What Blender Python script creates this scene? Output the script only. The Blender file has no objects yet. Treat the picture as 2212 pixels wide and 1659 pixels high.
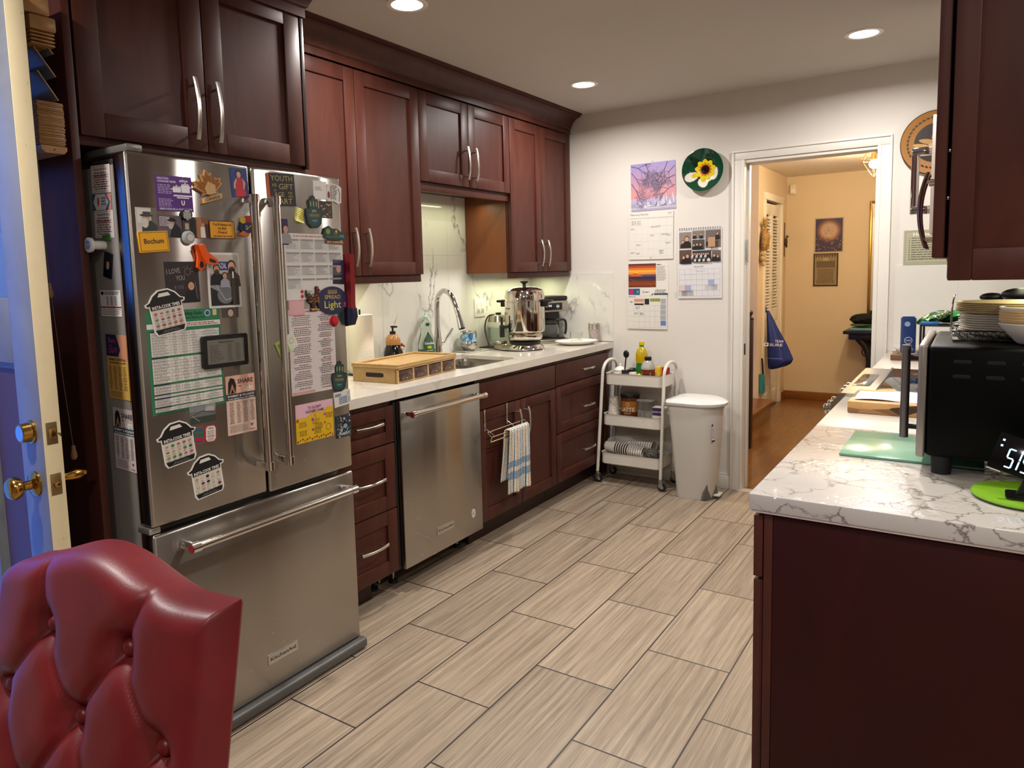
import bpy, bmesh, math, random
from mathutils import Vector, Matrix
random.seed(7)
S = bpy.context.scene
COL = S.collection
PI = math.pi

# ---------------------------------------------------------------- camera
cam_d = bpy.data.cameras.new('camera')
cam = bpy.data.objects.new('camera', cam_d); COL.objects.link(cam); S.camera = cam
YAW, PITCH, ROLL = 0.5901, 0.1017, -0.0252
fwd = Vector((-math.sin(YAW)*math.cos(PITCH), math.cos(YAW)*math.cos(PITCH), -math.sin(PITCH)))
rgt = Vector((math.cos(YAW), math.sin(YAW), 0)); upv = rgt.cross(fwd)
r2 = rgt*math.cos(ROLL)+upv*math.sin(ROLL); u2 = -rgt*math.sin(ROLL)+upv*math.cos(ROLL)
cam.matrix_world = Matrix(((r2.x,u2.x,-fwd.x,2.7072),(r2.y,u2.y,-fwd.y,-4.5177),(r2.z,u2.z,-fwd.z,1.4017),(0,0,0,1)))
cam_d.sensor_fit = 'HORIZONTAL'; cam_d.sensor_width = 36.0
cam_d.lens = 36.0*1550.09/2212
cam_d.shift_x = 35.06/2212; cam_d.shift_y = -80.5/2212
cam_d.clip_start = .02

# ---------------------------------------------------------------- colour management, world
S.view_settings.view_transform = 'Standard'; S.view_settings.look = 'None'
S.view_settings.exposure = 0.0; S.view_settings.gamma = 1.0
S.view_settings.use_curve_mapping = False
W = bpy.data.worlds.new('world'); S.world = W; W.use_nodes = True
W.node_tree.nodes['Background'].inputs[0].default_value = (0.07, 0.22, 1.0, 1)   # blue dusk outside the open door
W.node_tree.nodes['Background'].inputs[1].default_value = 1.9

def area_light(name, loc, power, col, size, shape='DISK', size_y=None, rot=(0,0,0), spread=None, portal=False):
    d = bpy.data.lights.new(name, 'AREA'); d.energy = power; d.color = col; d.shape = shape; d.size = size
    if size_y: d.size_y = size_y
    if spread: d.spread = spread
    if portal: d.cycles.is_portal = True
    o = bpy.data.objects.new(name, d); COL.objects.link(o); o.location = loc; o.rotation_euler = rot
    return o
ROOM_H = 2.462
WARM = (1.0, .945, .895)
LIGHTS = [(0.81,-2.25),(0.805,-.71),(2.236,-.694),(2.236,-2.25),(.9,-4.3),(2.7,-5.2),(3.7,-4.0)]
for i,(x,y) in enumerate(LIGHTS):
    area_light('downlight', (x,y,ROOM_H-.006), 19 if i<4 else 26, WARM, .11, spread=math.radians(165))  # dining-side entries are unseen, their power raised to lift the ambient light
# daylight comes in through the open outside door (left wall, beyond the frame)
area_light('door_portal', (-.12,-4.12,1.03), 1, (1,1,1), .92, 'RECTANGLE', 2.0, rot=(0,-PI/2,0), portal=True)
# strip lights under the wall cabinets
area_light('under_cabinet_strip', (.16,-2.1,1.365), 2.0, (1,.95,.66), .05, 'RECTANGLE', .75)
area_light('under_cabinet_strip', (.16,-.42,1.365), 2.6, (.98,1,.62), .05, 'RECTANGLE', .66)
area_light('under_cabinet_strip', (.16,-1.2,1.83), 1.6, (.98,1,.62), .05, 'RECTANGLE', .70)
area_light('under_cabinet_strip', (2.83,-2.4,1.36), 1.2, (1,.95,.66), .05, 'RECTANGLE', .9)
# hall pendant bulb
def point(name, loc, power, col, r):
    d = bpy.data.lights.new(name,'POINT'); d.energy=power; d.color=col; d.shadow_soft_size=r
    o = bpy.data.objects.new(name,d); COL.objects.link(o); o.location=loc; return o
point('pendant_bulb_light', (2.0,2.0,2.15), 60, (1,.77,.50), .045)
point('hall_fill_light', (1.75,.9,2.2), 26, (1,.80,.55), .06)  # unseen fill for the hall, no fixture modelled

# ---------------------------------------------------------------- materials
def lin(h):
    h = h.lstrip('#'); c = [int(h[i:i+2],16)/255 for i in (0,2,4)]
    return tuple(x/12.92 if x<=.04045 else ((x+.055)/1.055)**2.4 for x in c)+(1,)
_M = {}
def mat(h, rough=.5, metal=0, **k):
    key = (h,rough,metal,tuple(sorted(k.items())))
    if key in _M: return _M[key]
    m = bpy.data.materials.new('m_'+h.strip('#')); m.use_nodes = True
    b = m.node_tree.nodes['Principled BSDF']
    b.inputs['Base Color'].default_value = lin(h); b.inputs['Roughness'].default_value = rough; b.inputs['Metallic'].default_value = metal
    for kk,v in k.items():
        n = {'trans':'Transmission Weight','ior':'IOR','coat':'Coat Weight','coatr':'Coat Roughness','emit':'Emission Strength','alpha':'Alpha','aniso':'Anisotropic','spec':'Specular IOR Level','sheen':'Sheen Weight','sss':'Subsurface Weight'}[kk]
        b.inputs[n].default_value = v
        if kk=='emit': b.inputs['Emission Color'].default_value = lin(h)
    _M[key] = m; return m
class NT:
    def __init__(s, name):
        s.m = bpy.data.materials.new(name); s.m.use_nodes = True; s.t = s.m.node_tree; s.b = s.t.nodes['Principled BSDF']
    def n(s, typ, **k):
        x = s.t.nodes.new(typ)
        for a,v in k.items():
            if a.startswith('i_'):
                q = a[2:]; q = int(q) if q.isdigit() else q.replace('_',' ')
                x.inputs[q].default_value = v
            else: setattr(x,a,v)
        return x
    def l(s, a, ai, b, bi): s.t.links.new(a.outputs[ai], b.inputs[bi])
    def coord(s, scale=(1,1,1), loc=(0,0,0), rot=(0,0,0)):
        g = s.n('ShaderNodeNewGeometry'); mp = s.n('ShaderNodeMapping'); s.l(g,'Position',mp,'Vector')
        mp.inputs['Scale'].default_value = scale; mp.inputs['Location'].default_value = loc; mp.inputs['Rotation'].default_value = rot
        return mp
    def ocoord(s, scale=(1,1,1), loc=(0,0,0)):
        g = s.n('ShaderNodeTexCoord'); mp = s.n('ShaderNodeMapping'); s.l(g,'Object',mp,'Vector')
        mp.inputs['Scale'].default_value = scale; mp.inputs['Location'].default_value = loc
        return mp
    def ramp(s, src, so, stops):
        r = s.n('ShaderNodeValToRGB'); e = r.color_ramp.elements
        while len(e)<len(stops): e.new(.5)
        for i,(p,c) in enumerate(stops):
            e[i].position = p; e[i].color = lin(c) if isinstance(c,str) else (c,c,c,1)
        s.l(src,so,r,'Fac'); return r
def wood(name, c0, c1, scale, rough=.35, coat=.2, dist=1.5, bump=0.0, world=True, spec=.5):
    t = NT(name); mp = t.coord(scale) if world else t.ocoord(scale)
    n = t.n('ShaderNodeTexNoise', i_Scale=1.0, i_Detail=5.0, i_Roughness=.6, i_Distortion=dist); t.l(mp,0,n,'Vector')
    r = t.ramp(n,'Fac',[(.3,c0),(.7,c1)]); t.l(r,0,t.b,'Base Color')
    t.b.inputs['Roughness'].default_value = rough; t.b.inputs['Coat Weight'].default_value = coat; t.b.inputs['Coat Roughness'].default_value=.3
    t.b.inputs['Specular IOR Level'].default_value = spec
    if bump:
        bp = t.n('ShaderNodeBump', i_Strength=bump, i_Distance=.002); t.l(n,'Fac',bp,'Height'); t.l(bp,0,t.b,'Normal')
    return t.m
CAB = wood('cabinet_wood','#3e1c15','#4e271d',(9,9,1.6),.44,.0,spec=.28)
CAB_IN = wood('cabinet_side_wood','#6a3518','#7c4422',(6,6,1.5),.5,.0)
HALLWOOD = None
def brushed(name, col, rough=.27, axis='Z', sc=(2,2,260), aniso=.92):
    t = NT(name); t.b.inputs['Base Color'].default_value = lin(col); t.b.inputs['Metallic'].default_value = 1
    t.b.inputs['Roughness'].default_value = rough; t.b.inputs['Anisotropic Rotation'].default_value = .25
    mp=t.coord((3,7,.25)); nb=t.n('ShaderNodeTexNoise',i_Scale=1.0,i_Detail=1.0); t.l(mp,0,nb,'Vector'); bp=t.n('ShaderNodeBump',i_Strength=.25,i_Distance=.02); t.l(nb,'Fac',bp,'Height'); t.l(bp,0,t.b,'Normal')
    tg = t.n('ShaderNodeTangent'); tg.direction_type='RADIAL'; tg.axis=axis; t.l(tg,0,t.b,'Tangent')
    t.b.inputs['Anisotropic'].default_value = aniso
    return t.m
STEEL = brushed('brushed_stainless', '#aca7a0', .23)
STEEL_D = mat('#6d6a66',.38,.9)
FRIDGE_SIDE = mat('#8a857d',.45,.25)
CHROME = mat('#dcdcdc',.07,1)
NICKEL = mat('#c9c4bb',.24,1)
BLACK = mat('#0b0b0b',.35)
BLACKM = mat('#0a0a0a',.7)
WHITEP = mat('#e6e1da',.4)
GLASS = mat('#ffffff',.02,0,trans=1.0,ior=1.45)
BRASS = mat('#b98d45',.18,1)
PAPER = mat('#e9e5df',.7)
def wall_mat(name, col, rough=.75, bump=.15):
    t = NT(name); mp=t.coord((1,1,1)); n=t.n('ShaderNodeTexNoise',i_Scale=140.0,i_Detail=3.0); t.l(mp,0,n,'Vector')
    n2=t.n('ShaderNodeTexNoise',i_Scale=1.3,i_Detail=3.0); t.l(mp,0,n2,'Vector')
    c=lin(col); r=t.ramp(n2,'Fac',[(.3,0.0),(.7,1.0)]); mx=t.n('ShaderNodeMix',data_type='RGBA'); t.l(r,0,mx,0)
    mx.inputs[6].default_value=tuple(x*.95 for x in c[:3])+(1,); mx.inputs[7].default_value=c; t.l(mx,2,t.b,'Base Color')
    b=t.n('ShaderNodeBump',i_Strength=bump,i_Distance=.001); t.l(n,'Fac',b,'Height'); t.l(b,0,t.b,'Normal')
    t.b.inputs['Roughness'].default_value=rough; return t.m
WALL = wall_mat('wall_paint','#d8d2ca')
CEIL = wall_mat('ceiling_paint','#c4beb6',.85,.1)
HALLW = wall_mat('hall_wall_paint','#d9c6a6')
TRIMW = mat('#dad5cc',.4)
def marble(name, base, base2, vein, scale=1.0, rough=.08, thick=.012, seed=0, dense=False, joints=None, amt=1.0, zs=1):
    t=NT(name); mp=t.coord((1,1,zs),(seed,seed*.7,seed*1.3))
    w=t.n('ShaderNodeTexNoise',i_Scale=2.2*scale,i_Detail=6.0,i_Roughness=.62); t.l(mp,0,w,'Vector')
    sub=t.n('ShaderNodeVectorMath',operation='SUBTRACT'); t.l(w,'Color',sub,0); sub.inputs[1].default_value=(.5,.5,.5)
    sc=t.n('ShaderNodeVectorMath',operation='SCALE'); t.l(sub,0,sc,0); sc.inputs['Scale'].default_value=.55/scale
    ad=t.n('ShaderNodeVectorMath',operation='ADD'); t.l(mp,0,ad,0); t.l(sc,0,ad,1)
    v=t.n('ShaderNodeTexVoronoi',feature='DISTANCE_TO_EDGE',i_Scale=2.3*scale); t.l(ad,0,v,'Vector')
    r=t.ramp(v,'Distance',[(0.0,1.0),(thick,.55),(thick*3,0.0)])
    n=t.n('ShaderNodeTexNoise',i_Scale=3.0*scale,i_Detail=2.0); t.l(mp,0,n,'Vector')
    mk=t.ramp(n,'Fac',[(.50 if not dense else .40,0.0),(.60 if not dense else .52,amt)])
    mu=t.n('ShaderNodeMath',operation='MULTIPLY'); t.l(r,0,mu,0); t.l(mk,0,mu,1)
    bb=t.n('ShaderNodeMix',data_type='RGBA'); n3=t.n('ShaderNodeTexNoise',i_Scale=1.6*scale,i_Detail=4.0); t.l(mp,0,n3,'Vector'); t.l(n3,'Fac',bb,0)
    bb.inputs[6].default_value=lin(base); bb.inputs[7].default_value=lin(base2)
    mx=t.n('ShaderNodeMix',data_type='RGBA'); t.l(mu,0,mx,0); t.l(bb,2,mx,6); mx.inputs[7].default_value=lin(vein)
    t.l(mx,2,t.b,'Base Color'); t.b.inputs['Roughness'].default_value=rough
    return t
SPLASH = marble('marble_splash','#dcd9d0','#cfccc4','#8a8784',1.2,.07,.008,3.1,zs=.5).m
def quartz(name):
    t=marble(name,'#cec7bb','#d6cfc4','#a99e8f',1.3,.12,.02,1.7,amt=.5); return t.m
QUARTZ = quartz('quartz_counter')
# marble print vinyl under crinkled clear plastic
t = marble('marble_vinyl','#bcb6af','#b2aca5','#62564f',4.8,.06,.014,5.3,True)
mp=t.coord((1,1,1)); n=t.n('ShaderNodeTexNoise',i_Scale=26.0,i_Detail=3.0,i_Distortion=1.2); t.l(mp,0,n,'Vector')
n2=t.n('ShaderNodeTexNoise',i_Scale=5.0,i_Detail=1.0); t.l(mp,0,n2,'Vector'); mk=t.ramp(n2,'Fac',[(.42,0.05),(.56,1.0)])
bp=t.n('ShaderNodeBump',i_Distance=.008); t.l(mk,0,bp,'Strength'); t.l(n,'Fac',bp,'Height'); t.l(bp,0,t.b,'Coat Normal')
t.b.inputs['Coat Weight'].default_value=.8; t.b.inputs['Coat Roughness'].default_value=.04; t.b.inputs['Roughness'].default_value=.4
VINYL=t.m
# floor tiles
t=NT('floor_tile')
g=t.n('ShaderNodeNewGeometry'); sp=t.n('ShaderNodeSeparateXYZ'); t.l(g,'Position',sp,0)
cx=t.n('ShaderNodeCombineXYZ')
a=t.n('ShaderNodeMath',operation='ADD'); t.l(sp,'Y',a,0); a.inputs[1].default_value=3.0242+.30245+6.049*2
b_=t.n('ShaderNodeMath',operation='ADD'); t.l(sp,'X',b_,0); b_.inputs[1].default_value=-.844+.2997*20
t.l(a,0,cx,'X'); t.l(b_,0,cx,'Y')
br=t.n('ShaderNodeTexBrick'); t.l(cx,0,br,'Vector'); br.offset=.5; br.offset_frequency=2; br.squash=1
for k,v in (('Scale',1.0),('Mortar Size',.0030),('Mortar Smooth',.1),('Bias',0.0),('Brick Width',.6049),('Row Height',.2997)): br.inputs[k].default_value=v
br.inputs['Color1'].default_value=(0,0,0,1); br.inputs['Color2'].default_value=(1,1,1,1); br.inputs['Mortar'].default_value=(.5,.5,.5,1)
off=t.n('ShaderNodeVectorMath',operation='MULTIPLY_ADD'); t.l(br,'Color',off,0); off.inputs[1].default_value=(7,13,5)
sc=t.n('ShaderNodeMapping'); t.l(g,'Position',sc,0); sc.inputs['Scale'].default_value=(70,1.5,1); t.l(sc,0,off,2)
n1=t.n('ShaderNodeTexNoise',i_Scale=1.0,i_Detail=8.0,i_Roughness=.7,i_Distortion=.5); t.l(off,0,n1,'Vector')
sc2=t.n('ShaderNodeVectorMath',operation='MULTIPLY'); t.l(off,0,sc2,0); sc2.inputs[1].default_value=(3.5,6,1)
n2=t.n('ShaderNodeTexNoise',i_Scale=1.0,i_Detail=3.0); t.l(sc2,0,n2,'Vector')
r1=t.ramp(n1,'Fac',[(.30,'#716253'),(.44,'#92816e'),(.58,'#a89782'),(.75,'#baab96')])
r2_=t.ramp(n2,'Fac',[(.34,.72),(.5,1.0)])
mm=t.n('ShaderNodeMix',data_type='RGBA',blend_type='MULTIPLY'); mm.inputs[0].default_value=.55; t.l(r1,0,mm,6); t.l(r2_,0,mm,7)
tv=t.ramp(br,'Color',[(0,.80),(1,1.0)])
m3=t.n('ShaderNodeMix',data_type='RGBA',blend_type='MULTIPLY'); m3.inputs[0].default_value=1; t.l(mm,2,m3,6); t.l(tv,0,m3,7)
m4=t.n('ShaderNodeMix',data_type='RGBA'); t.l(br,'Fac',m4,0); t.l(m3,2,m4,6); m4.inputs[7].default_value=lin('#2b2523')
t.l(m4,2,t.b,'Base Color'); t.b.inputs['Roughness'].default_value=.38
hh=t.n('ShaderNodeMath',operation='MULTIPLY_ADD'); t.l(br,'Fac',hh,0); hh.inputs[1].default_value=-1.5; t.l(n1,'Fac',hh,2)
bp=t.n('ShaderNodeBump',i_Strength=.28,i_Distance=.002); t.l(hh,0,bp,'Height'); t.l(bp,0,t.b,'Normal')
FLOOR=t.m
# hall floorboards
t=NT('hall_floorboards'); g=t.n('ShaderNodeNewGeometry'); sp=t.n('ShaderNodeSeparateXYZ'); t.l(g,'Position',sp,0)
cx=t.n('ShaderNodeCombineXYZ'); t.l(sp,'Y',cx,'X'); t.l(sp,'X',cx,'Y')
br=t.n('ShaderNodeTexBrick'); t.l(cx,0,br,'Vector'); br.offset=.37
for k,v in (('Scale',1.0),('Mortar Size',.0008),('Mortar Smooth',.1),('Bias',0.0),('Brick Width',.9),('Row Height',.083)): br.inputs[k].default_value=v
br.inputs['Color1'].default_value=(0,0,0,1); br.inputs['Color2'].default_value=(1,1,1,1)
off=t.n('ShaderNodeVectorMath',operation='MULTIPLY_ADD'); t.l(br,'Color',off,0); off.inputs[1].default_value=(7,13,5)
sc=t.n('ShaderNodeMapping'); t.l(g,'Position',sc,0); sc.inputs['Scale'].default_value=(26,2,1); t.l(sc,0,off,2)
n1=t.n('ShaderNodeTexNoise',i_Scale=1.0,i_Detail=6.0,i_Roughness=.6,i_Distortion=2.0); t.l(off,0,n1,'Vector')
r1=t.ramp(n1,'Fac',[(.3,'#573414'),(.5,'#744c22'),(.7,'#8a5f30')])
m4=t.n('ShaderNodeMix',data_type='RGBA'); t.l(br,'Fac',m4,0); t.l(r1,0,m4,6); m4.inputs[7].default_value=lin('#2c1607')
t.l(m4,2,t.b,'Base Color'); t.b.inputs['Roughness'].default_value=.28; t.b.inputs['Coat Weight'].default_value=.3
OAKF=t.m
OAK = wood('oak_trim','#7a4a1e','#94602c',(3,3,20),.35,.3)
BAMBOO = wood('bamboo','#a88450','#bf9c66',(40,6,40),.42,.15)
WALNUT = wood('walnut','#2e170c','#4b2a16',(8,30,8),.4,.2)

# ---------------------------------------------------------------- mesh builder
class MB:
    def __init__(s, m=None):
        s.bm = bmesh.new(); s.mats=[]; s.cur=0; s.X=Matrix.Identity(4)
        if m: s.mat(m)
    def mat(s, m):
        if m not in s.mats: s.mats.append(m)
        s.cur = s.mats.index(m); return s
    def face(s, vs, smooth=True):
        try: f = s.bm.faces.new(vs)
        except ValueError: return None
        f.material_index = s.cur; f.smooth = smooth; return f
    def v(s, p): return s.bm.verts.new(s.X @ Vector(p))
    def box(s, x0,x1,y0,y1,z0,z1, bev=0, seg=2):
        if x0>x1: x0,x1=x1,x0
        if y0>y1: y0,y1=y1,y0
        if z0>z1: z0,z1=z1,z0
        V=[s.v((x,y,z)) for x in (x0,x1) for y in (y0,y1) for z in (z0,z1)]
        F=[s.face([V[i] for i in q]) for q in ((0,1,3,2),(4,6,7,5),(0,4,5,1),(2,3,7,6),(0,2,6,4),(1,5,7,3))]
        if bev>0:
            ed=set(e for f in F for e in f.edges)
            r=bmesh.ops.bevel(s.bm, geom=list(ed), offset=min(bev,(x1-x0)*.49,(y1-y0)*.49,(z1-z0)*.49), segments=seg, profile=.5, affect='EDGES')
            for f in r['faces']: f.material_index=s.cur; f.smooth=True
        return s
    def prism(s, poly, a0, a1, ax='z', close=True):
        # poly: 2D points; ax: extrusion axis; x:(y,z) y:(x,z) z:(x,y)
        def P(p,a): return {'x':(a,p[0],p[1]),'y':(p[0],a,p[1]),'z':(p[0],p[1],a)}[ax]
        A=[s.v(P(p,a0)) for p in poly]; B=[s.v(P(p,a1)) for p in poly]; n=len(poly)
        for i in range(n): s.face([A[i],A[(i+1)%n],B[(i+1)%n],B[i]])
        if close: s.face(A[::-1]); s.face(B)
        return s
    def frame_of(s, d):
        d=Vector(d).normalized(); h=Vector((0,0,1)) if abs(d.z)<.9 else Vector((1,0,0))
        a=d.cross(h).normalized(); b=d.cross(a); return d,a,b
    def cyl(s, p0, p1, r0, r1=None, n=20, caps=True):
        r1=r0 if r1 is None else r1; p0=Vector(p0); p1=Vector(p1); d,a,b=s.frame_of(p1-p0)
        R=[[s.v(p+(a*math.cos(t)+b*math.sin(t))*r) for t in [2*PI*i/n for i in range(n)]] for p,r in ((p0,r0),(p1,r1))]
        for i in range(n): s.face([R[0][i],R[0][(i+1)%n],R[1][(i+1)%n],R[1][i]])
        if caps: s.face(R[0][::-1]); s.face(R[1])
        return s
    def lathe(s, prof, c=(0,0,0), n=28, d=(0,0,1), sx=1, sy=1):
        c=Vector(c); dd,a,b=s.frame_of(d)
        if d==(0,0,1): a,b=Vector((1,0,0)),Vector((0,1,0))
        rings=[]
        for (r,h) in prof:
            if r<1e-6: rings.append([s.v(c+dd*h)])
            else: rings.append([s.v(c+dd*h+a*(r*sx*math.cos(2*PI*i/n))+b*(r*sy*math.sin(2*PI*i/n))) for i in range(n)])
        for A,B in zip(rings,rings[1:]):
            for i in range(n):
                j=(i+1)%n
                if len(A)==1 and len(B)==1: break
                if len(A)==1: s.face([A[0],B[j],B[i]])
                elif len(B)==1: s.face([A[i],A[j],B[0]])
                else: s.face([A[i],A[j],B[j],B[i]])
        return s
    def sphere(s, c, r, n=16, sc=(1,1,1)):
        k=n//2; prof=[(r*math.sin(PI*i/k), -r*math.cos(PI*i/k)) for i in range(k+1)]
        prof[0]=(0,-r); prof[-1]=(0,r)
        X=s.X; s.X=X@Matrix.Translation(Vector(c))@Matrix.Diagonal((*sc,1)); s.lathe(prof,(0,0,0),n); s.X=X; return s
    def tube(s, pts, r, n=10, closed=False, caps=True, flat=1.0):
        pts=[Vector(p) for p in pts]; N=len(pts); rs=r if isinstance(r,(list,tuple)) else [r]*N
        rings=[]; pa=None
        for i,p in enumerate(pts):
            if closed: d=(pts[(i+1)%N]-pts[i-1])
            else: d=pts[min(i+1,N-1)]-pts[max(i-1,0)]
            d.normalize()
            if pa is None: _,a,b=s.frame_of(d)
            else:
                a=(pa-d*pa.dot(d)).normalized(); b=d.cross(a)
            pa=a
            rings.append([s.v(p+(a*math.cos(2*PI*k/n)+b*math.sin(2*PI*k/n)*flat)*rs[i]) for k in range(n)])
        R=list(zip(rings,rings[1:]))+([(rings[-1],rings[0])] if closed else [])
        for A,B in R:
            for k in range(n): s.face([A[k],A[(k+1)%n],B[(k+1)%n],B[k]])
        if caps and not closed: s.face(rings[0][::-1]); s.face(rings[-1])
        return s
    def grid(s, fn, nu, nv, closeu=False):
        V=[[s.v(fn(i/nu,j/nv)) for j in range(nv+1)] for i in range(nu+(0 if closeu else 1))]
        n=len(V)
        for i in range(nu):
            for j in range(nv): s.face([V[i][j],V[(i+1)%n][j],V[(i+1)%n][j+1],V[i][j+1]])
        return V
    def build(s, name, parent=None, world=False, ang=38, **props):
        bm=s.bm
        if world and parent:
            M=Matrix.Identity(4); o=parent; ch=[]
            while o: ch.append(o); o=o.parent
            for o in reversed(ch): M=M@o.matrix_basis
            bm.transform(M.inverted())
        bmesh.ops.recalc_face_normals(bm, faces=bm.faces[:])
        ca=math.radians(ang)
        for e in bm.edges:
            if len(e.link_faces)==2 and e.calc_face_angle(0)>ca: e.smooth=False
        me=bpy.data.meshes.new(name); bm.to_mesh(me); bm.free()
        for m in s.mats: me.materials.append(m)
        o=bpy.data.objects.new(name,me); COL.objects.link(o)
        if parent: o.parent=parent
        for k,v in props.items(): o[k]=v
        return o
def sm(pts, it=2, closed=False):   # Chaikin smoothing
    pts=[Vector(p) for p in pts]
    for _ in range(it):
        q=[] if closed else [pts[0]]
        for a,b in (list(zip(pts,pts[1:]))+([(pts[-1],pts[0])] if closed else [])): q+= [a*.75+b*.25,a*.25+b*.75]
        if not closed: q.append(pts[-1])
        pts=q
    return pts
def rrect(x0,x1,y0,y1,r,n=5):
    out=[]
    for cx,cy,a in ((x1-r,y1-r,0),(x0+r,y1-r,PI/2),(x0+r,y0+r,PI),(x1-r,y0+r,1.5*PI)):
        out+=[(cx+r*math.cos(a+PI/2*i/n),cy+r*math.sin(a+PI/2*i/n)) for i in range(n+1)]
    return out
def thing(name, label, cat, loc=(0,0,0), rz=0, group=None):
    o=bpy.data.objects.new(name,None); COL.objects.link(o); o.location=loc; o.rotation_euler=(0,0,rz); o.empty_display_size=.05
    o['label']=label; o['category']=cat
    if group: o['group']=group
    return o
def tag(o, label, cat, group=None):
    o['label']=label; o['category']=cat
    if group: o['group']=group
    return o
def struct(name, mb, label=None):
    o=mb.build(name); o['kind']='structure'
    return o
def dup(root, loc, rz=None, label=None, group=None):
    r=root.copy(); COL.objects.link(r); r.location=loc
    if rz is not None: r.rotation_euler=(0,0,rz)
    if label: r['label']=label
    if group: r['group']=group
    for ch in list(root.children):
        c=ch.copy(); COL.objects.link(c); c.parent=r
        for g_ in ch.children:
            d=g_.copy(); COL.objects.link(d); d.parent=c
    return r

# ---------------------------------------------------------------- room shell
WX=2.975
mb=MB(FLOOR).box(-.1,5.0,-7.5,.0,-.06,0); struct('floor',mb)
mb=MB(OAKF).box(-1.6,3.6,.0,3.62,-.06,-.001); struct('floor_hall',mb)
mb=MB(mat('#b9ad9c',.4)).box(1.50,2.28,-.03,.04,-.02,.006,.003); struct('trim_3',mb)
mb=MB(CEIL).box(-.1,5.0,-7.5,.12,ROOM_H,ROOM_H+.08); struct('ceiling',mb)
mb=MB(wall_mat('hall_ceiling','#e6dccb',.9,.5)).box(-1.6,3.6,.12,3.62,2.32,2.40); struct('ceiling_hall',mb)
# left wall with the outside doorway
mb=MB(WALL).box(-.1,0,-3.66,.12,0,ROOM_H).box(-.1,0,-4.58,-3.66,2.14,ROOM_H).box(-.1,0,-7.5,-4.58,0,ROOM_H); struct('wall_left',mb)
DX0,DX1,DZ=1.506,2.252,2.045
mb=MB(WALL).box(-.1,DX0,0,.12,0,ROOM_H).box(DX1,5.0,0,.12,0,ROOM_H).box(DX0,DX1,0,.12,DZ,ROOM_H); struct('wall_back',mb)
mb=MB(WALL).box(WX,WX+.1,-2.94,0,0,ROOM_H); struct('wall_right',mb)
mb=MB(WALL).box(WX,5.0,-3.04,-2.94,0,ROOM_H); struct('wall_dining_side',mb)
mb=MB(WALL).box(4.9,5.0,-7.5,-3.04,0,ROOM_H); struct('wall_dining_right',mb)
mb=MB(wall_mat('dining_wall','#a89c8c')).box(-.1,5.0,-7.6,-7.5,0,ROOM_H); struct('wall_dining_front',mb)
# hall walls
CW0,CW1=2.58,3.24
HLX=1.035
mb=MB(HALLW).box(.935,HLX,2.34,CW0,0,2.32).box(.935,HLX,CW1,3.5,0,2.32).box(.935,HLX,CW0,CW1,2.03,2.32); struct('wall_hall_left',mb)
mb=MB(HALLW).box(-1.5,.935,2.34,2.44,0,2.32); struct('wall_stair',mb)
mb=MB(mat('#3a3128',.8)).box(.2,.3,2.6,3.5,0,2.3); struct('wall_closet',mb)
mb=MB(HALLW).box(.2,3.6,3.5,3.62,0,2.32); struct('wall_hall_far',mb)
mb=MB(HALLW).box(2.75,2.85,.12,3.5,0,2.32); struct('wall_hall_right',mb)
mb=MB(HALLW).box(-1.6,-1.5,.12,2.52,0,2.32); struct('wall_stair_side',mb)
# door casing (kitchen side) and jamb
def casing(mb,x0,x1,zt,y,w,th,sgn):
    mb.box(x0-w,x0,y,y+sgn*th,0,zt,.003); mb.box(x1,x1+w,y,y+sgn*th,0,zt,.003); mb.box(x0-w,x1+w,y,y+sgn*th,zt+.0003,zt+w,.003)
    y1=y+sgn*th; y2=y+sgn*(th+.007)
    mb.box(x0-w,x0-w+.012,y1,y2,0,zt+w-.012,.002); mb.box(x1+w-.012,x1+w,y1,y2,0,zt+w-.012,.002); mb.box(x0-w,x1+w,y1,y2,zt+w-.0118,zt+w,.002)
mb=MB(TRIMW); casing(mb,DX0,DX1,DZ,0,.055,.014,-1); casing(mb,DX0,DX1,DZ,.12,.055,.014,1)
mb.box(DX0-.0,DX0+.018,-.0145,.1345,0,DZ+.0001,.001).box(DX1-.018,DX1+.0,-.0145,.1345,0,DZ+.0001,.001).box(DX0+.0181,DX1-.0181,-.004,.124,DZ-.018,DZ+.0002,.001)
mb.box(DX0+.018,DX0+.03,.06,.10,0,DZ-.018,.002).box(DX1-.03,DX1-.018,.06,.10,0,DZ-.018,.002)
struct('trim_1',mb)
mb=MB(mat('#3b342c',.5,.6)).box(DX0+.0185,DX0+.020,.012,.045,.86,.93,.0005); o=mb.build('strike_plate'); tag(o,'dark strike plate let into the left jamb of the hall doorway','strike plate')
# mezuzah on the jamb
r=thing('mezuzah','slim clear case with a paper scroll fixed to the left doorway jamb','mezuzah',(DX0+.018,.03,1.50))
MB(mat('#dfe6e8',.08,0,trans=.75)).box(0,.014,-.012,.012,-.07,.07,.004).build('case',r)
MB(mat('#cfc3ae',.7)).box(.003,.010,-.006,.006,-.055,.055,.002).build('scroll',r)
# skirtings
mb=MB(mat('#cfcac1',.45)).box(.66,DX0-.055,-.014,0,0,.085,.003).box(.66,DX0-.055,-.009,0,.085,.10,.003); struct('baseboard_back',mb)
mb=MB(OAK).box(HLX,2.75,3.485,3.5,0,.085,.004); struct('baseboard_hall',mb)
mb=MB(OAK).box(HLX,HLX+.014,CW1+.065,3.486,0,.085,.004); struct('baseboard_hall_left',mb)
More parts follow.
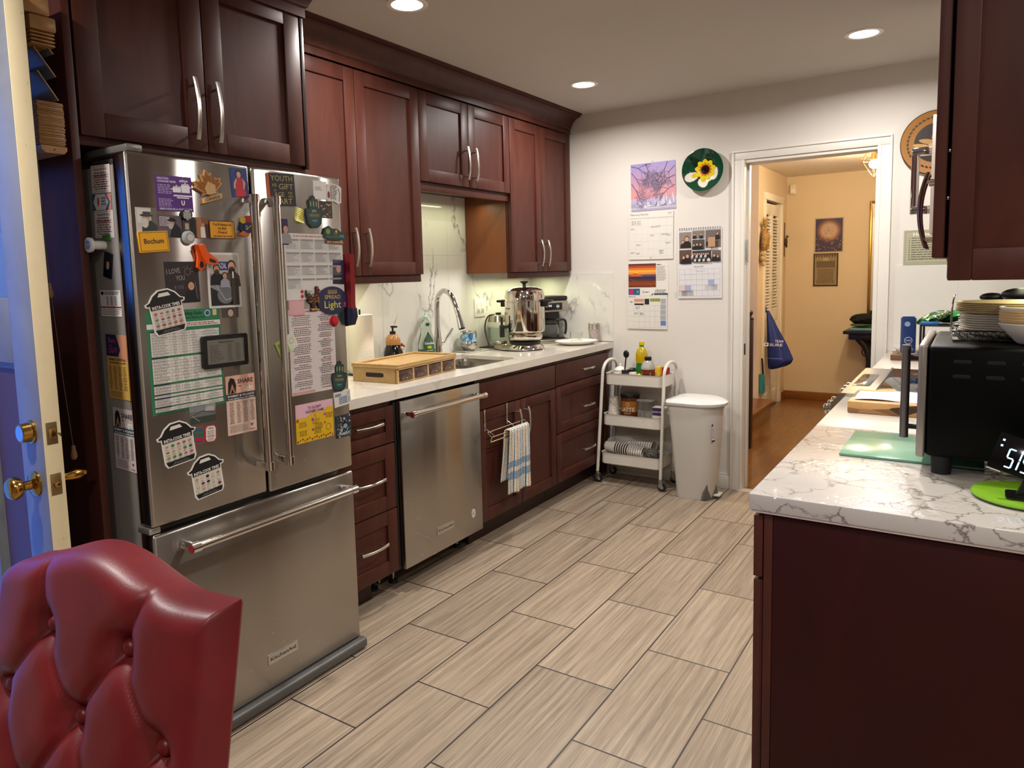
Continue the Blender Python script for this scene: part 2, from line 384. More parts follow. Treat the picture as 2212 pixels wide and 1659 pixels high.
# backsplash slabs
mb=MB(SPLASH).box(0,.006,-2.66,-.0065,.92,2.0); mb.mat(mat('#b9b6ae',.5))
for y in (-2.19,-1.59,-.99,-.39): mb.box(.0058,.0064,y-.0007,y+.0007,.92,1.9)
mb.box(.0058,.0064,-2.66,-.007,1.5193,1.5207)
struct('trim_splash_left',mb)
mb=MB(SPLASH).box(0,.655,-.006,0,.92,1.388); struct('trim_splash_back',mb)
mb=MB(SPLASH).box(2.335,WX,-.006,0,.92,1.39); mb.mat(mat('#b9b6ae',.5)).box(2.63,2.6312,-.0064,-.0058,.92,1.39); struct('trim_splash_back_right',mb)
mb=MB(SPLASH).box(WX-.006,WX,-2.93,-.0065,.92,1.39); struct('trim_splash_right',mb)

# ---------------------------------------------------------------- cabinets
def shaker(mb, x, y0,y1,z0,z1, d=1, th=.02, rail=.062, flat=False):
    # door slab standing on plane x (back face), facing direction d along x
    a,b=(x,x+d*th)
    if flat:
        mb.box(a,b,y0,y1,z0,z1,.002); return mb
    mb.box(a,b,y0,y0+rail,z0,z1,.0018); mb.box(a,b,y1-rail,y1,z0,z1,.0018)
    mb.box(a,b,y0+rail+.0004,y1-rail-.0004,z0,z0+rail,.0015); mb.box(a,b,y0+rail+.0004,y1-rail-.0004,z1-rail,z1,.0015)
    mb.box(a,x+d*th*.5,y0+rail-.004,y1-rail+.004,z0+rail-.004,z1-rail+.004)
    return mb
def pull(parent, c, L=.165, ax='z', d=1, m=NICKEL, bow=.03, name='handle', w=.006):
    # bowed bar pull on a face at c, facing d along x
    mb=MB(m); pts=[]; N=14
    for i in range(N+1):
        t=-1+2*i/N; off=.012+bow*(1-t*t)*.5+.012
        p=(c[0]+d*off, c[1]+(t*L/2 if ax=='y' else 0), c[2]+(t*L/2 if ax=='z' else 0)); pts.append(p)
    # ribbon cross-section: thin along x, wide along other
    prev=None
    for i,p in enumerate(pts):
        ww=w*(1.0+.25*abs(-1+2*i/N))
        if ax=='z': ring=[(p[0],p[1]-ww,p[2]),(p[0]+d*.004,p[1]-ww*.6,p[2]),(p[0]+d*.004,p[1]+ww*.6,p[2]),(p[0],p[1]+ww,p[2]),(p[0]-d*.003,p[1],p[2])]
        else: ring=[(p[0],p[1],p[2]-ww),(p[0]+d*.004,p[1],p[2]-ww*.6),(p[0]+d*.004,p[1],p[2]+ww*.6),(p[0],p[1],p[2]+ww),(p[0]-d*.003,p[1],p[2])]
        ring=[mb.v(q) for q in ring]
        if prev:
            for k in range(5): mb.face([prev[k],prev[(k+1)%5],ring[(k+1)%5],ring[k]])
        else: mb.face(ring[::-1])
        prev=ring
    mb.face(prev)
    for s_ in (-1,1):
        q=s_*L*.38; p0=(c[0],c[1]+(q if ax=='y' else 0),c[2]+(q if ax=='z' else 0))
        mb.cyl(p0,(p0[0]+d*(.026),p0[1],p0[2]),.0045,n=10)
    return mb.build(name,parent,world=True)
def upper(label, y0,y1,z0,z1, doors, xf=.33, x0=.0066, handles=None, rail=True, side=None, hz=None, hl=.17, name='wall_cabinet', d=1, sidemat=None, railh=.035):
    r=thing(name,label,'cabinet',(x0,(y0+y1)/2,z0))
    mb=MB(CAB); mb.box(x0,xf,y0,y1,z0,z1,.001)
    if sidemat: mb.mat(sidemat).box(x0+d*.002,xf-d*.018,y0-.0012,y0,z0+.001,z1-.001)
    mb.build('body',r,True)
    if rail:
        MB(CAB).box(xf-d*.02,xf+d*.005,y0+.004,y1-.004,z0-railh,z0+.002,.003).build('light_rail',r,True)
    for i,(a,b) in enumerate(doors):
        dd=shaker(MB(CAB),xf+d*.0005,a,b,z0+.003,z1-.004,d).build('door',r,True)
        if handles: pull(dd,(xf+d*.0205,handles[i],hz),hl,'z',d)
    return r
upper('tall dark wall cabinet beside the fridge, left of the sink',-2.645,-1.643,1.404,2.334,[(-2.545,-2.092),(-2.088,-1.645)],handles=[-2.143,-2.058],hz=1.535,hl=.175)
upper('short dark wall cabinet over the sink',-1.641,-.799,1.877,2.334,[(-1.639,-1.222),(-1.218,-.801)],handles=[-1.259,-1.180],hz=2.005,hl=.18,railh=.045)
upper('tall dark wall cabinet above the coffee urn, next to the back wall',-.797,-.022,1.404,2.334,[(-.795,-.430),(-.426,-.024)],handles=[-.470,-.385],hz=1.525,hl=.17,sidemat=CAB_IN)
# fridge surround
r=thing('fridge_cabinet','deep dark two-door cabinet above the fridge with its tall side panel','cabinet',(.0066,-3.06,0))
MB(CAB).box(.0066,.63,-3.468,-2.648,1.80,2.345,.001).build('body',r,True)
MB(CAB).box(.0066,.652,-3.492,-3.470,0,2.345,.0015).build('side_panel',r,True)
MB(CAB).box(.60,.632,-3.468,-2.648,1.785,1.80,.002).build('light_rail',r,True)
for a,b,h in ((-3.462,-3.068,-3.117),(-3.064,-2.668,-3.037)):
    dd=shaker(MB(CAB),.6305,a,b,1.81,2.36,1,rail=.068).build('door',r,True)
    pull(dd,(.6505,h,1.935),.19)
MB(mat('#2a100c',.35)).box(.6305,.652,-2.664,-2.648,1.80,2.345,.002).build('end_stile',r,True)
# crown moulding swept round the fridge cabinet and along the run
path=[(.652,-3.47),(.652,-2.646),(.352,-2.646),(.352,-.03)]
nrm=[(1,0),(1,1),(1,1),(1,0)]
prof=[(0,2.336),(.006,2.336),(.006,2.368),(.014,2.372),(.018,2.385),(.032,2.41),(.056,2.432),(.085,2.442),(.085,2.448),(.098,2.452),(.1,2.4615),(0,2.4615)]
mb=MB(CAB); rings=[]
for (px,py),(nx,ny) in zip(path,nrm): rings.append([mb.v((px+nx*o_,py+ny*o_,z)) for o_,z in prof])
for A,B in zip(rings,rings[1:]):
    for k in range(len(prof)): mb.face([A[k],A[(k+1)%len(prof)],B[(k+1)%len(prof)],B[k]])
mb.face(rings[0]); mb.face(rings[-1][::-1])
tag(mb.build('crown_moulding',ang=25),'dark coved crown moulding running along the top of the left cabinets','moulding')
# base units
CT=.915
def base(label, y0,y1, d=1, xb=.0066, xf=.62, name='base_cabinet', fronts=(), sink=False, kick=True, z0=.11):
    r=thing(name,label,'cabinet',(xb,(y0+y1)/2,0))
    mb=MB(CAB)
    if sink:
        mb.box(xb,xf,y0,y0+.018,z0,CT-.042).box(xb,xf,y1-.018,y1,z0,CT-.042).box(xb,xf,y0+.018,y1-.018,z0,z0+.018).box(xf-.018,xf,y0+.018,y1-.018,z0+.018,CT-.042)
    else: mb.box(xb,xf,y0,y1,z0,CT-.042,.001)
    mb.build('body',r,True)
    if kick: MB(mat('#33150f',.5)).box(xf-d*.08,xf-d*.065,y0,y1,0,z0,.001).build('toe_kick',r,True)
    for f in fronts:
        kind,a,b,c,e_=f[:5]
        dd=shaker(MB(CAB),xf+d*.0005,a,b,c,e_,d,rail=f[6] if len(f)>6 else .058,flat=(kind=='flat')).build('drawer' if kind!='door' else 'door',r,True)
        if f[5] is not None:
            hy,hz,ax=f[5]; pull(dd,(xf+d*.0205,hy,hz),.16,ax,d,bow=.024)
    return r
r=base('three-drawer dark base cabinet between the fridge and the dishwasher',-2.60,-2.235,fronts=[('drawer',-2.598,-2.238,.692,.850,(-2.405,.785,'y'),.05),('drawer',-2.598,-2.238,.403,.686,(-2.405,.548,'y'),.06),('drawer',-2.598,-2.238,.115,.398,(-2.405,.264,'y'),.06)],kick=False)
MB(mat('#33150f',.5)).box(.54,.555,-2.60,-2.33,0,.11,.001).build('toe_kick',r,True)
for x,y in ((.5,-2.26),):
    l=MB(BLACKM).cyl((x,y,0),(x,y,.012),.022,.02).cyl((x,y,.012),(x,y,.05),.008).build('adjustable_foot',r,True)
    MB(NICKEL).box(x+.006,x+.026,y+.008,y+.024,.03,.108,.002).build('foot_bracket',r,True)
base('wide dark sink base with false drawer front and two doors',-1.604,-.802,fronts=[('flat',-1.602,-.804,.715,.850,None),('door',-1.602,-1.205,.125,.708,(-1.248,.585,'z')),('door',-1.201,-.804,.125,.708,(-1.158,.585,'z'))],sink=True)
# seams of the false front
base('three-drawer dark base cabinet at the back wall end of the counter',-.798,-.055,fronts=[('flat',-.796,-.058,.720,.850,(-.40,.785,'y')),('drawer',-.796,-.058,.430,.714,(-.40,.548,'y'),.06),('drawer',-.796,-.058,.125,.424,(-.40,.268,'y'),.06)])
o=MB(CAB).box(.0066,.60,-.053,-.0065,0,CT-.042,.001).build('filler_panel'); tag(o,'narrow dark filler strip between the end drawers and the back wall','panel')
# countertop left with sink
SX0,SX1,SY0,SY1=.135,.525,-1.57,-1.03
mb=MB(QUARTZ)
outer=[(.0066,-2.60),(.653,-2.60),(.653,-.0066),(.0066,-.0066)]
hole=rrect(SX0,SX1,SY0,SY1,.06,6)
def holed_slab(mb, outer, hole, z0, z1):
    bm=mb.bm
    for z,flip in ((z1,False),(z0,True)):
        vo=[mb.v((x,y,z)) for x,y in outer]; vh=[mb.v((x,y,z)) for x,y in hole]
        es=[bm.edges.new((vo[i],vo[(i+1)%len(vo)])) for i in range(len(vo))]+[bm.edges.new((vh[i],vh[(i+1)%len(vh)])) for i in range(len(vh))]
        rr=bmesh.ops.triangle_fill(bm,use_beauty=True,use_dissolve=False,edges=es)
        for g_ in rr['geom']:
            if isinstance(g_,bmesh.types.BMFace): g_.material_index=mb.cur
        if not flip: top=(vo,vh)
        else: bot=(vo,vh)
    for a,b in zip(top,bot):
        n=len(a)
        for i in range(n): mb.face([a[i],a[(i+1)%n],b[(i+1)%n],b[i]])
holed_slab(mb,outer,hole,CT-.020,CT); mb.box(.630,.653,-2.60,-.0066,CT-.040,CT-.0201)
tag(mb.build('countertop'),'long white quartz worktop along the left wall with the sink cut in','countertop')
# sink
r=thing('kitchen_sink','double-bowl undermount stainless steel sink','sink',(.33,-1.30,.72))
SS=mat('#a9a49b',.22,1)
def bowl(x0,x1,y0,y1,ztop,zbot,rr=.055):
    mb=MB(SS); rings=[]
    for (ins,z) in ((0,ztop),(0.004,ztop-.02),(.010,zbot+.03),(.022,zbot+.008),(.05,zbot)):
        rings.append([mb.v((x,y,z)) for x,y in rrect(x0+ins,x1-ins,y0+ins,y1-ins,max(rr-ins*.3,.01),6)])
    for A,B in zip(rings,rings[1:]):
        for k in range(len(A)): mb.face([A[k],A[(k+1)%len(A)],B[(k+1)%len(A)],B[k]])
    mb.face(rings[-1]); 
    cx,cy=(x0+x1)/2,(y0+y1)/2
    mb.mat(CHROME).lathe([(0,.001),(.03,.001),(.042,.003),(.042,0)],(cx,cy,zbot))
    return mb
bowl(SX0-.004,SX1+.004,SY0-.004,-1.315,CT-.022,.70).build('bowl',r,True)
bowl(SX0-.004,SX1+.004,-1.29,SY1+.004,CT-.022,.70).build('bowl',r,True)
MB(SS).box(SX0-.002,SX1+.002,-1.3155,-1.2895,CT-.036,CT-.026,.003).build('divider',r,True)
mb=MB(SS); holed_slab(mb,rrect(SX0-.03,SX1+.03,SY0-.02,SY1+.03,.05),rrect(SX0-.004,SX1+.004,SY0-.004,SY1+.004,.055),CT-.024,CT-.0205); mb.build('rim',r,True)

# ---------------------------------------------------------------- right run
RX=2.34
r=thing('base_cabinet','large dark base cabinet with plain end panel in the right foreground','cabinet',(2.66,-2.55,0))
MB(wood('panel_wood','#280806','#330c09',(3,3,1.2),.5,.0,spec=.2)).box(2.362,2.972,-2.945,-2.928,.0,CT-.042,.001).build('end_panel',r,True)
MB(CAB).box(2.342,2.9685,-2.927,-2.19,.11,CT-.042,.001).build('body',r,True)
MB(CAB).box(2.343,2.361,-2.945,-2.9275,.1105,CT-.042,.001).build('face_stile',r,True)
MB(mat('#33150f',.5)).box(2.42,2.435,-2.927,-2.19,0,.11).build('toe_kick',r,True)
for kind,a,b,c,e_,h in (('drawer',-2.942,-2.20,.724,.862,.79),('door',-2.938,-2.573,.12,.716,None),('door',-2.569,-2.20,.12,.716,None)):
    dd=shaker(MB(CAB),RX+.0005,a,b,c,e_,-1,flat=(kind=='drawer')).build(kind,r,True)
    pull(dd,(RX-.0205,(a+b)/2 if h else (-2.60 if a<-2.9 else -2.54),h or .60),.16,'y' if h else 'z',-1)
base('dark base cabinet between the near cabinet and the range',-2.188,-1.612,-1,2.9685,RX,fronts=[('flat',-2.186,-1.614,.724,.858,(-1.9,.79,'y')),('door',-2.186,-1.614,.12,.716,(-1.70,.60,'z'))])
base('dark base cabinet past the range at the back wall',-.838,-.01,-1,2.9685,RX,fronts=[('flat',-.836,-.02,.724,.858,(-.43,.79,'y')),('door',-.836,-.43,.12,.716,(-.47,.60,'z')),('door',-.426,-.02,.12,.716,(-.385,.60,'z'))])
o=MB(QUARTZ).box(2.314,2.9685,-2.18,-1.608,CT-.04,CT,.003).build('countertop'); tag(o,'plain pale stone worktop section beside the range, under the wooden chopping board','countertop')
o=MB(QUARTZ).box(2.314,2.9685,-.842,-.0066,CT-.04,CT,.003).build('countertop'); tag(o,'pale worktop section at the back wall beyond the range','countertop')
r=thing('countertop','near right worktop covered in marble-print vinyl under clear crinkled plastic','countertop',(2.65,-2.57,CT-.042))
MB(VINYL).box(2.314,2.9685,-2.962,-2.1815,CT-.036,CT+.0005,.004).build('vinyl_cover',r,True)
MB(mat('#d9c9c2',.3)).box(2.318,2.9685,-2.957,-2.1815,CT-.0415,CT-.0362,.001).build('underside_edge',r,True)
# wall cabinets on the right
upper('large dark wall cabinet in the right foreground, its end panel facing the camera',-2.955,-2.30,1.372,2.36,[(-2.953,-2.30+.325-.002),(-2.30+.327-.65,-2.302)][:0],2.662,2.9685,rail=False,d=-1)
r=[o for o in S.objects if o.name.startswith('wall_cabinet') and not o.parent][-1]
for a,b,h in ((-2.953,-2.629,-2.665),(-2.625,-2.302,-2.59)):
    dd=shaker(MB(CAB),2.657,a,b,1.41,2.355,-1).build('door',r,True); pull(dd,(2.6365,h,1.515),.165,'z',-1,m=mat('#a58d7f',.25,1))
MB(CAB).box(2.663,2.9685,-2.957,-2.9552,1.375,2.358,.0008).box(2.663,2.70,-2.9625,-2.9572,1.368,2.36,.002).box(2.70,2.9685,-2.9625,-2.9572,1.368,1.425,.002).build('end_panel',r,True)
for z in (1.515,1.60): MB(NICKEL).box(2.6575,2.6615,-2.951,-2.935,z,z+.006,.001).build('hinge',r,True)
upper('dark wall cabinet between the foreground cabinet and the microwave',-2.296,-1.612,1.40,2.36,[(-2.294,-1.956),(-1.952,-1.614)],2.662,2.9685,handles=[-2.0,-1.91],hz=1.515,rail=False,d=-1)
upper('short dark cabinet above the microwave',-1.608,-.842,1.93,2.36,[(-1.606,-1.227),(-1.223,-.844)],2.662,2.9685,handles=[-1.27,-1.18],hz=2.02,rail=False,d=-1)
# over-the-range microwave
r=thing('microwave','over-the-range stainless microwave with a bar handle, mostly behind the foreground cabinet','microwave',(2.76,-1.225,1.50))
MB(mat('#c9bbae',.4,.35)).box(2.60,2.9685,-1.605,-.845,1.50,1.926,.004).build('body',r,True)
dd=MB(mat('#c9bbae',.35,.35)).box(2.566,2.599,-1.604,-1.05,1.50,1.902,.004).mat(mat('#0c0c0d',.08)).box(2.5645,2.566,-1.50,-1.12,1.56,1.85,.001).build('door',r,True)
mb=MB(CHROME).cyl((2.515,-1.545,1.575),(2.515,-1.545,1.80),.013); mb.box(2.503,2.567,-1.559,-1.531,1.572,1.60,.004).box(2.503,2.567,-1.559,-1.531,1.775,1.803,.004).build('handle',dd,True)
MB(mat('#0c0c0d',.1)).box(2.570,2.599,-1.048,-.846,1.50,1.902,.003).build('control_panel',r,True)
# range
r=thing('range','slide-in stainless range with glass cooktop and chrome knobs','range',(2.63,-1.225,0))
MB(STEEL_D).box(2.335,2.9685,-1.603,-.847,.02,.905,.004).build('body',r,True)
MB(STEEL).box(2.305,2.334,-1.60,-.85,.12,.79,.004).mat(mat('#0b0b0c',.08)).box(2.303,2.305,-1.5,-.95,.30,.62,.001).build('oven_door',r,True)
MB(STEEL).cyl((2.25,-1.55,.73),(2.25,-.90,.73),.012).box(2.25,2.305,-1.545,-1.525,.72,.74,.003).box(2.25,2.305,-.925,-.905,.72,.74,.003).build('oven_handle',r,True)
mb=MB(mat('#b7b2aa',.22,1)); mb.prism([(2.268,.80),(2.334,.795),(2.40,.905),(2.40,.926),(2.30,.926),(2.268,.885)],-1.604,-.846,'y')
mb.mat(mat('#3c3a37',.1)).box(2.315,2.375,-1.40,-1.06,.9262,.9275,.0005); mb.build('control_panel',r,True)
MB(mat('#141518',.04)).box(2.402,2.966,-1.600,-.85,.905,.930,.003).mat(mat('#b7b2aa',.22,1)).box(2.402,2.412,-1.602,-.848,.915,.934,.002).box(2.402,2.966,-1.6035,-1.598,.905,.934,.002).mat(mat('#5f6062',.1)).lathe([(.088,.0302),(.09,.0305),(.09,.0302)],(2.55,-1.38,.90)).lathe([(.088,.0302),(.09,.0305),(.09,.0302)],(2.55,-1.05,.90)).lathe([(.07,.0302),(.072,.0305),(.072,.0302)],(2.80,-1.38,.90)).build('cooktop',r,True)
for y in (-1.52,-1.43,-1.34,-1.11,-1.02,-.93):
    MB(CHROME).lathe([(0,0),(.024,0),(.024,.006),(.019,.010),(.019,.026),(.021,.028),(.021,.036),(.017,.040),(0,.040)],(2.272,y,.85),20,(-1,0,-.12)).build('knob',r,True)

# ---------------------------------------------------------------- refrigerator
FX=.81; FY0,FY1,FYM=-3.438,-2.655,-3.037
r=thing('refrigerator','stainless french-door refrigerator with bottom freezer drawer covered in magnets','refrigerator',(.42,-3.046,0))
MB(FRIDGE_SIDE).box(.03,.735,FY0+.006,FY1-.006,.05,1.725,.004).mat(mat('#4a4843',.5,.3)).box(.60,.735,FY0+.02,FY1-.02,1.725,1.745,.004).build('cabinet_body',r,True)
def fdoor(name,y0,y1,z0,z1):
    mb=MB(STEEL).box(.745,FX,y0,y1,z0,z1,.009,3).mat(BLACKM).box(.735,.7449,y0+.012,y1-.012,z0+.012,z1-.012); return mb.build(name,r,True)
dl=fdoor('door',FY0,FYM-.004,.712,1.754); dr=fdoor('door',FYM+.004,FY1,.706,1.754); dz=fdoor('freezer_drawer',FY0,FY1,.045,.690)
for yy,dd in ((FYM-.036,dl),(FYM+.045,dr)):
    mb=MB(mat('#cfcac2',.16,1)).cyl((.868,yy,.825),(.868,yy,1.635),.0125,n=24)
    mb.mat(CHROME)
    for z,sg in ((.815,1),(1.648,-1)): mb.cyl((.868,yy,z-.014*1),(.868,yy,z+.012),.0155,n=24).box(.809,.868,yy-.010,yy+.010,z-.011,z+.010,.004)
    mb.build('handle',dd,True)
mb=MB(mat('#cfcac2',.16,1)).cyl((.868,FY0+.10,.640),(.868,FY1-.07,.640),.0125,n=24); mb.mat(CHROME)
for y in (FY0+.09,FY1-.06): mb.cyl((.868,y-.013,.640),(.868,y+.013,.640),.0155,n=24).box(.809,.868,y-.011,y+.011,.630,.650,.004)
mb.mat(mat('#8e1f22',.3)).cyl((.868,FY0+.0755,.640),(.868,FY0+.0768,.640),.012); mb.build('handle',dz,True)
MB(mat('#5b5a58',.4,.3)).box(.70,.835,FY0-.002,FY1+.012,.006,.043,.010,3).build('kick_grille',r,True)
MB(mat('#77746e',.4,.5)).box(.55,.80,FY0+.012,FY0+.06,1.7545,1.775,.006).build('hinge_cover',r,True); MB(mat('#c9c6bf',.3,.9)).box(.742,.80,FY0-.004,FY0+.03,.6925,.7095,.002).build('door_hinge',r,True)

# ---------------------------------------------------------------- dishwasher
r=thing('dishwasher','stainless dishwasher with bar handle under the worktop','dishwasher',(.33,-1.915,0))
mb=MB(mat('#17120f',.6)).box(.03,.60,-2.205,-1.618,.105,.862,.002); mb.box(.60,.632,-2.2285,-2.2145,.11,.862,.001)
for i in range(9): mb.box(.632,.634,-2.228,-2.216,.60+i*.014,.606+i*.014)
mb.build('tub',r,True)
dd=MB(STEEL).box(.605,.657,-2.211,-1.612,.108,.860,.004,2).build('door',r,True)
mb=MB(mat('#cfcac2',.16,1)).cyl((.712,-2.175,.806),(.712,-1.66,.806),.0115,n=24).mat(CHROME)
for y in (-2.185,-1.65): mb.cyl((.712,y-.012,.806),(.712,y+.012,.806),.014,n=24).box(.656,.712,y-.009,y+.009,.797,.815,.004)
mb.mat(mat('#8e1f22',.3)).cyl((.712,-2.1985,.806),(.712,-2.1972,.806),.011); mb.build('handle',dd,True)
for y in (-2.15,-1.66):
    MB(BLACKM).cyl((.52,y,0),(.52,y,.012),.022,.018).mat(NICKEL).cyl((.52,y,.012),(.52,y,.104),.007).build('foot',r,True)

# ---------------------------------------------------------------- ceiling downlights
for i,(x,y) in enumerate(LIGHTS):
    lab=['recessed ceiling light above the dishwasher, cut by the top edge of the photo','recessed ceiling light near the sink-side cabinets','recessed ceiling light in front of the hall doorway'][i] if i<3 else ['recessed ceiling light over the right worktop near the foreground wall cabinet','unseen recessed fill light above the red chair, behind the camera view','unseen recessed dining-side fill light furthest from the kitchen','unseen recessed dining-side fill light at the far right'][i-3]
    r=thing('recessed_light',lab,'ceiling light',(x,y,ROOM_H),group='recessed ceiling lights')
    MB(mat('#e9e4da',.35)).lathe([(.062,0),(.082,0),(.083,-.002),(.078,-.005),(.066,-.0055),(.062,-.004),(.062,0)]).build('trim_ring',r)
    MB(mat('#f4f8ff',.5,emit=9.0)).lathe([(0,-.0015),(.0615,-.0015),(.0615,-.0005),(0,-.0005)]).build('lens',r)

# ---------------------------------------------------------------- entrance door (open) with blind
CREAM=NT('aged_cream_paint'); mp=CREAM.coord((1,1,1)); n=CREAM.n('ShaderNodeTexNoise',i_Scale=38.0,i_Detail=4.0); CREAM.l(mp,0,n,'Vector')
rr=CREAM.ramp(n,'Fac',[(.27,'#5a4630'),(.29,'#d9c9a0'),(.7,'#dccca6')]); CREAM.l(rr,0,CREAM.b,'Base Color'); CREAM.b.inputs['Roughness'].default_value=.5
CREAM=CREAM.m
DPAINT=wood('door_paint','#64666c','#74767c',(2,30,2),.45,.1)
r=thing('entrance_door','open entrance door seen edge-on at the left, cream edge and grey outer face','door',(.75,-3.665,.012))
Y0,Y1=-3.672,-3.628
X0,X1=.04,.752
mb=MB(DPAINT)
def dslab(mb,a,b,c,e_): mb.box(a,b,Y0,Y1,c,e_,.0015)
dslab(mb,X0,X0+.12,.012,2.13); dslab(mb,X1-.125,X1-.0015,.012,2.13)
for c,e_ in ((.012,.24),(1.20,1.37),(1.98,2.13)): dslab(mb,X0+.12,X1-.125,c,e_)
dslab(mb,X0+.12+.17,X0+.12+.27,.24,1.20)
for a,b in ((X0+.12,X0+.29),(X0+.39,X1-.125)): 
    mb.box(a,b,Y0+.018,Y1-.018,.24,1.20)
mb.mat(mat('#4a2a18',.5))
for a,b in ((X0+.12,X0+.29),(X0+.39,X1-.125)): mb.box(a+.02,b-.02,Y0+.0165,Y0+.018,.26,1.18)
mb.build('door_leaf',r,True)
MB(CREAM).box(X1-.0015,X1+.0005,Y0+.0005,Y1-.0005,.012,2.13,.0005).build('painted_edge',r,True)
MB(mat('#cfe4e8',.25,trans=.9)).box(X0+.12,X1-.125,Y0+.016,Y0+.024,1.37,1.98).build('glass_pane',r,True)
MB(mat('#7d6a4a',.35,.8)).box(X1,X1+.0025,-3.664,-3.638,.995,1.052,.0005).mat(BRASS).box(X1+.002,X1+.004,-3.659,-3.643,1.012,1.036,.0004).build('deadbolt_plate',r,True)
MB(mat('#8d7650',.35,.8)).box(X1,X1+.0025,-3.664,-3.638,.862,.918,.0005).mat(BRASS).lathe([(0,.012),(.007,.010),(.0085,0)],(X1+.001,-3.651,.890),14,(1,0,0)).build('latch_plate',r,True)
DKN=.69
mb=MB(BRASS).lathe([(.031,0),(.031,.004),(.026,.006),(.024,.026),(.022,.028),(0,.028)],(DKN,Y0,1.025),24,(0,-1,0)).mat(mat('#c9c2b0',.25,1)).lathe([(.020,.0282),(0,.0285)],(DKN,Y0,1.025),24,(0,-1,0)).build('deadbolt_cylinder',r,True)
KP=[(.033,0),(.033,.004),(.028,.009),(.013,.014),(.0115,.030),(.016,.034),(.027,.040),(.030,.050),(.029,.058),(.022,.066),(.012,.068),(0,.067)]
MB(BRASS).lathe(KP,(DKN,Y0,.888),28,(0,-1,0)).build('outer_knob',r,True)
MB(BRASS).lathe([(.033,0),(.033,.004),(.028,.009),(.013,.014),(.0115,.030),(.014,.040),(.016,.060),(.012,.072),(.007,.074),(.008,.080),(.005,.084),(0,.085)],(DKN,Y1,.888),28,(0,1,0)).build('inner_knob',r,True)
# wooden venetian blind on the inside face
BW=wood('blind_wood','#8f6430','#a87a42',(2,2,40),.35,.3)
r=thing('wooden_blind','wooden venetian blind gathered on the inner face of the entrance door','blind',(.4,-3.6,1.7))
bx0,bx1=.10,.70
mb=MB(BW).box(bx0,bx1+.005,-3.626,-3.545,2.085,2.15,.006).box(bx0,bx1+.012,-3.60,-3.535,2.045,2.082,.006)
for i in range(4): mb.box(bx0,bx1+.008,-3.598,-3.540,2.01+i*.009,2.0145+i*.009,.001)
mb.build('headrail_valance',r,True)
SLP=wood('slat_daylight_grey','#4a4b50','#55565c',(2,2,60),.3,.4)  # grey-blue on brown slats stands for the blue daylight they reflect
for i,(z,a) in enumerate(((2.030,.92),(1.972,.95),(1.912,.98))):
    m_=MB(SLP); m_.X=Matrix.Translation((0,-3.563,z))@Matrix.Rotation(-a,4,'X'); m_.box(bx0,bx1-.012+.006*i,-.041,.041,-.0014,.0014,.001); m_.mat(BW).box(bx1-.012+.006*i,bx1-.0105+.006*i,-.041,.041,-.0014,.0014,.0002); m_.build('slat',r)
for o_ in [c for c in r.children if c.name.startswith('slat')]: o_.location=(-r.location.x,-r.location.y,-r.location.z)
st=MB(BW)
for i in range(29): st.box(bx0+random.uniform(-.002,.002),bx1-.012+random.uniform(-.003,.003),-3.588+random.uniform(-.001,.001),-3.524+random.uniform(-.001,.002),1.765+i*.0038,1.7678+i*.0038,.0006)
st.build('stacked_slats',r,True)
MB(WHITEP).box(.655,.672,-3.612,-3.606,1.985,2.055,.002).build('bracket',r,True)
MB(BW).prism([(-3.588,1.762),(-3.524,1.762),(-3.524,1.752),(-3.532,1.743),(-3.578,1.743),(-3.588,1.752)],bx0,bx1-.008,'x').mat(BLACKM).cyl((bx1-.009,-3.556,1.752),(bx1-.0075,-3.556,1.752),.002).build('bottom_rail',r,True)
cordm=mat('#6a5a48',.8)
MB(cordm).tube([(.655,-3.585,2.04),(.655,-3.583,1.85),(.652,-3.582,1.72)],.0012,6).tube([(.60,-3.56,1.727),(.592,-3.555,1.5),(.585,-3.55,1.405)],.0010,6).tube([(.607,-3.56,1.727),(.598,-3.555,1.5),(.591,-3.55,1.405)],.0010,6).tube([(.59,-3.55,1.40),(.605,-3.545,1.15),(.62,-3.54,.955)],.0010,6).build('lift_cord',r,True)
for (x,y,z) in ((.588,-3.55,1.385),(.621,-3.54,.932)):
    MB(mat('#8a6a48',.45)).lathe([(.002,.022),(.005,.020),(.006,.008),(.009,-.006),(.0085,-.014),(.005,-.019),(0,-.020)],(x,y,z),14).build('tassel',r,True)

# ---------------------------------------------------------------- red tufted chair
LEA=NT('red_leather'); mp=LEA.ocoord((1,1,1)); n=LEA.n('ShaderNodeTexNoise',i_Scale=260.0,i_Detail=3.0); LEA.l(mp,0,n,'Vector'); n2=LEA.n('ShaderNodeTexNoise',i_Scale=9.0,i_Detail=6.0); LEA.l(mp,0,n2,'Vector')
rr=LEA.ramp(n2,'Fac',[(.3,'#580a0f'),(.7,'#6b1015')]); LEA.l(rr,0,LEA.b,'Base Color'); LEA.b.inputs['Roughness'].default_value=.42
bp=LEA.n('ShaderNodeBump',i_Strength=.25,i_Distance=.0006); LEA.l(n,'Fac',bp,'Height'); LEA.l(bp,0,LEA.b,'Normal'); LEA=LEA.m
ch=thing('dining_chair','red leather dining chair with a button-tufted back at lower left','chair',(1.645,-4.285,0),0.12)
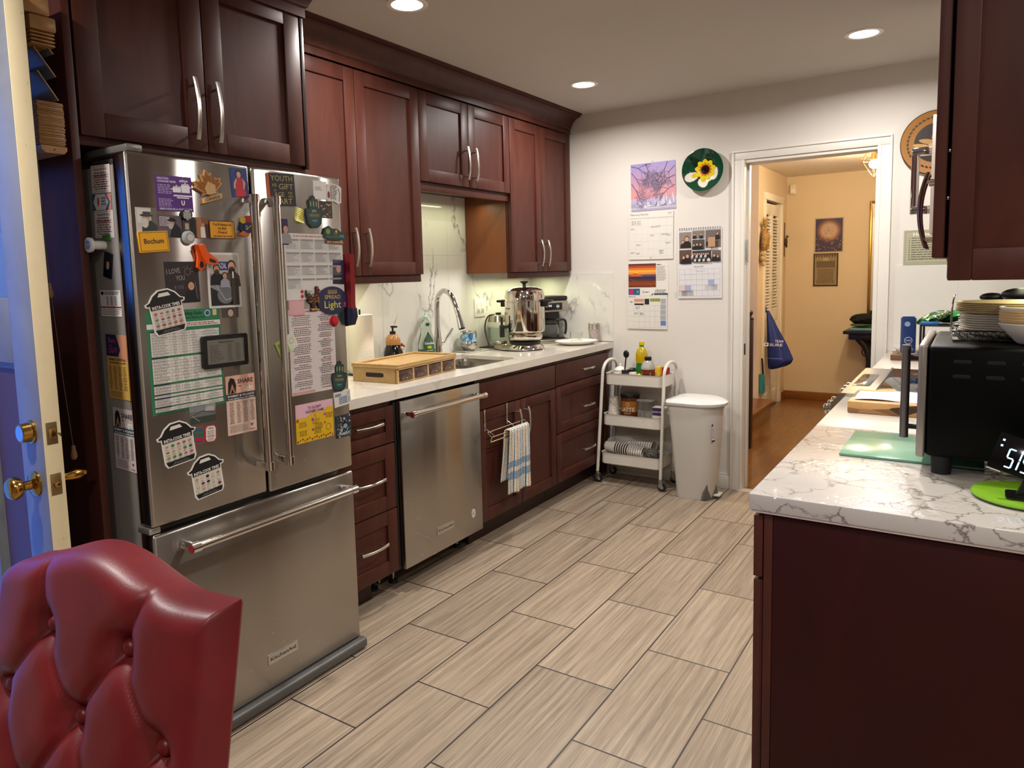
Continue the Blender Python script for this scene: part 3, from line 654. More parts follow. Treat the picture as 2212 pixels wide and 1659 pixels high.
# local frame: x across, y depth (back at +y), seat toward -y
HW=.245
BT=[]   # buttons (u,z) relative
for zz,us in ((.865,(-.105,.075)),(.748,(-.205,-.015,.165)),(.615,(-.115,.06,.225)),(.50,(-.205,-.015,.165))):
    for u_ in us: BT.append((u_,zz))
def topz(u):
    e_=max(0,(-HW+.055)-u)/.055
    return .946+.044*(.5+.5*math.cos(PI*min(abs(u+.02)/HW/.85,1)))-.030*(1-math.sqrt(max(0,1-e_*e_)))
creases=[]
for i,(u1,z1) in enumerate(BT):
    for j,(u2_,z2) in enumerate(BT):
        if j>i and abs(abs(z1-z2)-.12)<.035 and abs(u1-u2_)<.13: creases.append(((u1,z1),(u2_,z2)))
creases+= [((-.105,.865),(-.125,.99)),((.075,.865),(.135,.99)),((-.205,.748),(-.26,.755)),((.225,.615),(.26,.60))]
def segd(p,a,b):
    ax,ay=a;bx,by=b;px,py=p; dx,dy=bx-ax,by-ay; t_=max(0,min(1,((px-ax)*dx+(py-ay)*dy)/(dx*dx+dy*dy))); return math.hypot(px-ax-t_*dx,py-ay-t_*dy)
def front(u,z):
    d=0
    for (bu,bz) in BT:
        q=math.hypot(u-bu,z-bz); d+= .030*math.exp(-(q/.028)**2)
    m_=min(segd((u,z),a,b) for a,b in creases); d+=.0075*math.exp(-(m_/.006)**2)+.006*math.exp(-(m_/.022)**2)
    puff=.012*(1-(abs(u)/HW)**4)
    return -.045-puff+min(d,.036)
mb=MB(LEA); NU,NV=110,130
zb=.40
def rim(t): return 1-(1-min(t,1))**2
def F(i,j):
    u=-HW+2*HW*i; tz=topz(u); z=zb+(tz-zb)*j
    eu=(HW-abs(u)); ez=(tz-z)
    y=front(u,z)
    k=0
    if eu<.022: k=1-math.sqrt(max(0,1-((.022-eu)/.022)**2))
    if ez<.03: k=max(k,1-math.sqrt(max(0,1-((.03-ez)/.03)**2)))
    return (u,y+(-.02-y)*k*.9,z)
Vf=mb.grid(F,NU,NV)
def Bk(i,j):
    u=-HW+2*HW*i; tz=topz(u); z=zb+(tz-zb)*j; 
    return (u,.028 - (.012 if min(HW-abs(u),tz-z)<.006 else 0),z)
Vb=mb.grid(Bk,NU,NV)
for j in range(NV):
    mb.face([Vf[0][j],Vf[0][j+1],Vb[0][j+1],Vb[0][j]]); mb.face([Vf[NU][j],Vf[NU][j+1],Vb[NU][j+1],Vb[NU][j]])
for i in range(NU):
    mb.face([Vf[i][NV],Vf[i+1][NV],Vb[i+1][NV],Vb[i][NV]]); mb.face([Vf[i][0],Vf[i+1][0],Vb[i+1][0],Vb[i][0]])
for v_ in mb.bm.verts:   # lean back
    v_.co.y += .24+(v_.co.z-.45)*.20
back=mb.build('backrest',ch,ang=60)
for (bu,bz) in BT:
    y=front(bu,bz)+.24+(bz-.45)*.20
    MB(LEA).sphere((bu,y-.007,bz),.0135,16,(1,.75,1)).build('button',back)
MB(LEA).box(-HW,HW,-.27,.20,.40,.485,.03,4).build('seat',ch)
for sx in (-1,1):
    MB(WALNUT).cyl((sx*.21,-.235,0),(sx*.215,-.235,.41),.016,.024).build('leg',ch)
    MB(WALNUT).cyl((sx*.20,.27,0),(sx*.205,.20,.41),.016,.024).build('leg',ch)

# ---------------------------------------------------------------- hall things
r=thing('closet_door','white louvred bifold closet door at the end of the hall','door',(HLX,2.98,.01))
WH=mat('#e6dfce',.5)
for a,b in ((CW0+.004,(CW0+CW1)/2-.002),((CW0+CW1)/2+.002,CW1-.02)):
    mb=MB(WH); x0,x1=HLX-.040,HLX-.010; st_=.045
    mb.box(x0,x1,a,a+st_,.012,2.005,.002).box(x0,x1,b-st_,b,.012,2.005,.002)
    for c,e_ in ((.012,.16),(.86,.97),(1.90,2.005)): mb.box(x0,x1,a+st_,b-st_,c,e_,.002)
    mb.box(x0+.008,x1-.008,a+st_,b-st_,.16,.86)
    lf=mb.build('door_panel',r,True)
    lv=MB(WH)
    for k in range(30):
        z=.985+k*.0305; lv.X=Matrix.Translation(((x0+x1)/2,(a+b)/2,z))@Matrix.Rotation(.75,4,'Y'); lv.box(-.019,.019,-(b-a)/2+st_,(b-a)/2-st_,-.003,.003)
    lv.build('louvre_slats',lf,True)
mb=MB(mat('#e6dfce',.45)); 
mb.box(HLX-.001,HLX+.016,CW0-.06,CW0,0,2.03,.003).box(HLX-.001,HLX+.016,CW1,CW1+.06,0,2.03,.003).box(HLX-.001,HLX+.018,CW0-.06,CW1+.06,2.0303,2.095,.003).box(.936,HLX,CW1-.015,CW1,0,2.03).box(.936,HLX,CW0,CW0+.003,0,2.03)
struct('trim_2',mb)
# stair step and newel
r=thing('stair_step','bottom oak stair step with a rounded nosing beside the dark newel post','stair',(.9,1.7,0))
MB(OAKF).box(-.2,1.165,1.22,2.335,0,.15,.002).build('riser_block',r,True)
MB(wood('tread_oak','#6d4120','#8a5730',(2,12,2),.35,.3)).box(-.2,1.195,1.19,2.335,.152,.182,.012,3).build('tread',r,True)
r=thing('newel_post','dark brown wooden newel post just inside the hall doorway','post',(1.272,1.12,0))
NW=mat('#2b1a10',.35)
MB(NW).box(-.028,.028,-.028,.028,0,1.0,.004).build('shaft',r)
MB(NW).lathe([(.032,1.0),(.036,1.006),(.034,1.014),(.018,1.022),(.016,1.030),(.026,1.042),(.029,1.056),(.024,1.070),(.012,1.078),(0,1.080)]).build('ball_cap',r)
# second stair panel (skirting wall)
# pendant
r=thing('pendant_lamp','brass geometric wire-cage pendant lamp lit in the hall','lamp',(2.0,2.0,2.20))
GO=mat('#c79a52',.25,1)
top=[(.035*math.cos(a),.035*math.sin(a),.115) for a in [i*PI/3 for i in range(6)]]; mid=[(.098*math.cos(a),.098*math.sin(a),.02) for a in [i*PI/3+PI/6 for i in range(6)]]; bot=(0,0,-.118)
mb=MB(GO)
for i in range(6):
    mb.tube([mid[i],bot],.0022,6); mb.tube([mid[i],mid[(i+1)%6]],.0022,6); mb.tube([top[i],mid[i]],.0022,6); mb.tube([top[(i+1)%6],mid[i]],.0022,6)
mb.build('wire_cage',r)
MB(GO).cyl((0,0,.03),(0,0,.119),.022).build('lamp_holder',r)
MB(mat('#ffd9a0',.3,emit=30.0)).sphere((0,0,-.008),.036,20).build('bulb',r)
# wall pictures in the hall are built with the cards below
r=thing('motion_sensor','small white motion sensor high in the hall corner','sensor',(1.10,3.499,2.19))
MB(mat('#e3d9c4',.4)).box(-.03,.03,-.035,0,-.05,.05,.008,3).build('housing',r)
MB(mat('#f1ebdf',.25)).box(-.02,.02,-.040,-.034,-.035,.005,.004,2).build('lens',r)
# leaning mirror
r=thing('wall_mirror','tall mirror in a thin gold frame on the far hall wall','mirror',(2.05,3.49,1.43))
MB(mat('#b08a3c',.3,.9)).box(1.815,1.84,3.455,3.495,.80,2.015,.005).box(2.26,2.285,3.455,3.495,.80,2.015,.005).box(1.84,2.26,3.455,3.495,1.99,2.015,.005).box(1.84,2.26,3.455,3.495,.80,.825,.005).build('frame',r,True)
MB(mat('#d8d8d8',.02,1)).box(1.84,2.26,3.478,3.484,.825,1.99).build('glass',r,True)
# console table
r=thing('console_table','black console table with curved legs in the hall','table',(1.95,3.25,0))
BT_=mat('#0d0c0b',.35)
MB(BT_).box(1.655,2.4,3.08,3.49,.735,.765,.004).build('tabletop',r,True)
MB(BT_).box(1.70,2.32,3.12,3.46,.68,.7345,.003).build('apron',r,True)
for x in (1.76,2.26):
    pts=sm([(x+(.02 if x<2 else -.02),0,.69),(x+(.10 if x<2 else -.1),0,.60),(x+(.13 if x<2 else -.13),0,.42),(x+(.05 if x<2 else -.05),0,.22),(x-(.03 if x<2 else -.03),0,.02)],3)
    for y in (3.16,3.42):
        mb=MB(BT_); mb.tube([(p.x,y,p.z) for p in pts],[.036-.014*i/len(pts) for i in range(len(pts))],10).build('leg',r,True)
        if y<3.3 and x<2: MB(BT_).tube([(x+.10+.045*math.cos(a),y,.56+.045*math.sin(a)) for a in [k*2*PI/18 for k in range(18)]],.006,8,closed=True).build('scroll',r,True)

# ---------------------------------------------------------------- flat printed things (papers, magnets, photographs)
_TG={}
def text_geo(s, bold=False):
    k=(s,bold)
    if k not in _TG:
        c=bpy.data.curves.new('t','FONT'); c.body=s; c.resolution_u=2; c.size=1; c.align_x='LEFT'
        if bold: c.offset=.018
        o=bpy.data.objects.new('t',c); me=bpy.data.meshes.new_from_object(o)
        vs=[tuple(v.co[:2]) for v in me.vertices]; fs=[tuple(p.vertices) for p in me.polygons]
        bpy.data.objects.remove(o); bpy.data.meshes.remove(me); bpy.data.curves.remove(c)
        xs=[v[0] for v in vs] or [0]; _TG[k]=(vs,fs,min(xs),max(xs))
    return _TG[k]
FR={'fridge':(Vector((0,1,0)),Vector((0,0,1)),Vector((1,0,0))),'back':(Vector((1,0,0)),Vector((0,0,1)),Vector((0,-1,0)))}
class Card(MB):
    def __init__(s, fr, rot=0, rough=.45):
        super().__init__(); s.L=0; s.rough=rough; u,v,n=FR[fr] if isinstance(fr,str) else fr
        a=math.radians(rot); u1=u*math.cos(a)+v*math.sin(a); v1=v*math.cos(a)-u*math.sin(a)
        s.X=Matrix(((u1.x,v1.x,n.x,0),(u1.y,v1.y,n.y,0),(u1.z,v1.z,n.z,0),(0,0,0,1)))
    def c(s,h,rough=None): s.mat(mat(h,s.rough if rough is None else rough) if isinstance(h,str) else h); return s
    def slab(s,w,h,t,col,r=0):
        s.c(col)
        if r: s.prism(rrect(-w/2,w/2,-h/2,h/2,r,4),0,t,'z')
        else: s.box(-w/2,w/2,-h/2,h/2,0,t)
        s.L=t+.00012; return s
    def shape(s,pts,t,col): s.c(col).prism(pts,0,t,'z'); s.L=t+.00012; return s
    def up(s): s.L+=.00012; return s
    def bump(s): s.L+=3e-5; return s
    def rect(s,u0,v0,u1,v1,col): return s.poly([(u0,v0),(u1,v0),(u1,v1),(u0,v1)],col)
    def poly(s,pts,col): s.bump(); s.c(col); s.face([s.v((a,b,s.L)) for a,b in pts],False); return s
    def ell(s,cx,cy,rx,ry=None,col='#000000',n=18): ry=rx if ry is None else ry; return s.poly([(cx+rx*math.cos(2*PI*i/n),cy+ry*math.sin(2*PI*i/n)) for i in range(n)],col)
    def ring(s,cx,cy,r,w,col,n=20):
        s.c(col); A=[s.v((cx+r*math.cos(2*PI*i/n),cy+r*math.sin(2*PI*i/n),s.L)) for i in range(n)]; B=[s.v((cx+(r-w)*math.cos(2*PI*i/n),cy+(r-w)*math.sin(2*PI*i/n),s.L)) for i in range(n)]
        for i in range(n): s.face([A[i],A[(i+1)%n],B[(i+1)%n],B[i]],False)
        return s
    def line(s,pts,w,col):
        s.c(col); s.nl=(getattr(s,'nl',0)+1)%40; L0=s.L; s.L+=1.5e-5+s.nl*1.2e-5
        for (x0,y0),(x1,y1) in zip(pts,pts[1:]):
            d=math.hypot(x1-x0,y1-y0) or 1e-9; nx,ny=-(y1-y0)/d*w/2,(x1-x0)/d*w/2
            s.face([s.v((x0+nx,y0+ny,s.L)),s.v((x0-nx,y0-ny,s.L)),s.v((x1-nx,y1-ny,s.L)),s.v((x1+nx,y1+ny,s.L))],False); s.L+=4e-6
        s.L=L0; return s
    def frame(s,u0,v0,u1,v1,w,col): return s.line([(u0,v0),(u1,v0),(u1,v1),(u0,v1),(u0,v0)],w,col)
    def text(s,t,u,v,h,col,w=None,al='c',bold=True,rot=0):
        vs,fs,a,b=text_geo(t,bold); sc=h/.72; sx=sc if w is None else w/max(b-a,1e-6)
        wid=(b-a)*sx; off={'c':-wid/2,'l':0,'r':-wid}[al]; s.c(col); cr,sr=math.cos(math.radians(rot)),math.sin(math.radians(rot))
        P=[]
        for x,y in vs:
            X=(x-a)*sx+off; Y=y*sc; P.append(s.v((u+X*cr-Y*sr,v+X*sr+Y*cr,s.L+.0002)))
        for f in fs: s.face([P[i] for i in f],False)
        return s
    def scrib(s,u0,v0,u1,v1,rows,col,fill=.55,al='l',wmin=.15,wmax=.6,short=0.25):
        s.L+=6e-5
        s.c(col); dv=(v1-v0)/rows; W_=u1-u0
        if dv<1e-4: return s
        rnd=random.Random(int((u0*7+v0*13+rows)*1e5))
        for i in range(rows):
            y=v1-dv*(i+.5); hh=dv*fill/2; x=u0; end=u1-W_*rnd.random()*short
            if al=='c': d=W_*rnd.random()*short*.5; x=u0+d; end=u1-d
            while x<end:
                l=dv*rnd.uniform(wmin,wmax)*4; e=min(x+l,end)
                s.face([s.v((x,y-hh,s.L)),s.v((e,y-hh,s.L)),s.v((e,y+hh,s.L)),s.v((x,y+hh,s.L))],False); x=e+dv*.45
        return s
    def table(s,u0,v0,u1,v1,nx,ny,w,col):
        for i in range(nx+1): x=u0+(u1-u0)*i/nx; s.line([(x,v0),(x,v1)],w,col)
        for j in range(ny+1): y=v0+(v1-v0)*j/ny; s.line([(u0,y),(u1,y)],w,col)
        return s
    def person(s,u,v,h,shirt,hair='#2a1c14',skin='#c99a7c',beard=None,hat=None,wide=1.0):
        # bust: v bottom, h height
        hr=h*.17; s.poly([(u-h*.38*wide,v),(u+h*.38*wide,v),(u+h*.33*wide,v+h*.42),(u+h*.14,v+h*.58),(u-h*.14,v+h*.58),(u-h*.33*wide,v+h*.42)],shirt); s.up()
        s.ell(u,v+h*.80,hr*1.12,hr*1.25,hair); s.up(); s.ell(u,v+h*.75,hr*.92,hr*1.12,skin); s.up()
        if beard: s.ell(u,v+h*.62,hr*.8,hr*.8,beard); s.up()
        if hat: s.rect(u-hr*1.7,v+h*.86,u+hr*1.7,v+h*.90,hat); s.rect(u-hr,v+h*.9,u+hr,v+h*1.02,hat); s.up()
        for q in (-.35,.35): s.ell(u+hr*q,v+h*.775,hr*.1,hr*.08,'#2b1a14',8)
        s.line([(u-hr*.3,v+h*.68),(u+hr*.3,v+h*.68)],hr*.1,'#8a4a40'); s.up(); return s
    def done(s,name,loc,label,cat,group=None):
        o=s.build(name); o.location=loc; return tag(o,label,cat,group)
def F_(y,z,off=0): return (FX+.0002+off,y,z)

MG='fridge door magnets'
# --- left door
w,h=.111,.098
k=Card('fridge',.8).slab(w,h,.0012,'#55217f')
k.text('INDUCTION',-.05,.038,.0055,'#e9e2f0',.034,'l').text('COOKWARE TESTER',-.05,.030,.0055,'#e9e2f0',.056,'l').text('salton',.030,.034,.008,'#f2eef5',.026)
k.scrib(-.05,-.002,-.008,.025,6,'#c9b4da',.4); k.scrib(-.05,-.038,-.005,-.014,6,'#c9b4da',.4)
k.rect(-.005,.004,.020,.018,'#f2eef5').rect(-.011,.011,.026,.014,'#f2eef5').rect(.022,.004,.048,.026,'#f2eef5').rect(.019,.018,.052,.0215,'#f2eef5').rect(-.003,.019,.018,.021,'#f2eef5').rect(.024,.027,.046,.029,'#f2eef5').ell(.007,.023,.002,None,'#f2eef5').ell(.035,.031,.002,None,'#f2eef5').rect(-.004,-.007,.054,-.003,'#f2eef5').rect(.006,-.012,.044,-.009,'#f2eef5')
k.line([(.020,-.018),(.020,-.027),(.024,-.031),(.028,-.027),(.028,-.018)],.003,'#f2eef5').text('VERIFICATEUR DE LA CONDUCTIVITE',.0,-.046,.0055,'#e9e2f0',.10)
k.done('magnet_card',F_(-3.300,1.649),'purple induction cookware tester card with white pots near the top of the left fridge door','magnet')
# maple leaf
def leaf(sc):
    half=[(0,-.30),(.04,-.30),(.03,-.62),(.0,-.62)]
    P=[(0,1.0),(.16,.68),(.34,.78),(.28,.30),(.52,.52),(.60,.40),(.90,.44),(.80,.20),(.92,.10),(.46,-.22),(.52,-.40),(.06,-.30),(.06,-.72),(-.06,-.72),(-.06,-.30),(-.52,-.40),(-.46,-.22),(-.92,.10),(-.80,.20),(-.90,.44),(-.60,.40),(-.52,.52),(-.28,.30),(-.34,.78),(-.16,.68)]
    return [(x*sc,y*sc) for x,y in P]
LW=NT('leaf_marquetry'); mp=LW.ocoord((60,60,60)); n=LW.n('ShaderNodeTexNoise',i_Scale=4.0,i_Detail=5.0); LW.l(mp,0,n,'Vector'); rr=LW.ramp(n,'Fac',[(.35,'#6d3f12'),(.6,'#a8691f')]); LW.l(rr,0,LW.b,'Base Color'); LW.b.inputs['Roughness'].default_value=.3; LW=LW.m
def solid_poly(k,pts,t):  # concave-safe
    k.prism(pts,0,t,'z')
k=Card('fridge',12); k.c('#b98a52'); k.prism(leaf(.052),0,.008,'z'); k.L=.0082; k.c(LW); k.face([k.v((x*.86,y*.86+.001,k.L)) for x,y in leaf(.052)],False); k.up(); k.poly([(-.012,-.02),(.018,-.02),(.022,.004),(.0,.018),(-.016,.0)],'#c7a06a'); k.up()
k.c('#c49a62'); k.prism([(-.03,-.042),(.034,-.036),(.036,-.022),(-.028,-.028)],.0,.011,'z'); k.L=.0112; k.text('CANADA',.003,-.0355,.0085,'#2b180b',.05,rot=4)
k.done('leaf_magnet',F_(-3.192,1.675),'wooden maple leaf magnet with a CANADA ribbon on the left fridge door','magnet')
k=Card('fridge',3.5).slab(.062,.088,.0008,'#16265e'); k.rect(-.029,-.042,.029,.042,'#1d3479'); k.up().poly([(-.018,-.042),(.022,-.042),(.014,.004),(.010,.016),(-.008,.016),(-.012,.004)],'#b6202e'); k.up().poly([(-.010,.014),(-.020,.0),(-.022,-.016),(-.016,-.020),(-.014,-.004),(-.008,.008)],'#c79a86').poly([(.012,.014),(.022,.0),(.016,-.020),(.012,-.018),(.014,-.002)],'#c79a86'); k.up().ell(0,.027,.0105,.0115,'#1e130f').up().ell(0,.024,.0075,.0095,'#cf9f83')
k.up(); k.rect(-.003,.0185,.003,.0195,'#8a3a38'); k.done('photo_magnet',F_(-3.081,1.699),'photograph of a girl in a red dress on blue at the fridge top','photograph')
def bust(name,w,h,c,rot,bg,people,label,border=None):
    k=Card('fridge' ,rot).slab(w,h,.0007,border or bg)
    if border: k.rect(-w/2+.004,-h/2+.004,w/2-.004,h/2-.004,bg)
    k.up()
    for p in people: k.person(*p[:4],**(p[4] if len(p)>4 else {}))
    return k.done(name,F_(*c),label,'photograph')
k=Card('fridge',.5).slab(.060,.084,.0007,'#c7c2ba'); k.rect(-.026,.0,.026,.038,'#d8d4cc').rect(.014,-.04,.03,.042,'#6d675e').up().poly([(-.016,-.042),(.03,-.042),(.03,-.005),(.012,.008),(-.004,.004),(-.014,-.012)],'#2f3a33').up().ell(-.001,.012,.011,.012,'#c7a38a').up().ell(-.005,.0,.010,.013,'#cfcac2').up().ell(.0,.021,.019,.004,'#3b3f44').rect(-.010,.021,.013,.031,'#3b3f44').rect(-.03,-.042,-.008,-.034,'#a3202a')
k.done('photo_magnet',F_(-3.389,1.563),'photo of a bearded man in a grey hat, leftmost on the left fridge door','photograph')
k=Card('fridge',-1).slab(.072,.062,.0007,'#5c5160'); k.rect(-.034,.0,-.004,.026,'#b5aab0').scrib(-.032,.002,-.006,.024,6,'#6c6068').up().poly([(-.004,-.030),(.034,-.030),(.030,-.006),(.014,.010),(.004,.004)],'#0e0d10').up().ell(.002,.008,.008,.010,'#b79a86').up().ell(-.001,.0,.007,.008,'#b9b2aa').up().ell(.004,.017,.014,.004,'#0c0c0d').rect(-.003,.016,.012,.024,'#0c0c0d')
k.done('photo_magnet',F_(-3.318,1.557),'photo of a stooped bearded man in black on the left fridge door','photograph')
k=Card('fridge',1).slab(.044,.060,.0007,'#1a1716'); k.rect(-.02,-.01,.004,.022,'#3f342c').rect(-.012,-.006,.0,.012,'#b3a08c').rect(.004,-.028,.020,.018,'#141011').up().ell(-.002,-.016,.008,.008,'#77695c'); k.done('photo_magnet',F_(-3.262,1.556),'small very dark photograph under the zigzag magnet on the left fridge door','photograph')
k=Card('fridge',0).slab(.044,.060,.0007,'#7d4d2c'); k.rect(-.02,-.028,-.004,.028,'#a9744a').rect(.008,-.028,.020,.012,'#3a211a').up().poly([(-.008,-.028),(.008,-.028),(.006,.002),(-.002,.010),(-.008,.0)],'#e3dfd6').up().ell(.0,.009,.005,.006,'#b98d70'); k.done('photo_magnet',F_(-3.217,1.556),'photograph of a person in a white shawl beside the orange friend magnet','photograph')
# zigzag and clear magnets
k=Card('fridge'); k.c('#111111').prism([(.017*math.cos(a),.0155*math.sin(a)) for a in [i*PI/12 for i in range(24)]],0,.006,'z'); k.L=.0062
for j in range(-3,4):
    pts=[(x*.004,.0044*j+(.0018 if (i%2) else -.0018)) for i,x in enumerate(range(-4,5))]; pts=[(x,y) for x,y in pts if math.hypot(x,y)<.0155]
    if len(pts)>1: k.line(pts,.0016,'#e8e6e0')
k.done('round_magnet',F_(-3.269,1.592,.001),'round black and white zigzag magnet on the left fridge door','magnet')
k=Card('fridge'); k.c(mat('#dfe4e2',.08,trans=.6)).lathe([(.0,.012),(.014,.011),(.019,.006),(.0195,0),(0,0)],(0,0,0),24,(0,0,1)); k.L=.0125; k.ell(0,0,.010,None,'#c9c6be',20); k.done('round_magnet',F_(-3.268,1.527,.001),'clear round dome magnet on the left fridge door beside the yellow town sign','magnet')
k=Card('fridge',.7).slab(.087,.053,.003,'#2a1a10').rect(-.0415,-.0245,.0415,.0245,'#e09a1c').up().text("You'll always be",0,.012,.008,'#2b1606',.064).text('my Best',0,.001,.008,'#2b1606',.03).text('Friend',.0,-.011,.008,'#2b1606',.03).text('you know too much!',0,-.021,.006,'#2b1606',.066)
k.done('message_magnet',F_(-3.153,1.553),'orange magnet reading You will always be my best friend on the left fridge door','magnet')
k=Card('fridge',0)
k.c('#17203a').prism([(-.028,-.012),(-.010,-.018),(-.002,.004),(-.020,.012)],0,.005,'z').c('#1e2c56').prism(rrect(-.008,.028,-.022,.010,.01),0,.008,'z').c('#b9a020').prism(rrect(-.020,.0,.006,.026,.008),0,.006,'z').c('#a3241f').prism(rrect(-.001,.020,.008,.031,.008),0,.007,'z').c('#b5652c').prism([(-.026,-.030),(.004,-.034),(.012,-.024),(-.012,-.016)],0,.007,'z'); k.L=.0083; k.line([(.0,-.012),(.018,.002)],.002,'#c9b14a').text('2',.0,-.012,.012,'#c9b14a'); k.done('souvenir_magnet',F_(-3.069,1.569),'colourful cluster-shaped souvenir magnet near the handle of the left fridge door','magnet')
k=Card('fridge',4).slab(.087,.057,.0035,'#e8a80e',.003).frame(-.040,-.025,.040,.025,.0012,'#3b2c08').up().text('Bochum',0,-.005,.014,'#241a06',.058); k.done('town_sign_magnet',F_(-3.374,1.513,.001),'yellow Bochum town sign magnet on the left fridge door','magnet')
# orange clip
r=thing('bag_clip','orange plastic bag clip stuck on the left fridge door','clip',F_(-3.224,1.471))
OR=mat('#e2571b',.35)
k=Card('fridge',0); k.c(OR).prism([(-.028,.036),(-.006,.038),(.006,.012),(-.002,-.030),(-.016,-.040),(-.026,-.030),(-.022,.0)],.002,.012,'z'); k.build('rear_jaw',r)
k=Card('fridge',0); k.c(OR).prism([(-.022,.034),(-.008,.038),(.004,.014),(.034,-.008),(.036,-.018),(.026,-.023),(.0,-.020),(-.010,.0)],.014,.024,'z'); k.build('front_jaw',r)
k=Card('fridge',0); k.L=.0243; k.poly([(.006,-.003),(.024,-.009),(.030,-.015),(.022,-.018),(.006,-.014)],'#15110f'); k.L=.0123; k.poly([(-.016,-.012),(-.008,-.014),(-.006,-.028),(-.014,-.034),(-.020,-.026)],'#15110f'); k.build('grip_pad',r)
# I love you photo
k=Card('fridge',.5).slab(.106,.118,.0007,'#2a2324').text('I LOVE',-.026,.026,.014,'#8d8584',.042,rot=6).text('YOU',-.006,.006,.014,'#8d8584',.028,rot=4).ring(.018,.030,.010,.001,'#8d8584').line([(.006,.044),(.010,.040)],.001,'#8d8584').line([(.018,.048),(.018,.042)],.001,'#8d8584').line([(.032,.042),(.027,.038)],.001,'#8d8584').line([(.036,.030),(.030,.030)],.001,'#8d8584').up()
k.line([(.040,.0),(.044,-.05)],.002,'#7a6a60').text('& I DO',-.012,-.018,.010,'#6d6665',.03); k.person(.026,-.058,.062,'#101114'); k.done('photo_magnet',F_(-3.294,1.399),'photo of a boy before a blackboard reading I LOVE YOU','photograph')
k=Card('fridge').slab(.114,.166,.001,'#d9d6d0',.005).rect(-.050,-.076,.050,.076,'#8f8d8f').rect(-.050,.02,.050,.076,'#b9b2a6').rect(-.030,.03,.014,.056,'#2a3a86').up().text('MAZAL',-.008,.036,.016,'#d8d4cc',.036).up()
k.poly([(-.050,-.020),(-.022,-.034),(.02,-.04),(.05,-.076),(-.05,-.076)],'#1e1f22').ell(.0,-.045,.028,.026,'#6f7275',20).up().line([(-.04,.0),(.0,-.06),(.04,-.05)],.002,'#b9bbb9')
k.up().person(-.026,-.014,.062,'#17181c',beard='#3a2a20').person(.026,-.02,.080,'#4a4036',beard='#1b1411').person(.0,-.022,.046,'#9aa0ac'); k.rect(.022,-.076,.046,.005,'#3a332c').up().rect(.026,.006,.031,.026,'#dcd8d0'); k.done('photo_magnet',F_(-3.155,1.402),'large white-bordered photograph of two men and a boy on the left fridge door','photograph')
k=Card('fridge',-2).slab(.058,.034,.0007,'#4d4540').up().ell(.0,.0,.014,.013,'#3a2a22').up().ell(.0,-.003,.010,.011,'#b39a8a'); k.done('photo_magnet',F_(-3.141,1.305),'small cut-off photograph of a child just under the white-bordered photograph','photograph')
# insta-cook pots
def pot(c,rot,label,kind):
    k=Card('fridge',rot)
    out=[(-.043,-.062),(.043,-.062),(.050,-.050),(.050,.018),(.060,.022),(.062,.030),(.050,.034),(.036,.052),(.016,.064),(-.016,.064),(-.036,.052),(-.050,.034),(-.062,.030),(-.060,.022),(-.050,.018),(-.050,-.050)]
    k.shape(out,.0012,'#e6e3dd')
    k.poly([(x*.93,y*.955) for x,y in out],'#cfc9c0'); k.up()
    k.poly([(-.056,.024),(.056,.024),(.057,.029),(.046,.033),(.033,.049),(.014,.060),(-.014,.060),(-.033,.049),(-.046,.033),(-.057,.029)],'#151515').rect(-.047,.010,.047,.024,'#151515').poly([(-.046,-.045),(.046,-.045),(.040,-.059),(-.040,-.059)],'#151515'); k.up()
    k.poly([(-.020,.044),(.020,.044),(.014,.054),(-.014,.054)],'#dedad2').text('INSTA-COOK TIMES',0,.0125,.009,'#f1efe9',.084)
    pal={0:['#a84a3c','#b05a42','#8a7a6a','#c06a50'],1:['#4f7a3a','#7a9a4a','#3d5a30','#b5543c','#caa36a','#c0504a','#b98a6a'],2:['#b09a5a','#a5703a','#c9b99a','#7a2a26','#cdbf9a','#2a2523']}[kind]
    rnd=random.Random(kind)
    for i in range(3):
        for j in range(5):
            x=-.036+j*.018; y=-.001-i*.0165; k.ell(x,y,.0055,rnd.uniform(.003,.0048),rnd.choice(pal),10); k.c('#4a4643'); k.scrib(x-.006,y-.010,x+.006,y-.0065,2,'#55504c',.4)
    k.scrib(-.030,-.056,.030,-.049,2,'#8a867f',.4,'c')
    return k.done('cooking_chart_magnet',F_(*c),label,'magnet')
pot((-3.349,1.318,.002),9,'pressure cooker shaped Insta-Cook Times magnet overlapping the green guide',0)
pot((-3.343,.938),6,'pressure cooker shaped Insta-Cook Times magnet, the middle one, left of the red win sticker',1)
pot((-3.257,.821),6,'pressure cooker shaped Insta-Cook Times magnet, the lowest one on the left fridge door',2)
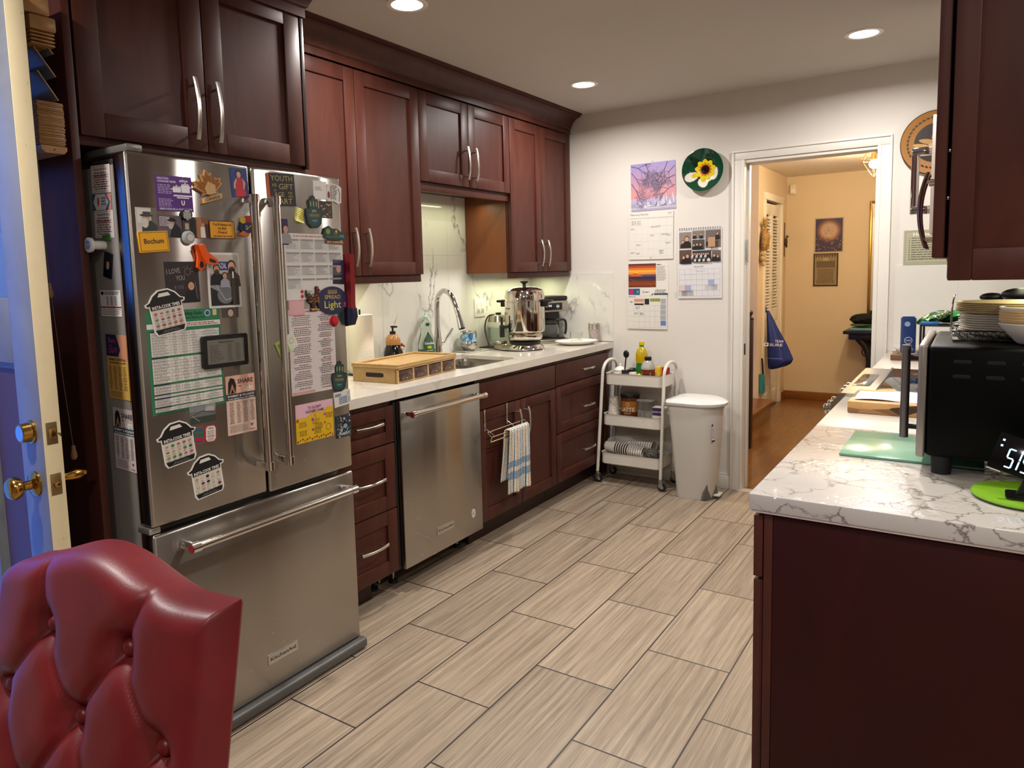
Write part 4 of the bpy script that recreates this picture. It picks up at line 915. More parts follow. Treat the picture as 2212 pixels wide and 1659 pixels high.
# green cooking guide
k=Card('fridge').slab(.232,.292,.0008,'#2f7a52'); 
k.text('Cooking Guide',.022,.130,.010,'#12301f',.07).text('Coccion Rapida y Facil',.03,.119,.006,'#12301f',.07).ell(.075,.132,.009,.009,'#e4e2dc').up().ell(.075,.132,.007,.007,'#234a8a').rect(.093,.124,.106,.142,'#d8b98a').rect(-.116,.096,.116,.110,'#dedad2').up().scrib(-.05,.098,.11,.108,2,'#8a1f1f',.5,'c').rect(-.116,.086,.116,.094,'#2f7a52')
bl=[(.086,.018,9),(.012,-.058,8),(-.064,-.088,3),(-.0915,-.0985,1),(-.102,-.124,3),(-.1275,-.138,2)]
for a,b,nr in bl:
    k.rect(-.108,b,.110,a,'#dedbd3')
k.up()
for a,b,nr in bl:
    k.rect(-.108,a,-.060,a+.0035,'#16213a'); k.table(-.108,b,.110,a,1,nr,.0005,'#7a776f')
    for x in (-.05,-.022,.010,.042): k.line([(x,a),(x,b)],.0005,'#7a776f')
    k.scrib(-.104,b+.001,-.054,a-.001,nr*2,'#5a5752',.28); 
    for x0,x1 in ((-.046,-.026),(-.018,.006),(.014,.038),(.048,.106)): k.scrib(x0,b+.001,x1,a-.001,nr*2,'#6e6b64',.26,'c',short=.6)
k.scrib(-.104,-.1455,.0,-.140,2,'#143a26',.4)
k.done('cooking_guide',F_(-3.296,1.175),'large green and white quick cooking guide sheet on the left fridge door','paper sheet')
# tablet
r=thing('magnetic_tablet','black framed magnetic tablet over the green guide on the fridge','tablet',F_(-3.173,1.189,.001))
k=Card('fridge',-.5); k.c('#121212',.35).prism(rrect(-.079,.079,-.049,.049,.008),0,.012,'z'); k.build('casing',r)
k=Card('fridge',-.5); k.L=.0122; k.rect(-.064,-.036,.064,.036,'#6d6a60'); k.up().text('Meeting Directions',0,.026,.005,'#2a2924',.05).scrib(-.056,-.032,-.010,.022,11,'#3b3a34',.35,short=.5).scrib(.006,-.032,.022,.022,11,'#3b3a34',.35).scrib(.034,-.032,.052,.022,11,'#3b3a34',.35); k.build('screen',r)
# share the light calendars
def share(fr,c,rot,cols,label,w=.106,h=.184,name='candle_times_card'):
    bg,ban,ink,hd=cols; k=Card(fr,rot).slab(w,h,.0008,bg); a=w/2; b=h/2
    k.rect(-a,b-.056,a,b,hd).rect(-a,b-.076,a,b-.056,ban); k.up()
    k.poly([(-.046,b-.05),(-.044,b-.02),(-.036,b-.006),(-.022,b-.010),(-.016,b-.03),(-.018,b-.055),(-.046,b-.055)],'#1d1716').up().poly([(-.042,b-.056),(-.030,b-.024),(-.018,b-.056),(-.024,b-.056),(-.030,b-.040),(-.037,b-.056)],'#b57e62')
    k.text('SHARE',.018,b-.026,.014,'#1a2230',.056).text('THE',-.004,b-.036,.004,'#1a2230').text('Light',.028,b-.050,.016,'#f3eee6',.036)
    k.text('SHABBAT & HOLIDAYS',0,b-.066,.0065,'#efe9e0',w*.92).text('Candle Lighting Times 5785-2024/25',0,b-.0735,.0045,'#efe9e0',w*.9)
    for i in range(4): k.scrib(-a+.008+i*.025,-b+.034,-a+.026+i*.025,b-.082,20,ink,.45,'c',short=.5)
    k.scrib(-a+.008,-b+.006,a-.03,-b+.030,7,'#7a6d66',.35).poly([(a-.024,-b+.026),(a-.012,-b+.026),(a-.018,-b+.016)],'#6b4a42').text('Chabad',a-.018,-b+.006,.005,'#a3443c',.018)
    o=k.build(name); o.location=c; return tag(o,label,'calendar card')
share('fridge',F_(-3.122,1.016),-.5,('#dcbfae','#1f2440','#4a3a36','#dfae98'),'pink Share the Light candle times card on the left fridge door')
k=Card('fridge',-1).slab(.086,.058,.001,'#6a6e6e'); k.rect(-.043,.006,.043,.029,'#8c9494').rect(-.043,-.029,.043,-.010,'#3b4038').up()
for i in range(8): k.line([(-.038+i*.006,.006),(-.037+i*.006,.026)],.0014,'#4e5654')
k.poly([(.006,.004),(.04,.002),(.036,.016),(.016,.018)],'#b0a9a2').line([(-.04,-.006),(.0,.006),(.04,-.004)],.002,'#4a3f34').line([(-.036,-.004),(-.012,-.024)],.0015,'#a8aaa6'); k.done('photo_magnet',F_(-3.258,1.012),'grey lakeside village photo magnet under the green guide','photograph')
k=Card('fridge',-3); 
for cx_,col in ((-.020,'#2f5a6a'),(.020,'#dedbd4')):
    oc=[(cx_+sx*x,y*sy) for sx,sy,x,y in ((1,1,.019,.018),(1,1,.012,.026),(-1,1,.012,.026),(-1,1,.019,.018),(-1,-1,.019,.018),(-1,-1,.012,.026),(1,-1,.012,.026),(1,-1,.019,.018))]
    k.c('#b8303a').prism(oc,0,.001,'z'); k.L=.0012; k.poly([(cx_+(x-cx_)*.86,y*.88) for x,y in oc],col)
k.up(); k.text('WIN',.020,.013,.007,'#b8303a',.018).scrib(.008,-.004,.032,.010,4,'#55504c',.4,'c').text('GAGNER',.020,-.010,.0055,'#b8303a',.026).scrib(.008,-.021,.032,-.012,3,'#55504c',.4,'c').poly([(-.034,-.018),(-.008,-.018),(-.010,.0),(-.020,-.006),(-.032,.0)],'#a8262e').rect(-.034,.004,-.008,.012,'#3c6a3c'); k.done('sticker',F_(-3.256,.946),'red-edged WIN GAGNER double sticker on the left fridge door','sticker')
# --- right door
k=Card('fridge',2.5); k.c('#b4542a').box(-.055,-.049,-.052,.052,0,.006); k.c('#15151a').box(-.049,.053,-.052,.052,0,.007,.0); k.L=.0072
for s_,u,v,hh,ww in (('YOUTH',.0,.028,.018,.088),('IS',-.030,.010,.009,.016),('A',-.030,-.006,.008,.009),('GIFT',.016,.002,.018,.058),('AGE',-.014,-.022,.015,.040),('IS',.032,-.013,.008,.016),('AN',.032,-.024,.008,.018),('ART',.010,-.045,.018,.056)): k.text(s_,u,v,hh,'#a89a5e',ww,bold=False)
k.done('message_magnet',F_(-2.921,1.690),'black tile magnet reading YOUTH IS A GIFT AGE IS AN ART','magnet')
k=Card('fridge',-1).slab(.060,.062,.0006,'#dedbd6').scrib(-.022,-.002,.010,.012,4,'#55504c',.4); k.done('business_card',F_(-2.752,1.703),'white business card near the top of the right fridge door','card')
k=Card('fridge',-2); k.c('#d6d2ca').prism([(-.030,.028),(-.010,.034),(.024,.030),(.036,.022),(.034,-.030),(.020,-.036),(.0,-.028),(-.030,-.030),(-.034,.0)],0,.002,'z'); k.L=.0022; k.scrib(-.018,-.022,.016,.024,9,'#2a2523',.5).ell(-.025,-.008,.006,.012,'#8e2236').text('FOREVER',.0,.024,.004,'#b5305a',.03).line([(.02,.02),(.028,.0),(.024,-.026)],.003,'#3a3a3a'); k.done('message_magnet',F_(-2.690,1.697,.001),'white irregular text magnet in the top right corner of the right fridge door','magnet')
k=Card('fridge').slab(.058,.058,.0007,'#3b342c')
rnd=random.Random(3)
for i in range(26): a_=rnd.uniform(-.026,.018); b_=rnd.uniform(-.026,.02); k.rect(a_,b_,a_+rnd.uniform(.004,.010),b_+rnd.uniform(.002,.006),rnd.choice(['#8a7455','#b59a70','#5a4a3a','#1c1815','#c9b694']))
k.done('photo_magnet',F_(-2.729,1.638),'small brown city photograph behind the hand-shaped magnet on the right fridge door','photograph')
HAND=[(-.014,-.055),(.014,-.055),(.030,-.042),(.034,-.022),(.038,-.006),(.036,.008),(.028,.012),(.022,.004),(.020,.016),(.022,.034),(.017,.042),(.011,.038),(.008,.050),(.0,.055),(-.008,.050),(-.011,.038),(-.017,.042),(-.022,.034),(-.020,.016),(-.022,.004),(-.028,.012),(-.036,.008),(-.038,-.006),(-.034,-.022),(-.030,-.042)]
def hamsa(c,rot,label,txt):
    k=Card('fridge',rot); k.c('#1c211c').prism(HAND,0,.004,'z'); k.L=.0042
    k.poly([(x*.88,y*.9-.001) for x,y in HAND],'#23423f'); k.up(); k.rect(-.022,-.018,.022,-.008,'#6f6440').ell(0,-.030,.018,.010,'#1f4f5a').up(); k.text(txt,0,-.002,.008,'#b9b08a',.02).text('Israel',0,-.033,.005,'#8fb0a8',.018)
    for x in (-.013,0,.013): k.ell(x,.026,.0022,.010,'#a3a05a')
    return k.done('hand_magnet',F_(*c),label,'magnet')
hamsa((-2.789,1.628,.0015),2,'dark green hand-shaped souvenir magnet, the upper one on the right fridge door','2021')
hamsa((-2.706,1.049),-5,'dark teal hand-shaped souvenir magnet beside the long text sheet, lower on the right fridge door','Love')
k=Card('fridge',-12); 
n_=8
for i in range(n_):
    a0,a1=-.024+.048*i/n_,-.024+.048*(i+1)/n_; f=lambda v:.001+.010*max(0,(-v)/.024)**2
    k.c('#cdc65c'); k.face([k.v((-.019,a0,f(a0))),k.v((.019,a0,f(a0))),k.v((.019,a1,f(a1))),k.v((-.019,a1,f(a1)))])
o=k.done('sticky_note',F_(-2.852,1.612),'curled yellow sticky note on the right fridge door','note')
o.modifiers.new('s','SOLIDIFY').thickness=.0004
k=Card('fridge',-1); k.c('#1e3a2c').prism([(-.052,.0),(-.044,.022),(-.026,.030),(-.010,.020),(.010,.022),(.030,.012),(.050,.004),(.052,-.012),(.030,-.018),(-.02,-.020),(-.046,-.014)],0,.005,'z'); k.L=.0052; k.ell(-.030,.010,.010,.010,'#7a8a4a').ell(.006,.004,.012,.010,'#5a4a34').ell(.034,-.004,.012,.006,'#3d7a86').up().ell(.008,.012,.004,.005,'#c9b98a').rect(-.04,-.010,.04,-.006,'#2a6a5a'); k.c('#5a1c14').prism([(-.042,-.020),(.042,-.022),(.042,-.032),(-.042,-.030)],0,.004,'z'); k.L=.0055; k.text('NEW HAMPSHIRE',.0,-.0295,.007,'#d9b98a',.078)
k.done('souvenir_magnet',F_(-2.699,1.552,.001),'green New Hampshire landscape souvenir magnet on the right fridge door','magnet')
# black and white wall calendar sheet
k=Card('fridge').slab(.262,.222,.0006,'#cfccc8').scrib(-.10,.098,.10,.106,1,'#a8524a',.4,'c')
for i in range(4):
    for j in range(4):
        x=-.124+i*.0625; y=.056-j*.044
        if i==0 and False: continue
        k.rect(x,y+.030,x+.056,y+.036,'#8f8c88')
        if j<3 or i<1:
            k.table(x,y+.002,x+.056,y+.029,7,5,.0004,'#a5a29e'); k.scrib(x+.002,y+.003,x+.054,y+.028,5,'#6a6763',.35,wmin=.1,wmax=.15,short=.5)
k.up()
for x,y in ((-.066,-.084),(.004,-.084),(-.066,-.100)): k.ell(x,y,.006,.006,'#b3242c',14); k.scrib(x+.010,y-.004,x+.050,y+.004,2,'#6a6763',.35)
k.done('year_calendar',F_(-2.790,1.441),'large grey printed year calendar sheet on the right fridge door','calendar')
bust('photo_magnet',.027,.084,(-2.915,1.555,.0006),0,'#241c4a',[(.003,-.038,.062,'#8f8c92',dict(skin='#c49480'))],'narrow photograph of a child on purple, left edge of the year calendar')
bust('photo_magnet',.054,.086,(-2.684,1.421,.0008),-3,'#2a2150',[(.0,-.042,.070,'#1c2030',dict(hair='#2a1a16',skin='#c48f80'))],'photograph of a girl on purple at the right edge of the fridge door')
k=Card('fridge'); RO=[(-.030,.030),(-.024,.012),(-.016,.020),(-.004,.004),(.008,.008),(.012,.030),(.010,.038),(.016,.042),(.020,.036),(.024,.040),(.026,.032),(.032,.028),(.026,.024),(.028,.004),(.022,-.010),(.008,-.018),(.006,-.030),(.018,-.036),(.018,-.042),(-.018,-.042),(-.016,-.036),(-.004,-.032),(-.006,-.020),(-.020,-.010),(-.028,.004),(-.034,.018)]
k.c('#3a1f16').prism(RO,0,.006,'z'); k.L=.0062
rnd=random.Random(9)
for i in range(60):
    x=rnd.uniform(-.022,.024); y=rnd.uniform(-.014,.018); k.ell(x,y,.0018,.0018,rnd.choice(['#8f2a1e','#b98a2a','#2a1410','#6a2a1a','#c9a05a']),6)
k.ell(.017,.036,.005,.006,'#a3241f').rect(-.014,-.040,.014,-.034,'#b9922a'); k.done('rooster_magnet',F_(-2.811,1.332,.001),'speckled rooster-shaped magnet on the right fridge door','magnet')
k=Card('fridge',-1); k.c('#232548').prism([(.071*math.cos(a),.050*math.sin(a)) for a in [i*2*PI/40 for i in range(40)]],0,.003,'z'); k.L=.0032
for i in range(9): x=-.020+i*.005; k.line([(x,.026),(x,.038)],.0016,'#c9a24a')
k.line([(-.022,.026),(.022,.026)],.002,'#c9a24a').text('SPREAD',.0,.006,.014,'#c9b06a',.074,bold=False).text('Light',.0,-.026,.026,'#d9cf4a',.078,bold=False).ell(.058,-.012,.005,.006,'#b8306a').text('chabad',.056,-.022,.004,'#c46a9a',.016); k.done('oval_magnet',F_(-2.722,1.321,.002),'dark blue oval Spread Light magnet at the right edge of the fridge door','magnet')
k=Card('fridge',-2).slab(.068,.052,.001,'#c7969a').rect(-.030,-.022,.030,.022,'#cfa3a6'); k.done('pink_note',F_(-2.883,1.304,.0008),'blank pink note between the two printed sheets on the right fridge door','note')
k=Card('fridge'); k.c(mat('#b3202a',.15)).lathe([(0,.014),(.011,.013),(.014,.009),(.012,.004),(.020,.003),(.020,0),(0,0)],(0,0,0),24,(0,0,1)); k.done('round_magnet',F_(-2.718,1.248,.001),'red round button magnet under the oval Spread Light magnet','magnet')
# long two column text sheet
k=Card('fridge',-.5).slab(.205,.290,.0006,'#cfc6c4')
k.rect(-.10,-.143,.0,-.135,'#c98f8c').up().scrib(-.10,.132,.098,.142,1,'#a85a58',.4,'c')
for x0,x1,sh in ((-.092,-.006,.25),(.020,.092,.45)):
    y=.126; rnd=random.Random(int(x0*1000))
    while y>-.128:
        nl=rnd.randint(2,5); k.scrib(x0+.01,y-.006,x1,y,1,'#9a4a48',.45,'c',short=.5); y-=.0065
        k.c('#2f2b2c'); k.scrib(x0,max(y-nl*.0062,-.13),x1,y,nl,'#4f494a',.42,'c',wmin=.12,wmax=.3,short=sh); y-=nl*.0062+.0035
k.line([(.05,.02),(.07,-.02),(.075,-.05),(.094,-.07)],.0008,'#a3605a')
k.done('text_sheet',F_(-2.818,1.152),'long pinkish two-column text sheet on the right fridge door','paper sheet')
k=Card('fridge',24); k.c('#8fa24a').box(-.040,.006,-.026,.026,0,.003).c('#cfd0c0').box(.006,.044,-.026,.026,0,.003); k.L=.0032; k.scrib(-.034,-.018,.0,.018,5,'#33401a',.5,'c').ring(.024,.004,.010,.001,'#6a7a5a'); k.done('green_card',F_(-2.936,1.183,.001),'green and white card tucked behind the right fridge door handle','card')
k=Card('fridge',4).slab(.080,.054,.002,'#d3d0ca').rect(-.032,.010,.010,.020,'#8a8e92').text('GE Healthcare',.0,.021,.003,'#555',.03) if False else Card('fridge',4).slab(.080,.054,.002,'#d3d0ca').rect(-.036,.010,-.006,.020,'#7d8794')
k.up().table(-.018,-.020,.022,.008,5,4,.0008,'#d3d0ca')
for i in range(5):
    for j in range(4): k.rect(-.017+i*.008,-.019+j*.007,-.0115+i*.008,-.0145+j*.007,'#3f6ea0')
k.scrib(.026,-.02,.036,.02,6,'#6a6763',.4); k.done('calendar_magnet',F_(-2.694,.966),'small white and blue calculator-like calendar magnet on the right fridge door','magnet')
k=Card('fridge',-.5).slab(.170,.134,.0008,'#d6ac1c'); k.poly([(-.085,.067),(.085,.067),(.085,.038),(.06,.044),(.03,.028),(-.01,.034),(-.04,.018),(-.085,.022)],'#d8aebb').up().text('TO GLORIFY',.0,.045,.010,'#57203a',.062).text("HASHEM'S NAME",.0,.032,.010,'#57203a',.082).rect(-.003,.014,.0,.026,'#c26a86').rect(.001,.014,.004,.026,'#c26a86')
for a_,b_ in ((-.07,-.004),(-.012,.0),(.05,.012),(-.07,-.034),(-.004,-.036),(.0,-.018)): k.scrib(a_-.004,b_-.010,a_+.034,b_+.010,4,'#4a3a12',.4,'c')
for x,y,c_ in ((-.012,.008,'#8a4a7a'),(.044,.018,'#a85aa0'),(-.012,-.028,'#8a4a7a'),(.044,-.012,'#a86a5a'),(-.078,.012,'#b3242c')): k.ell(x,y,.005,.005,c_,12)
k.ring(.060,-.030,.012,.0015,'#7a5a14')
for i in range(16): x=-.08+i*.0105; k.ell(x,-.060+.003*(i%3),.003,.004,'#b3442c' if i%2 else '#5a3a14',8)
k.done('flyer',F_(-2.827,.907),'yellow and pink To Glorify flyer low on the right fridge door','flyer')
k=Card('fridge').slab(.074,.082,.0015,'#2c3440')
rnd=random.Random(5)
for i in range(70): a_=rnd.uniform(-.035,.028); b_=rnd.uniform(-.039,.034); k.rect(a_,b_,a_+rnd.uniform(.003,.009),b_+rnd.uniform(.002,.007),rnd.choice(['#c9c6be','#3d5a8a','#b9a070','#17181c','#7d8a94','#5a6a3a']))
k.up().ell(.006,.0,.010,.008,'#7fa0c4').text('Respect',.0,-.030,.010,'#d0d4d8',.05); k.done('photo_magnet',F_(-2.694,.864),'busy photo collage magnet at the lower right of the fridge door','magnet')
# badges (KitchenAid plates)
def plate(name,c,w,h,par,fs):
    k=Card('fridge'); k.c(mat('#c9c5bd',.3,.8)).box(-w/2,w/2,-h/2,h/2,0,.002,.0005); k.L=.0021; k.frame(-w/2+.0015,-h/2+.0015,w/2-.0015,h/2-.0015,.0007,'#8d8a84').text('KitchenAid',0,-h*.16,h*.36,'#2a2826',w*.86)
    bm=k.bm; M=Matrix.Translation(Vector(c)-Vector(par.location)); bm.transform(M); return k.build(name,par)
FRI=bpy.data.objects['refrigerator']; DWO=bpy.data.objects['dishwasher']
plate('brand_plate',(FX+.0002,-3.018,.150),.124,.034,FRI,1)
plate('brand_plate',(.6572,-1.921,.210),.130,.034,DWO,1)
k=Card('fridge'); k.c('#d8d5ce').prism([(.017*math.cos(a),.022*math.sin(a)) for a in [i*PI/12 for i in range(24)]],0,.0006,'z'); k.L=.0008; k.ring(0,0,.013,.0015,'#2a2826').text('K',0,-.006,.011,'#2a2826'); k.done('sticker',(.6573,-1.694,.212),'small round black and white sticker on the dishwasher door','sticker')
# --- side of the fridge
SY=FY0+.0055
def S_(x,z): return (x,SY-.0002,z)
def textcard(x,z,label):
    k=Card('back',-2).slab(.098,.076,.0008,'#d8ccc6').frame(-.044,-.034,.044,.034,.0009,'#8a5a58').text('Yahrzeit Ph 10-21',0,.024,.006,'#4a2f30',.07).scrib(-.040,-.030,.040,.020,8,'#5a3a3a',.5,'c').scrib(-.038,.006,.038,.011,1,'#a8302c',.6,'c'); o=k.build('info_card'); o.location=S_(x,z); return tag(o,label,'card')
textcard(.675,1.690,'white and red text card at the top of the fridge side')
k=Card('back',-2).slab(.098,.044,.0008,'#2f5f8a'); k.poly([(.02,.022),(.049,.022),(.049,-.022),(.03,-.022),(.046,.0)],'#c9806a').poly([(-.030,-.022),(-.044,.0),(-.030,.022),(.018,.022),(.034,0),(.018,-.022)],'#dcdad6'); k.up().ell(-.018,.002,.004,.012,'#a8302c').text('JEWISH',.010,.008,.005,'#2a3a5a',.022).text('FAMILY',.010,.0,.005,'#2a3a5a',.022).text('SERVICES',.010,-.008,.005,'#2a3a5a',.024); o=k.build('info_card'); o.location=S_(.672,1.627); tag(o,'blue and orange card with a white hexagon on the fridge side','card')
textcard(.674,1.566,'white and red text card under the hexagon card on the fridge side')
r=thing('magnetic_knob_clip','white round knob clip holding a photo strip on the fridge side','clip',S_(.668,1.508))
k=Card('back'); k.c('#e4e1da',.35).lathe([(.012,0),(.012,.035),(.020,.037),(.021,.045),(.017,.047),(0,.047)],(0,0,0),24,(0,0,1)); k.L=.0472; k.ell(0,0,.013,.013,'#7d93a8').text('CAFFE',0,-.002,.005,'#e4e1da',.018); k.build('knob',r)
k=Card('back'); k.c('#3f7a34').box(-.004,.036,.012,.028,0,.003); k.build('backing',r)
k=Card('back',-14).slab(.045,.072,.0006,'#1c2024'); k.person(0,-.036,.050,'#0e0e12',beard='#b5aea6'); o=k.build('photo_strip'); o.location=S_(.678,1.452); tag(o,'dark curled photo of a bearded man under the white knob clip','photograph')
k=Card('back',-.5).slab(.108,.074,.001,'#d9d3cd').rect(-.048,.024,-.034,.033,'#1a1a1a').scrib(-.030,.024,.048,.034,2,'#3a3a3a',.5).rect(-.054,-.013,.054,-.009,'#a3202a')
for x in (-.020,.0,.022): k.rect(x,-.006,x+.010,.020,'#8c8c8c').rect(x+.002,-.006,x+.004,.020,'#c4c4c4')
k.scrib(-.05,-.034,.05,-.015,4,'#6a6763',.4); o=k.build('info_card'); o.location=S_(.677,1.345); tag(o,'white card with steel canisters and a red line on the fridge side','card')
def S2(x,z,label,cols,yellow=False):
    if yellow:
        k=Card('back',-1).slab(.108,.185,.0008,'#c9a050'); k.rect(-.054,.030,.054,.0925,'#1f2c5a').poly([(.0,.0925),(.054,.0925),(.054,.020),(.0,.02),(.02,.05)],'#c78a6a'); k.up().text('Share',-.022,.068,.016,'#c4452c',.038,bold=False).text('the',-.03,.058,.006,'#c4452c').text('LIGHT',-.018,.040,.016,'#c4452c',.046,bold=False).text('SHABBAT & FESTIVAL',0,.018,.007,'#2a2030',.09).text('Candle Lighting Times 5784',0,.010,.005,'#2a2030',.086)
        for i in range(4): k.scrib(-.048+i*.025,-.066,-.030+i*.025,.004,16,'#5a4420',.45,'c',short=.5)
        k.scrib(-.048,-.088,.03,-.070,5,'#7a6030',.35); o=k.build('candle_times_card'); o.location=S_(x,z); return tag(o,label,'calendar card')
S2(.687,1.164,'yellow and blue Share the Light candle times card on the fridge side',None,True)
share('back',S_(.694,.954),-2,('#cfc3c0','#1f4450','#4a3a36','#b9aaa8'),'pale Share the Light candle times card with teal band, low on the fridge side',.110,.180)
# --- back wall
def B_(x,z): return (x,-.0005,z)
r=thing('wall_calendar','tall wall calendar with a pink winter tree photograph above the February page','calendar',B_(.94,1.78))
k=Card('back',.5).slab(.305,.305,.002,'#b9a3c4')
for i in range(12): 
    t0=i/12; c0=(0x9a,0x8c,0xc4); c1=(0xd8,0x8f,0x8a); c_='#%02x%02x%02x'%tuple(int(a*(1-t0)+b*t0) for a,b in zip(c0,c1)); k.rect(-.1525,.1525-.0185*(i+1),.1525,.1525-.0185*i,c_)
k.rect(-.1525,-.1525,.1525,-.10,'#a59cb4').rect(-.1525,-.138,.1525,-.132,'#c9c4d2').up()
rnd=random.Random(11)
def branch(x,y,a,l,w,d):
    if d==0 or l<.006: return
    x2,y2=x+l*math.cos(a),y+l*math.sin(a)
    if abs(x2)>.151 or abs(y2)>.151: return
    k.line([(x,y),(x2,y2)],w,'#4b4058' if w>.0012 else '#6f6480')
    for _ in range(3 if d>2 else 2): branch(x2,y2,a+rnd.uniform(-.75,.75),l*rnd.uniform(.6,.9),w*.68,d-1)
for x,y,a in ((-.148,.10,-.9),(-.148,.14,-.3),(-.05,.15,-1.2),(-.148,.03,-1.0),(.148,.12,-2.4),(.148,.06,-2.8),(.10,.15,-2.0),(.148,.0,3.6)): branch(x,y,a,.05,.0042,6)
for i in range(60):
    x=rnd.uniform(-.14,.14); hh=rnd.uniform(.02,.055)*(1.3 if x>0 else .7); y=-.132+rnd.uniform(0,.02); k.poly([(x-.011,y),(x+.011,y),(x,y+hh)],rnd.choice(['#a8a2ba','#c4c0d2','#7f788f','#d6d3df']))
k.build('picture_page',r).location=(0.002,0,.158)
k=Card('back',-.5).slab(.303,.308,.004,'#d9d5cd').text('February·Fevrier'.replace('·','-'),-.142,.132,.014,'#4a4744',.125,'l',False).text('2025',.138,.136,.009,'#4a4744',.024,'r',False).rect(-.148,.112,.148,.118,'#c4bfb6').table(-.147,-.135,.147,.110,7,5,.0007,'#bfbab2').up()
k.scrib(-.135,.068,-.100,.100,4,'#8a867f',.4).scrib(-.095,.068,-.065,.100,4,'#8a867f',.4)
for x,y,w_ in ((.0,.055,.045),(.04,.058,.03),(-.14,.045,.03),(-.005,.0,.03),(.07,.005,.05),(.11,.0,.03),(-.10,-.06,.035),(.10,-.05,.035),(-.14,-.11,.03),(-.10,-.115,.03),(.055,-.10,.035),(.06,-.115,.03)): k.scrib(x,y-.006,x+w_,y+.006,2,'#3a3835',.3)
k.ell(.0,-.145,.003,.003,'#4a4744'); k.build('month_page',r).location=(-.012,-.002,-.157)
MB(mat('#55504c',.3,1)).cyl((.0,.0,.318),(.0,-.008,.318),.0015).build('pin',r)
r=thing('wall_calendar','lower left wall calendar with an orange sunset photograph above a small month page','calendar',B_(.905,1.23))
k=Card('back').slab(.278,.212,.002,'#d9d5cd').rect(-.137,-.052,.056,.104,'#7a3a14')
for i,c_ in enumerate(['#5a3434','#b0461e','#d9742a','#e8a83a','#e08a34','#5a4464','#2a2444','#4a2a2a','#7a3418','#8a3a14','#6a2c14']): k.rect(-.137,.104-.0142*(i+1),.056,.104-.0142*i,c_)
k.up().ell(-.085,.045,.012,.006,'#f0c04a').poly([(-.137,.02),(-.09,.045),(-.03,.02)],'#c9561a')
for i in range(40): a_=rnd.uniform(-.135,.04); b_=rnd.uniform(-.05,.005); k.line([(a_,b_),(a_+rnd.uniform(.005,.02),b_+rnd.uniform(-.006,.004))],.0012,rnd.choice(['#a8521a','#4a1c10','#c46a24','#2a1210']))
k.scrib(.062,.090,.100,.100,1,'#4a4744',.5).scrib(.062,-.010,.128,.086,14,'#8a867f',.35).rect(-.137,-.102,-.056,-.060,'#2a4a86').rect(-.130,-.098,-.104,-.064,'#b3244a').ell(-.072,-.082,.009,.009,'#5a9a3a').ring(-.030,-.084,.008,.002,'#2a3a5a').scrib(-.016,-.088,.016,-.080,1,'#3a3835',.5).poly([(.02,-.102),(.036,-.102),(.036,-.092)],'#1a1c2a').rect(.042,-.102,.137,-.092,'#1f2c4a').scrib(.050,-.090,.134,-.066,3,'#5a5753',.4)
k.build('picture_page',r).location=(0,0,.108)
k=Card('back').slab(.276,.222,.004,'#d6d2ca').text('FEBRUARY 2025',-.130,.100,.006,'#3a3835',.05,'l').rect(-.090,.058,-.020,.090,'#c98a80').rect(-.088,.062,-.022,.068,'#d9d5cd').rect(-.088,.048,-.022,.058,'#1c1a1a').rect(-.016,.052,.016,.090,'#1c1c1e').rect(.022,.072,.092,.092,'#8a8a3a').text('LDLDL',-.11,.065,.010,'#3a3835',.02).up().table(-.130,-.100,.130,.046,7,4,.0007,'#a5a29a')
for j,c_ in enumerate(['#9ea2a8','#9ea2a8','#9ea2a8','#9ea2a8','#5a7ab0']): k.rect(.095,.058-.036*j,.130,.090-.036*j,c_)
k.scrib(-.08,.02,-.05,.04,2,'#3a3835',.3).scrib(-.05,-.02,-.02,.0,2,'#3a3835',.3).scrib(-.09,-.015,-.06,.0,2,'#3a3835',.3); k.build('month_page',r).location=(-.006,-.002,-.110)
r=thing('wall_calendar','spiral-bound wall calendar with group photographs above a month grid, right of the others','calendar',B_(1.25,1.433))
k=Card('back',.5).slab(.280,.440,.006,'#d4d2d4')
for (a,b,c_,d_,col) in ((-.130,.095,-.050,.200,'#8a7a70'),(-.046,.155,.034,.205,'#7d7468'),(-.046,.085,.034,.150,'#4a4540'),(.038,.095,.135,.205,'#6a5f5a'),(-.130,.0,-.050,.088,'#5a4438'),(-.046,.008,.075,.080,'#3a3638'),(.079,.008,.135,.078,'#6a5a54')): k.rect(a,b,c_,d_,col)
k.up()
for (u,v,h_,s_) in ((-.105,.10,.05,'#16161c'),(-.080,.10,.075,'#121218'),(-.030,.155,.035,'#1a1a20'),(.012,.155,.035,'#1a1a20'),(-.034,.088,.036,'#121216'),(-.014,.088,.040,'#121216'),(.008,.088,.038,'#121216'),(.06,.11,.045,'#1c1c24'),(.115,.15,.04,'#1c1c24'),(-.10,.002,.05,'#141218'),(-.075,.002,.06,'#141218'),(.095,.012,.045,'#1c1a20'),(.118,.01,.04,'#1c1a20')): k.person(u,v,h_,s_)
for i in range(8): k.person(-.036+i*.014,.012,.030,'#c4c2c4' if i%2 else '#16161c')
for i in range(8): k.person(-.038+i*.014,.036,.030,'#16161c' if i%2 else '#bdbabd')
k.rect(.06,.10,.105,.16,'#b08a6a'); k.text('February 2025',.0,-.024,.008,'#2a2a2e',.06).table(-.125,-.205,.135,-.035,7,5,.0008,'#6a6a70').rect(.061,-.137,.098,-.103,'#9aa2c4').rect(-.088,-.171,-.051,-.137,'#9aa2c4').rect(-.125,-.171,-.088,-.137,'#d4b8bc'); k.build('calendar_pages',r)
mb=MB(mat('#1c1c1e',.4,.3))
for i in range(18): mb.tube([(-.128+i*.0151,-.006+.007*math.cos(a),.218+.007*math.sin(a)) for a in [q*2*PI/10 for q in range(10)]],.0013,6,closed=True)
o=mb.build('spiral_binding',r); o['kind']='stuff'
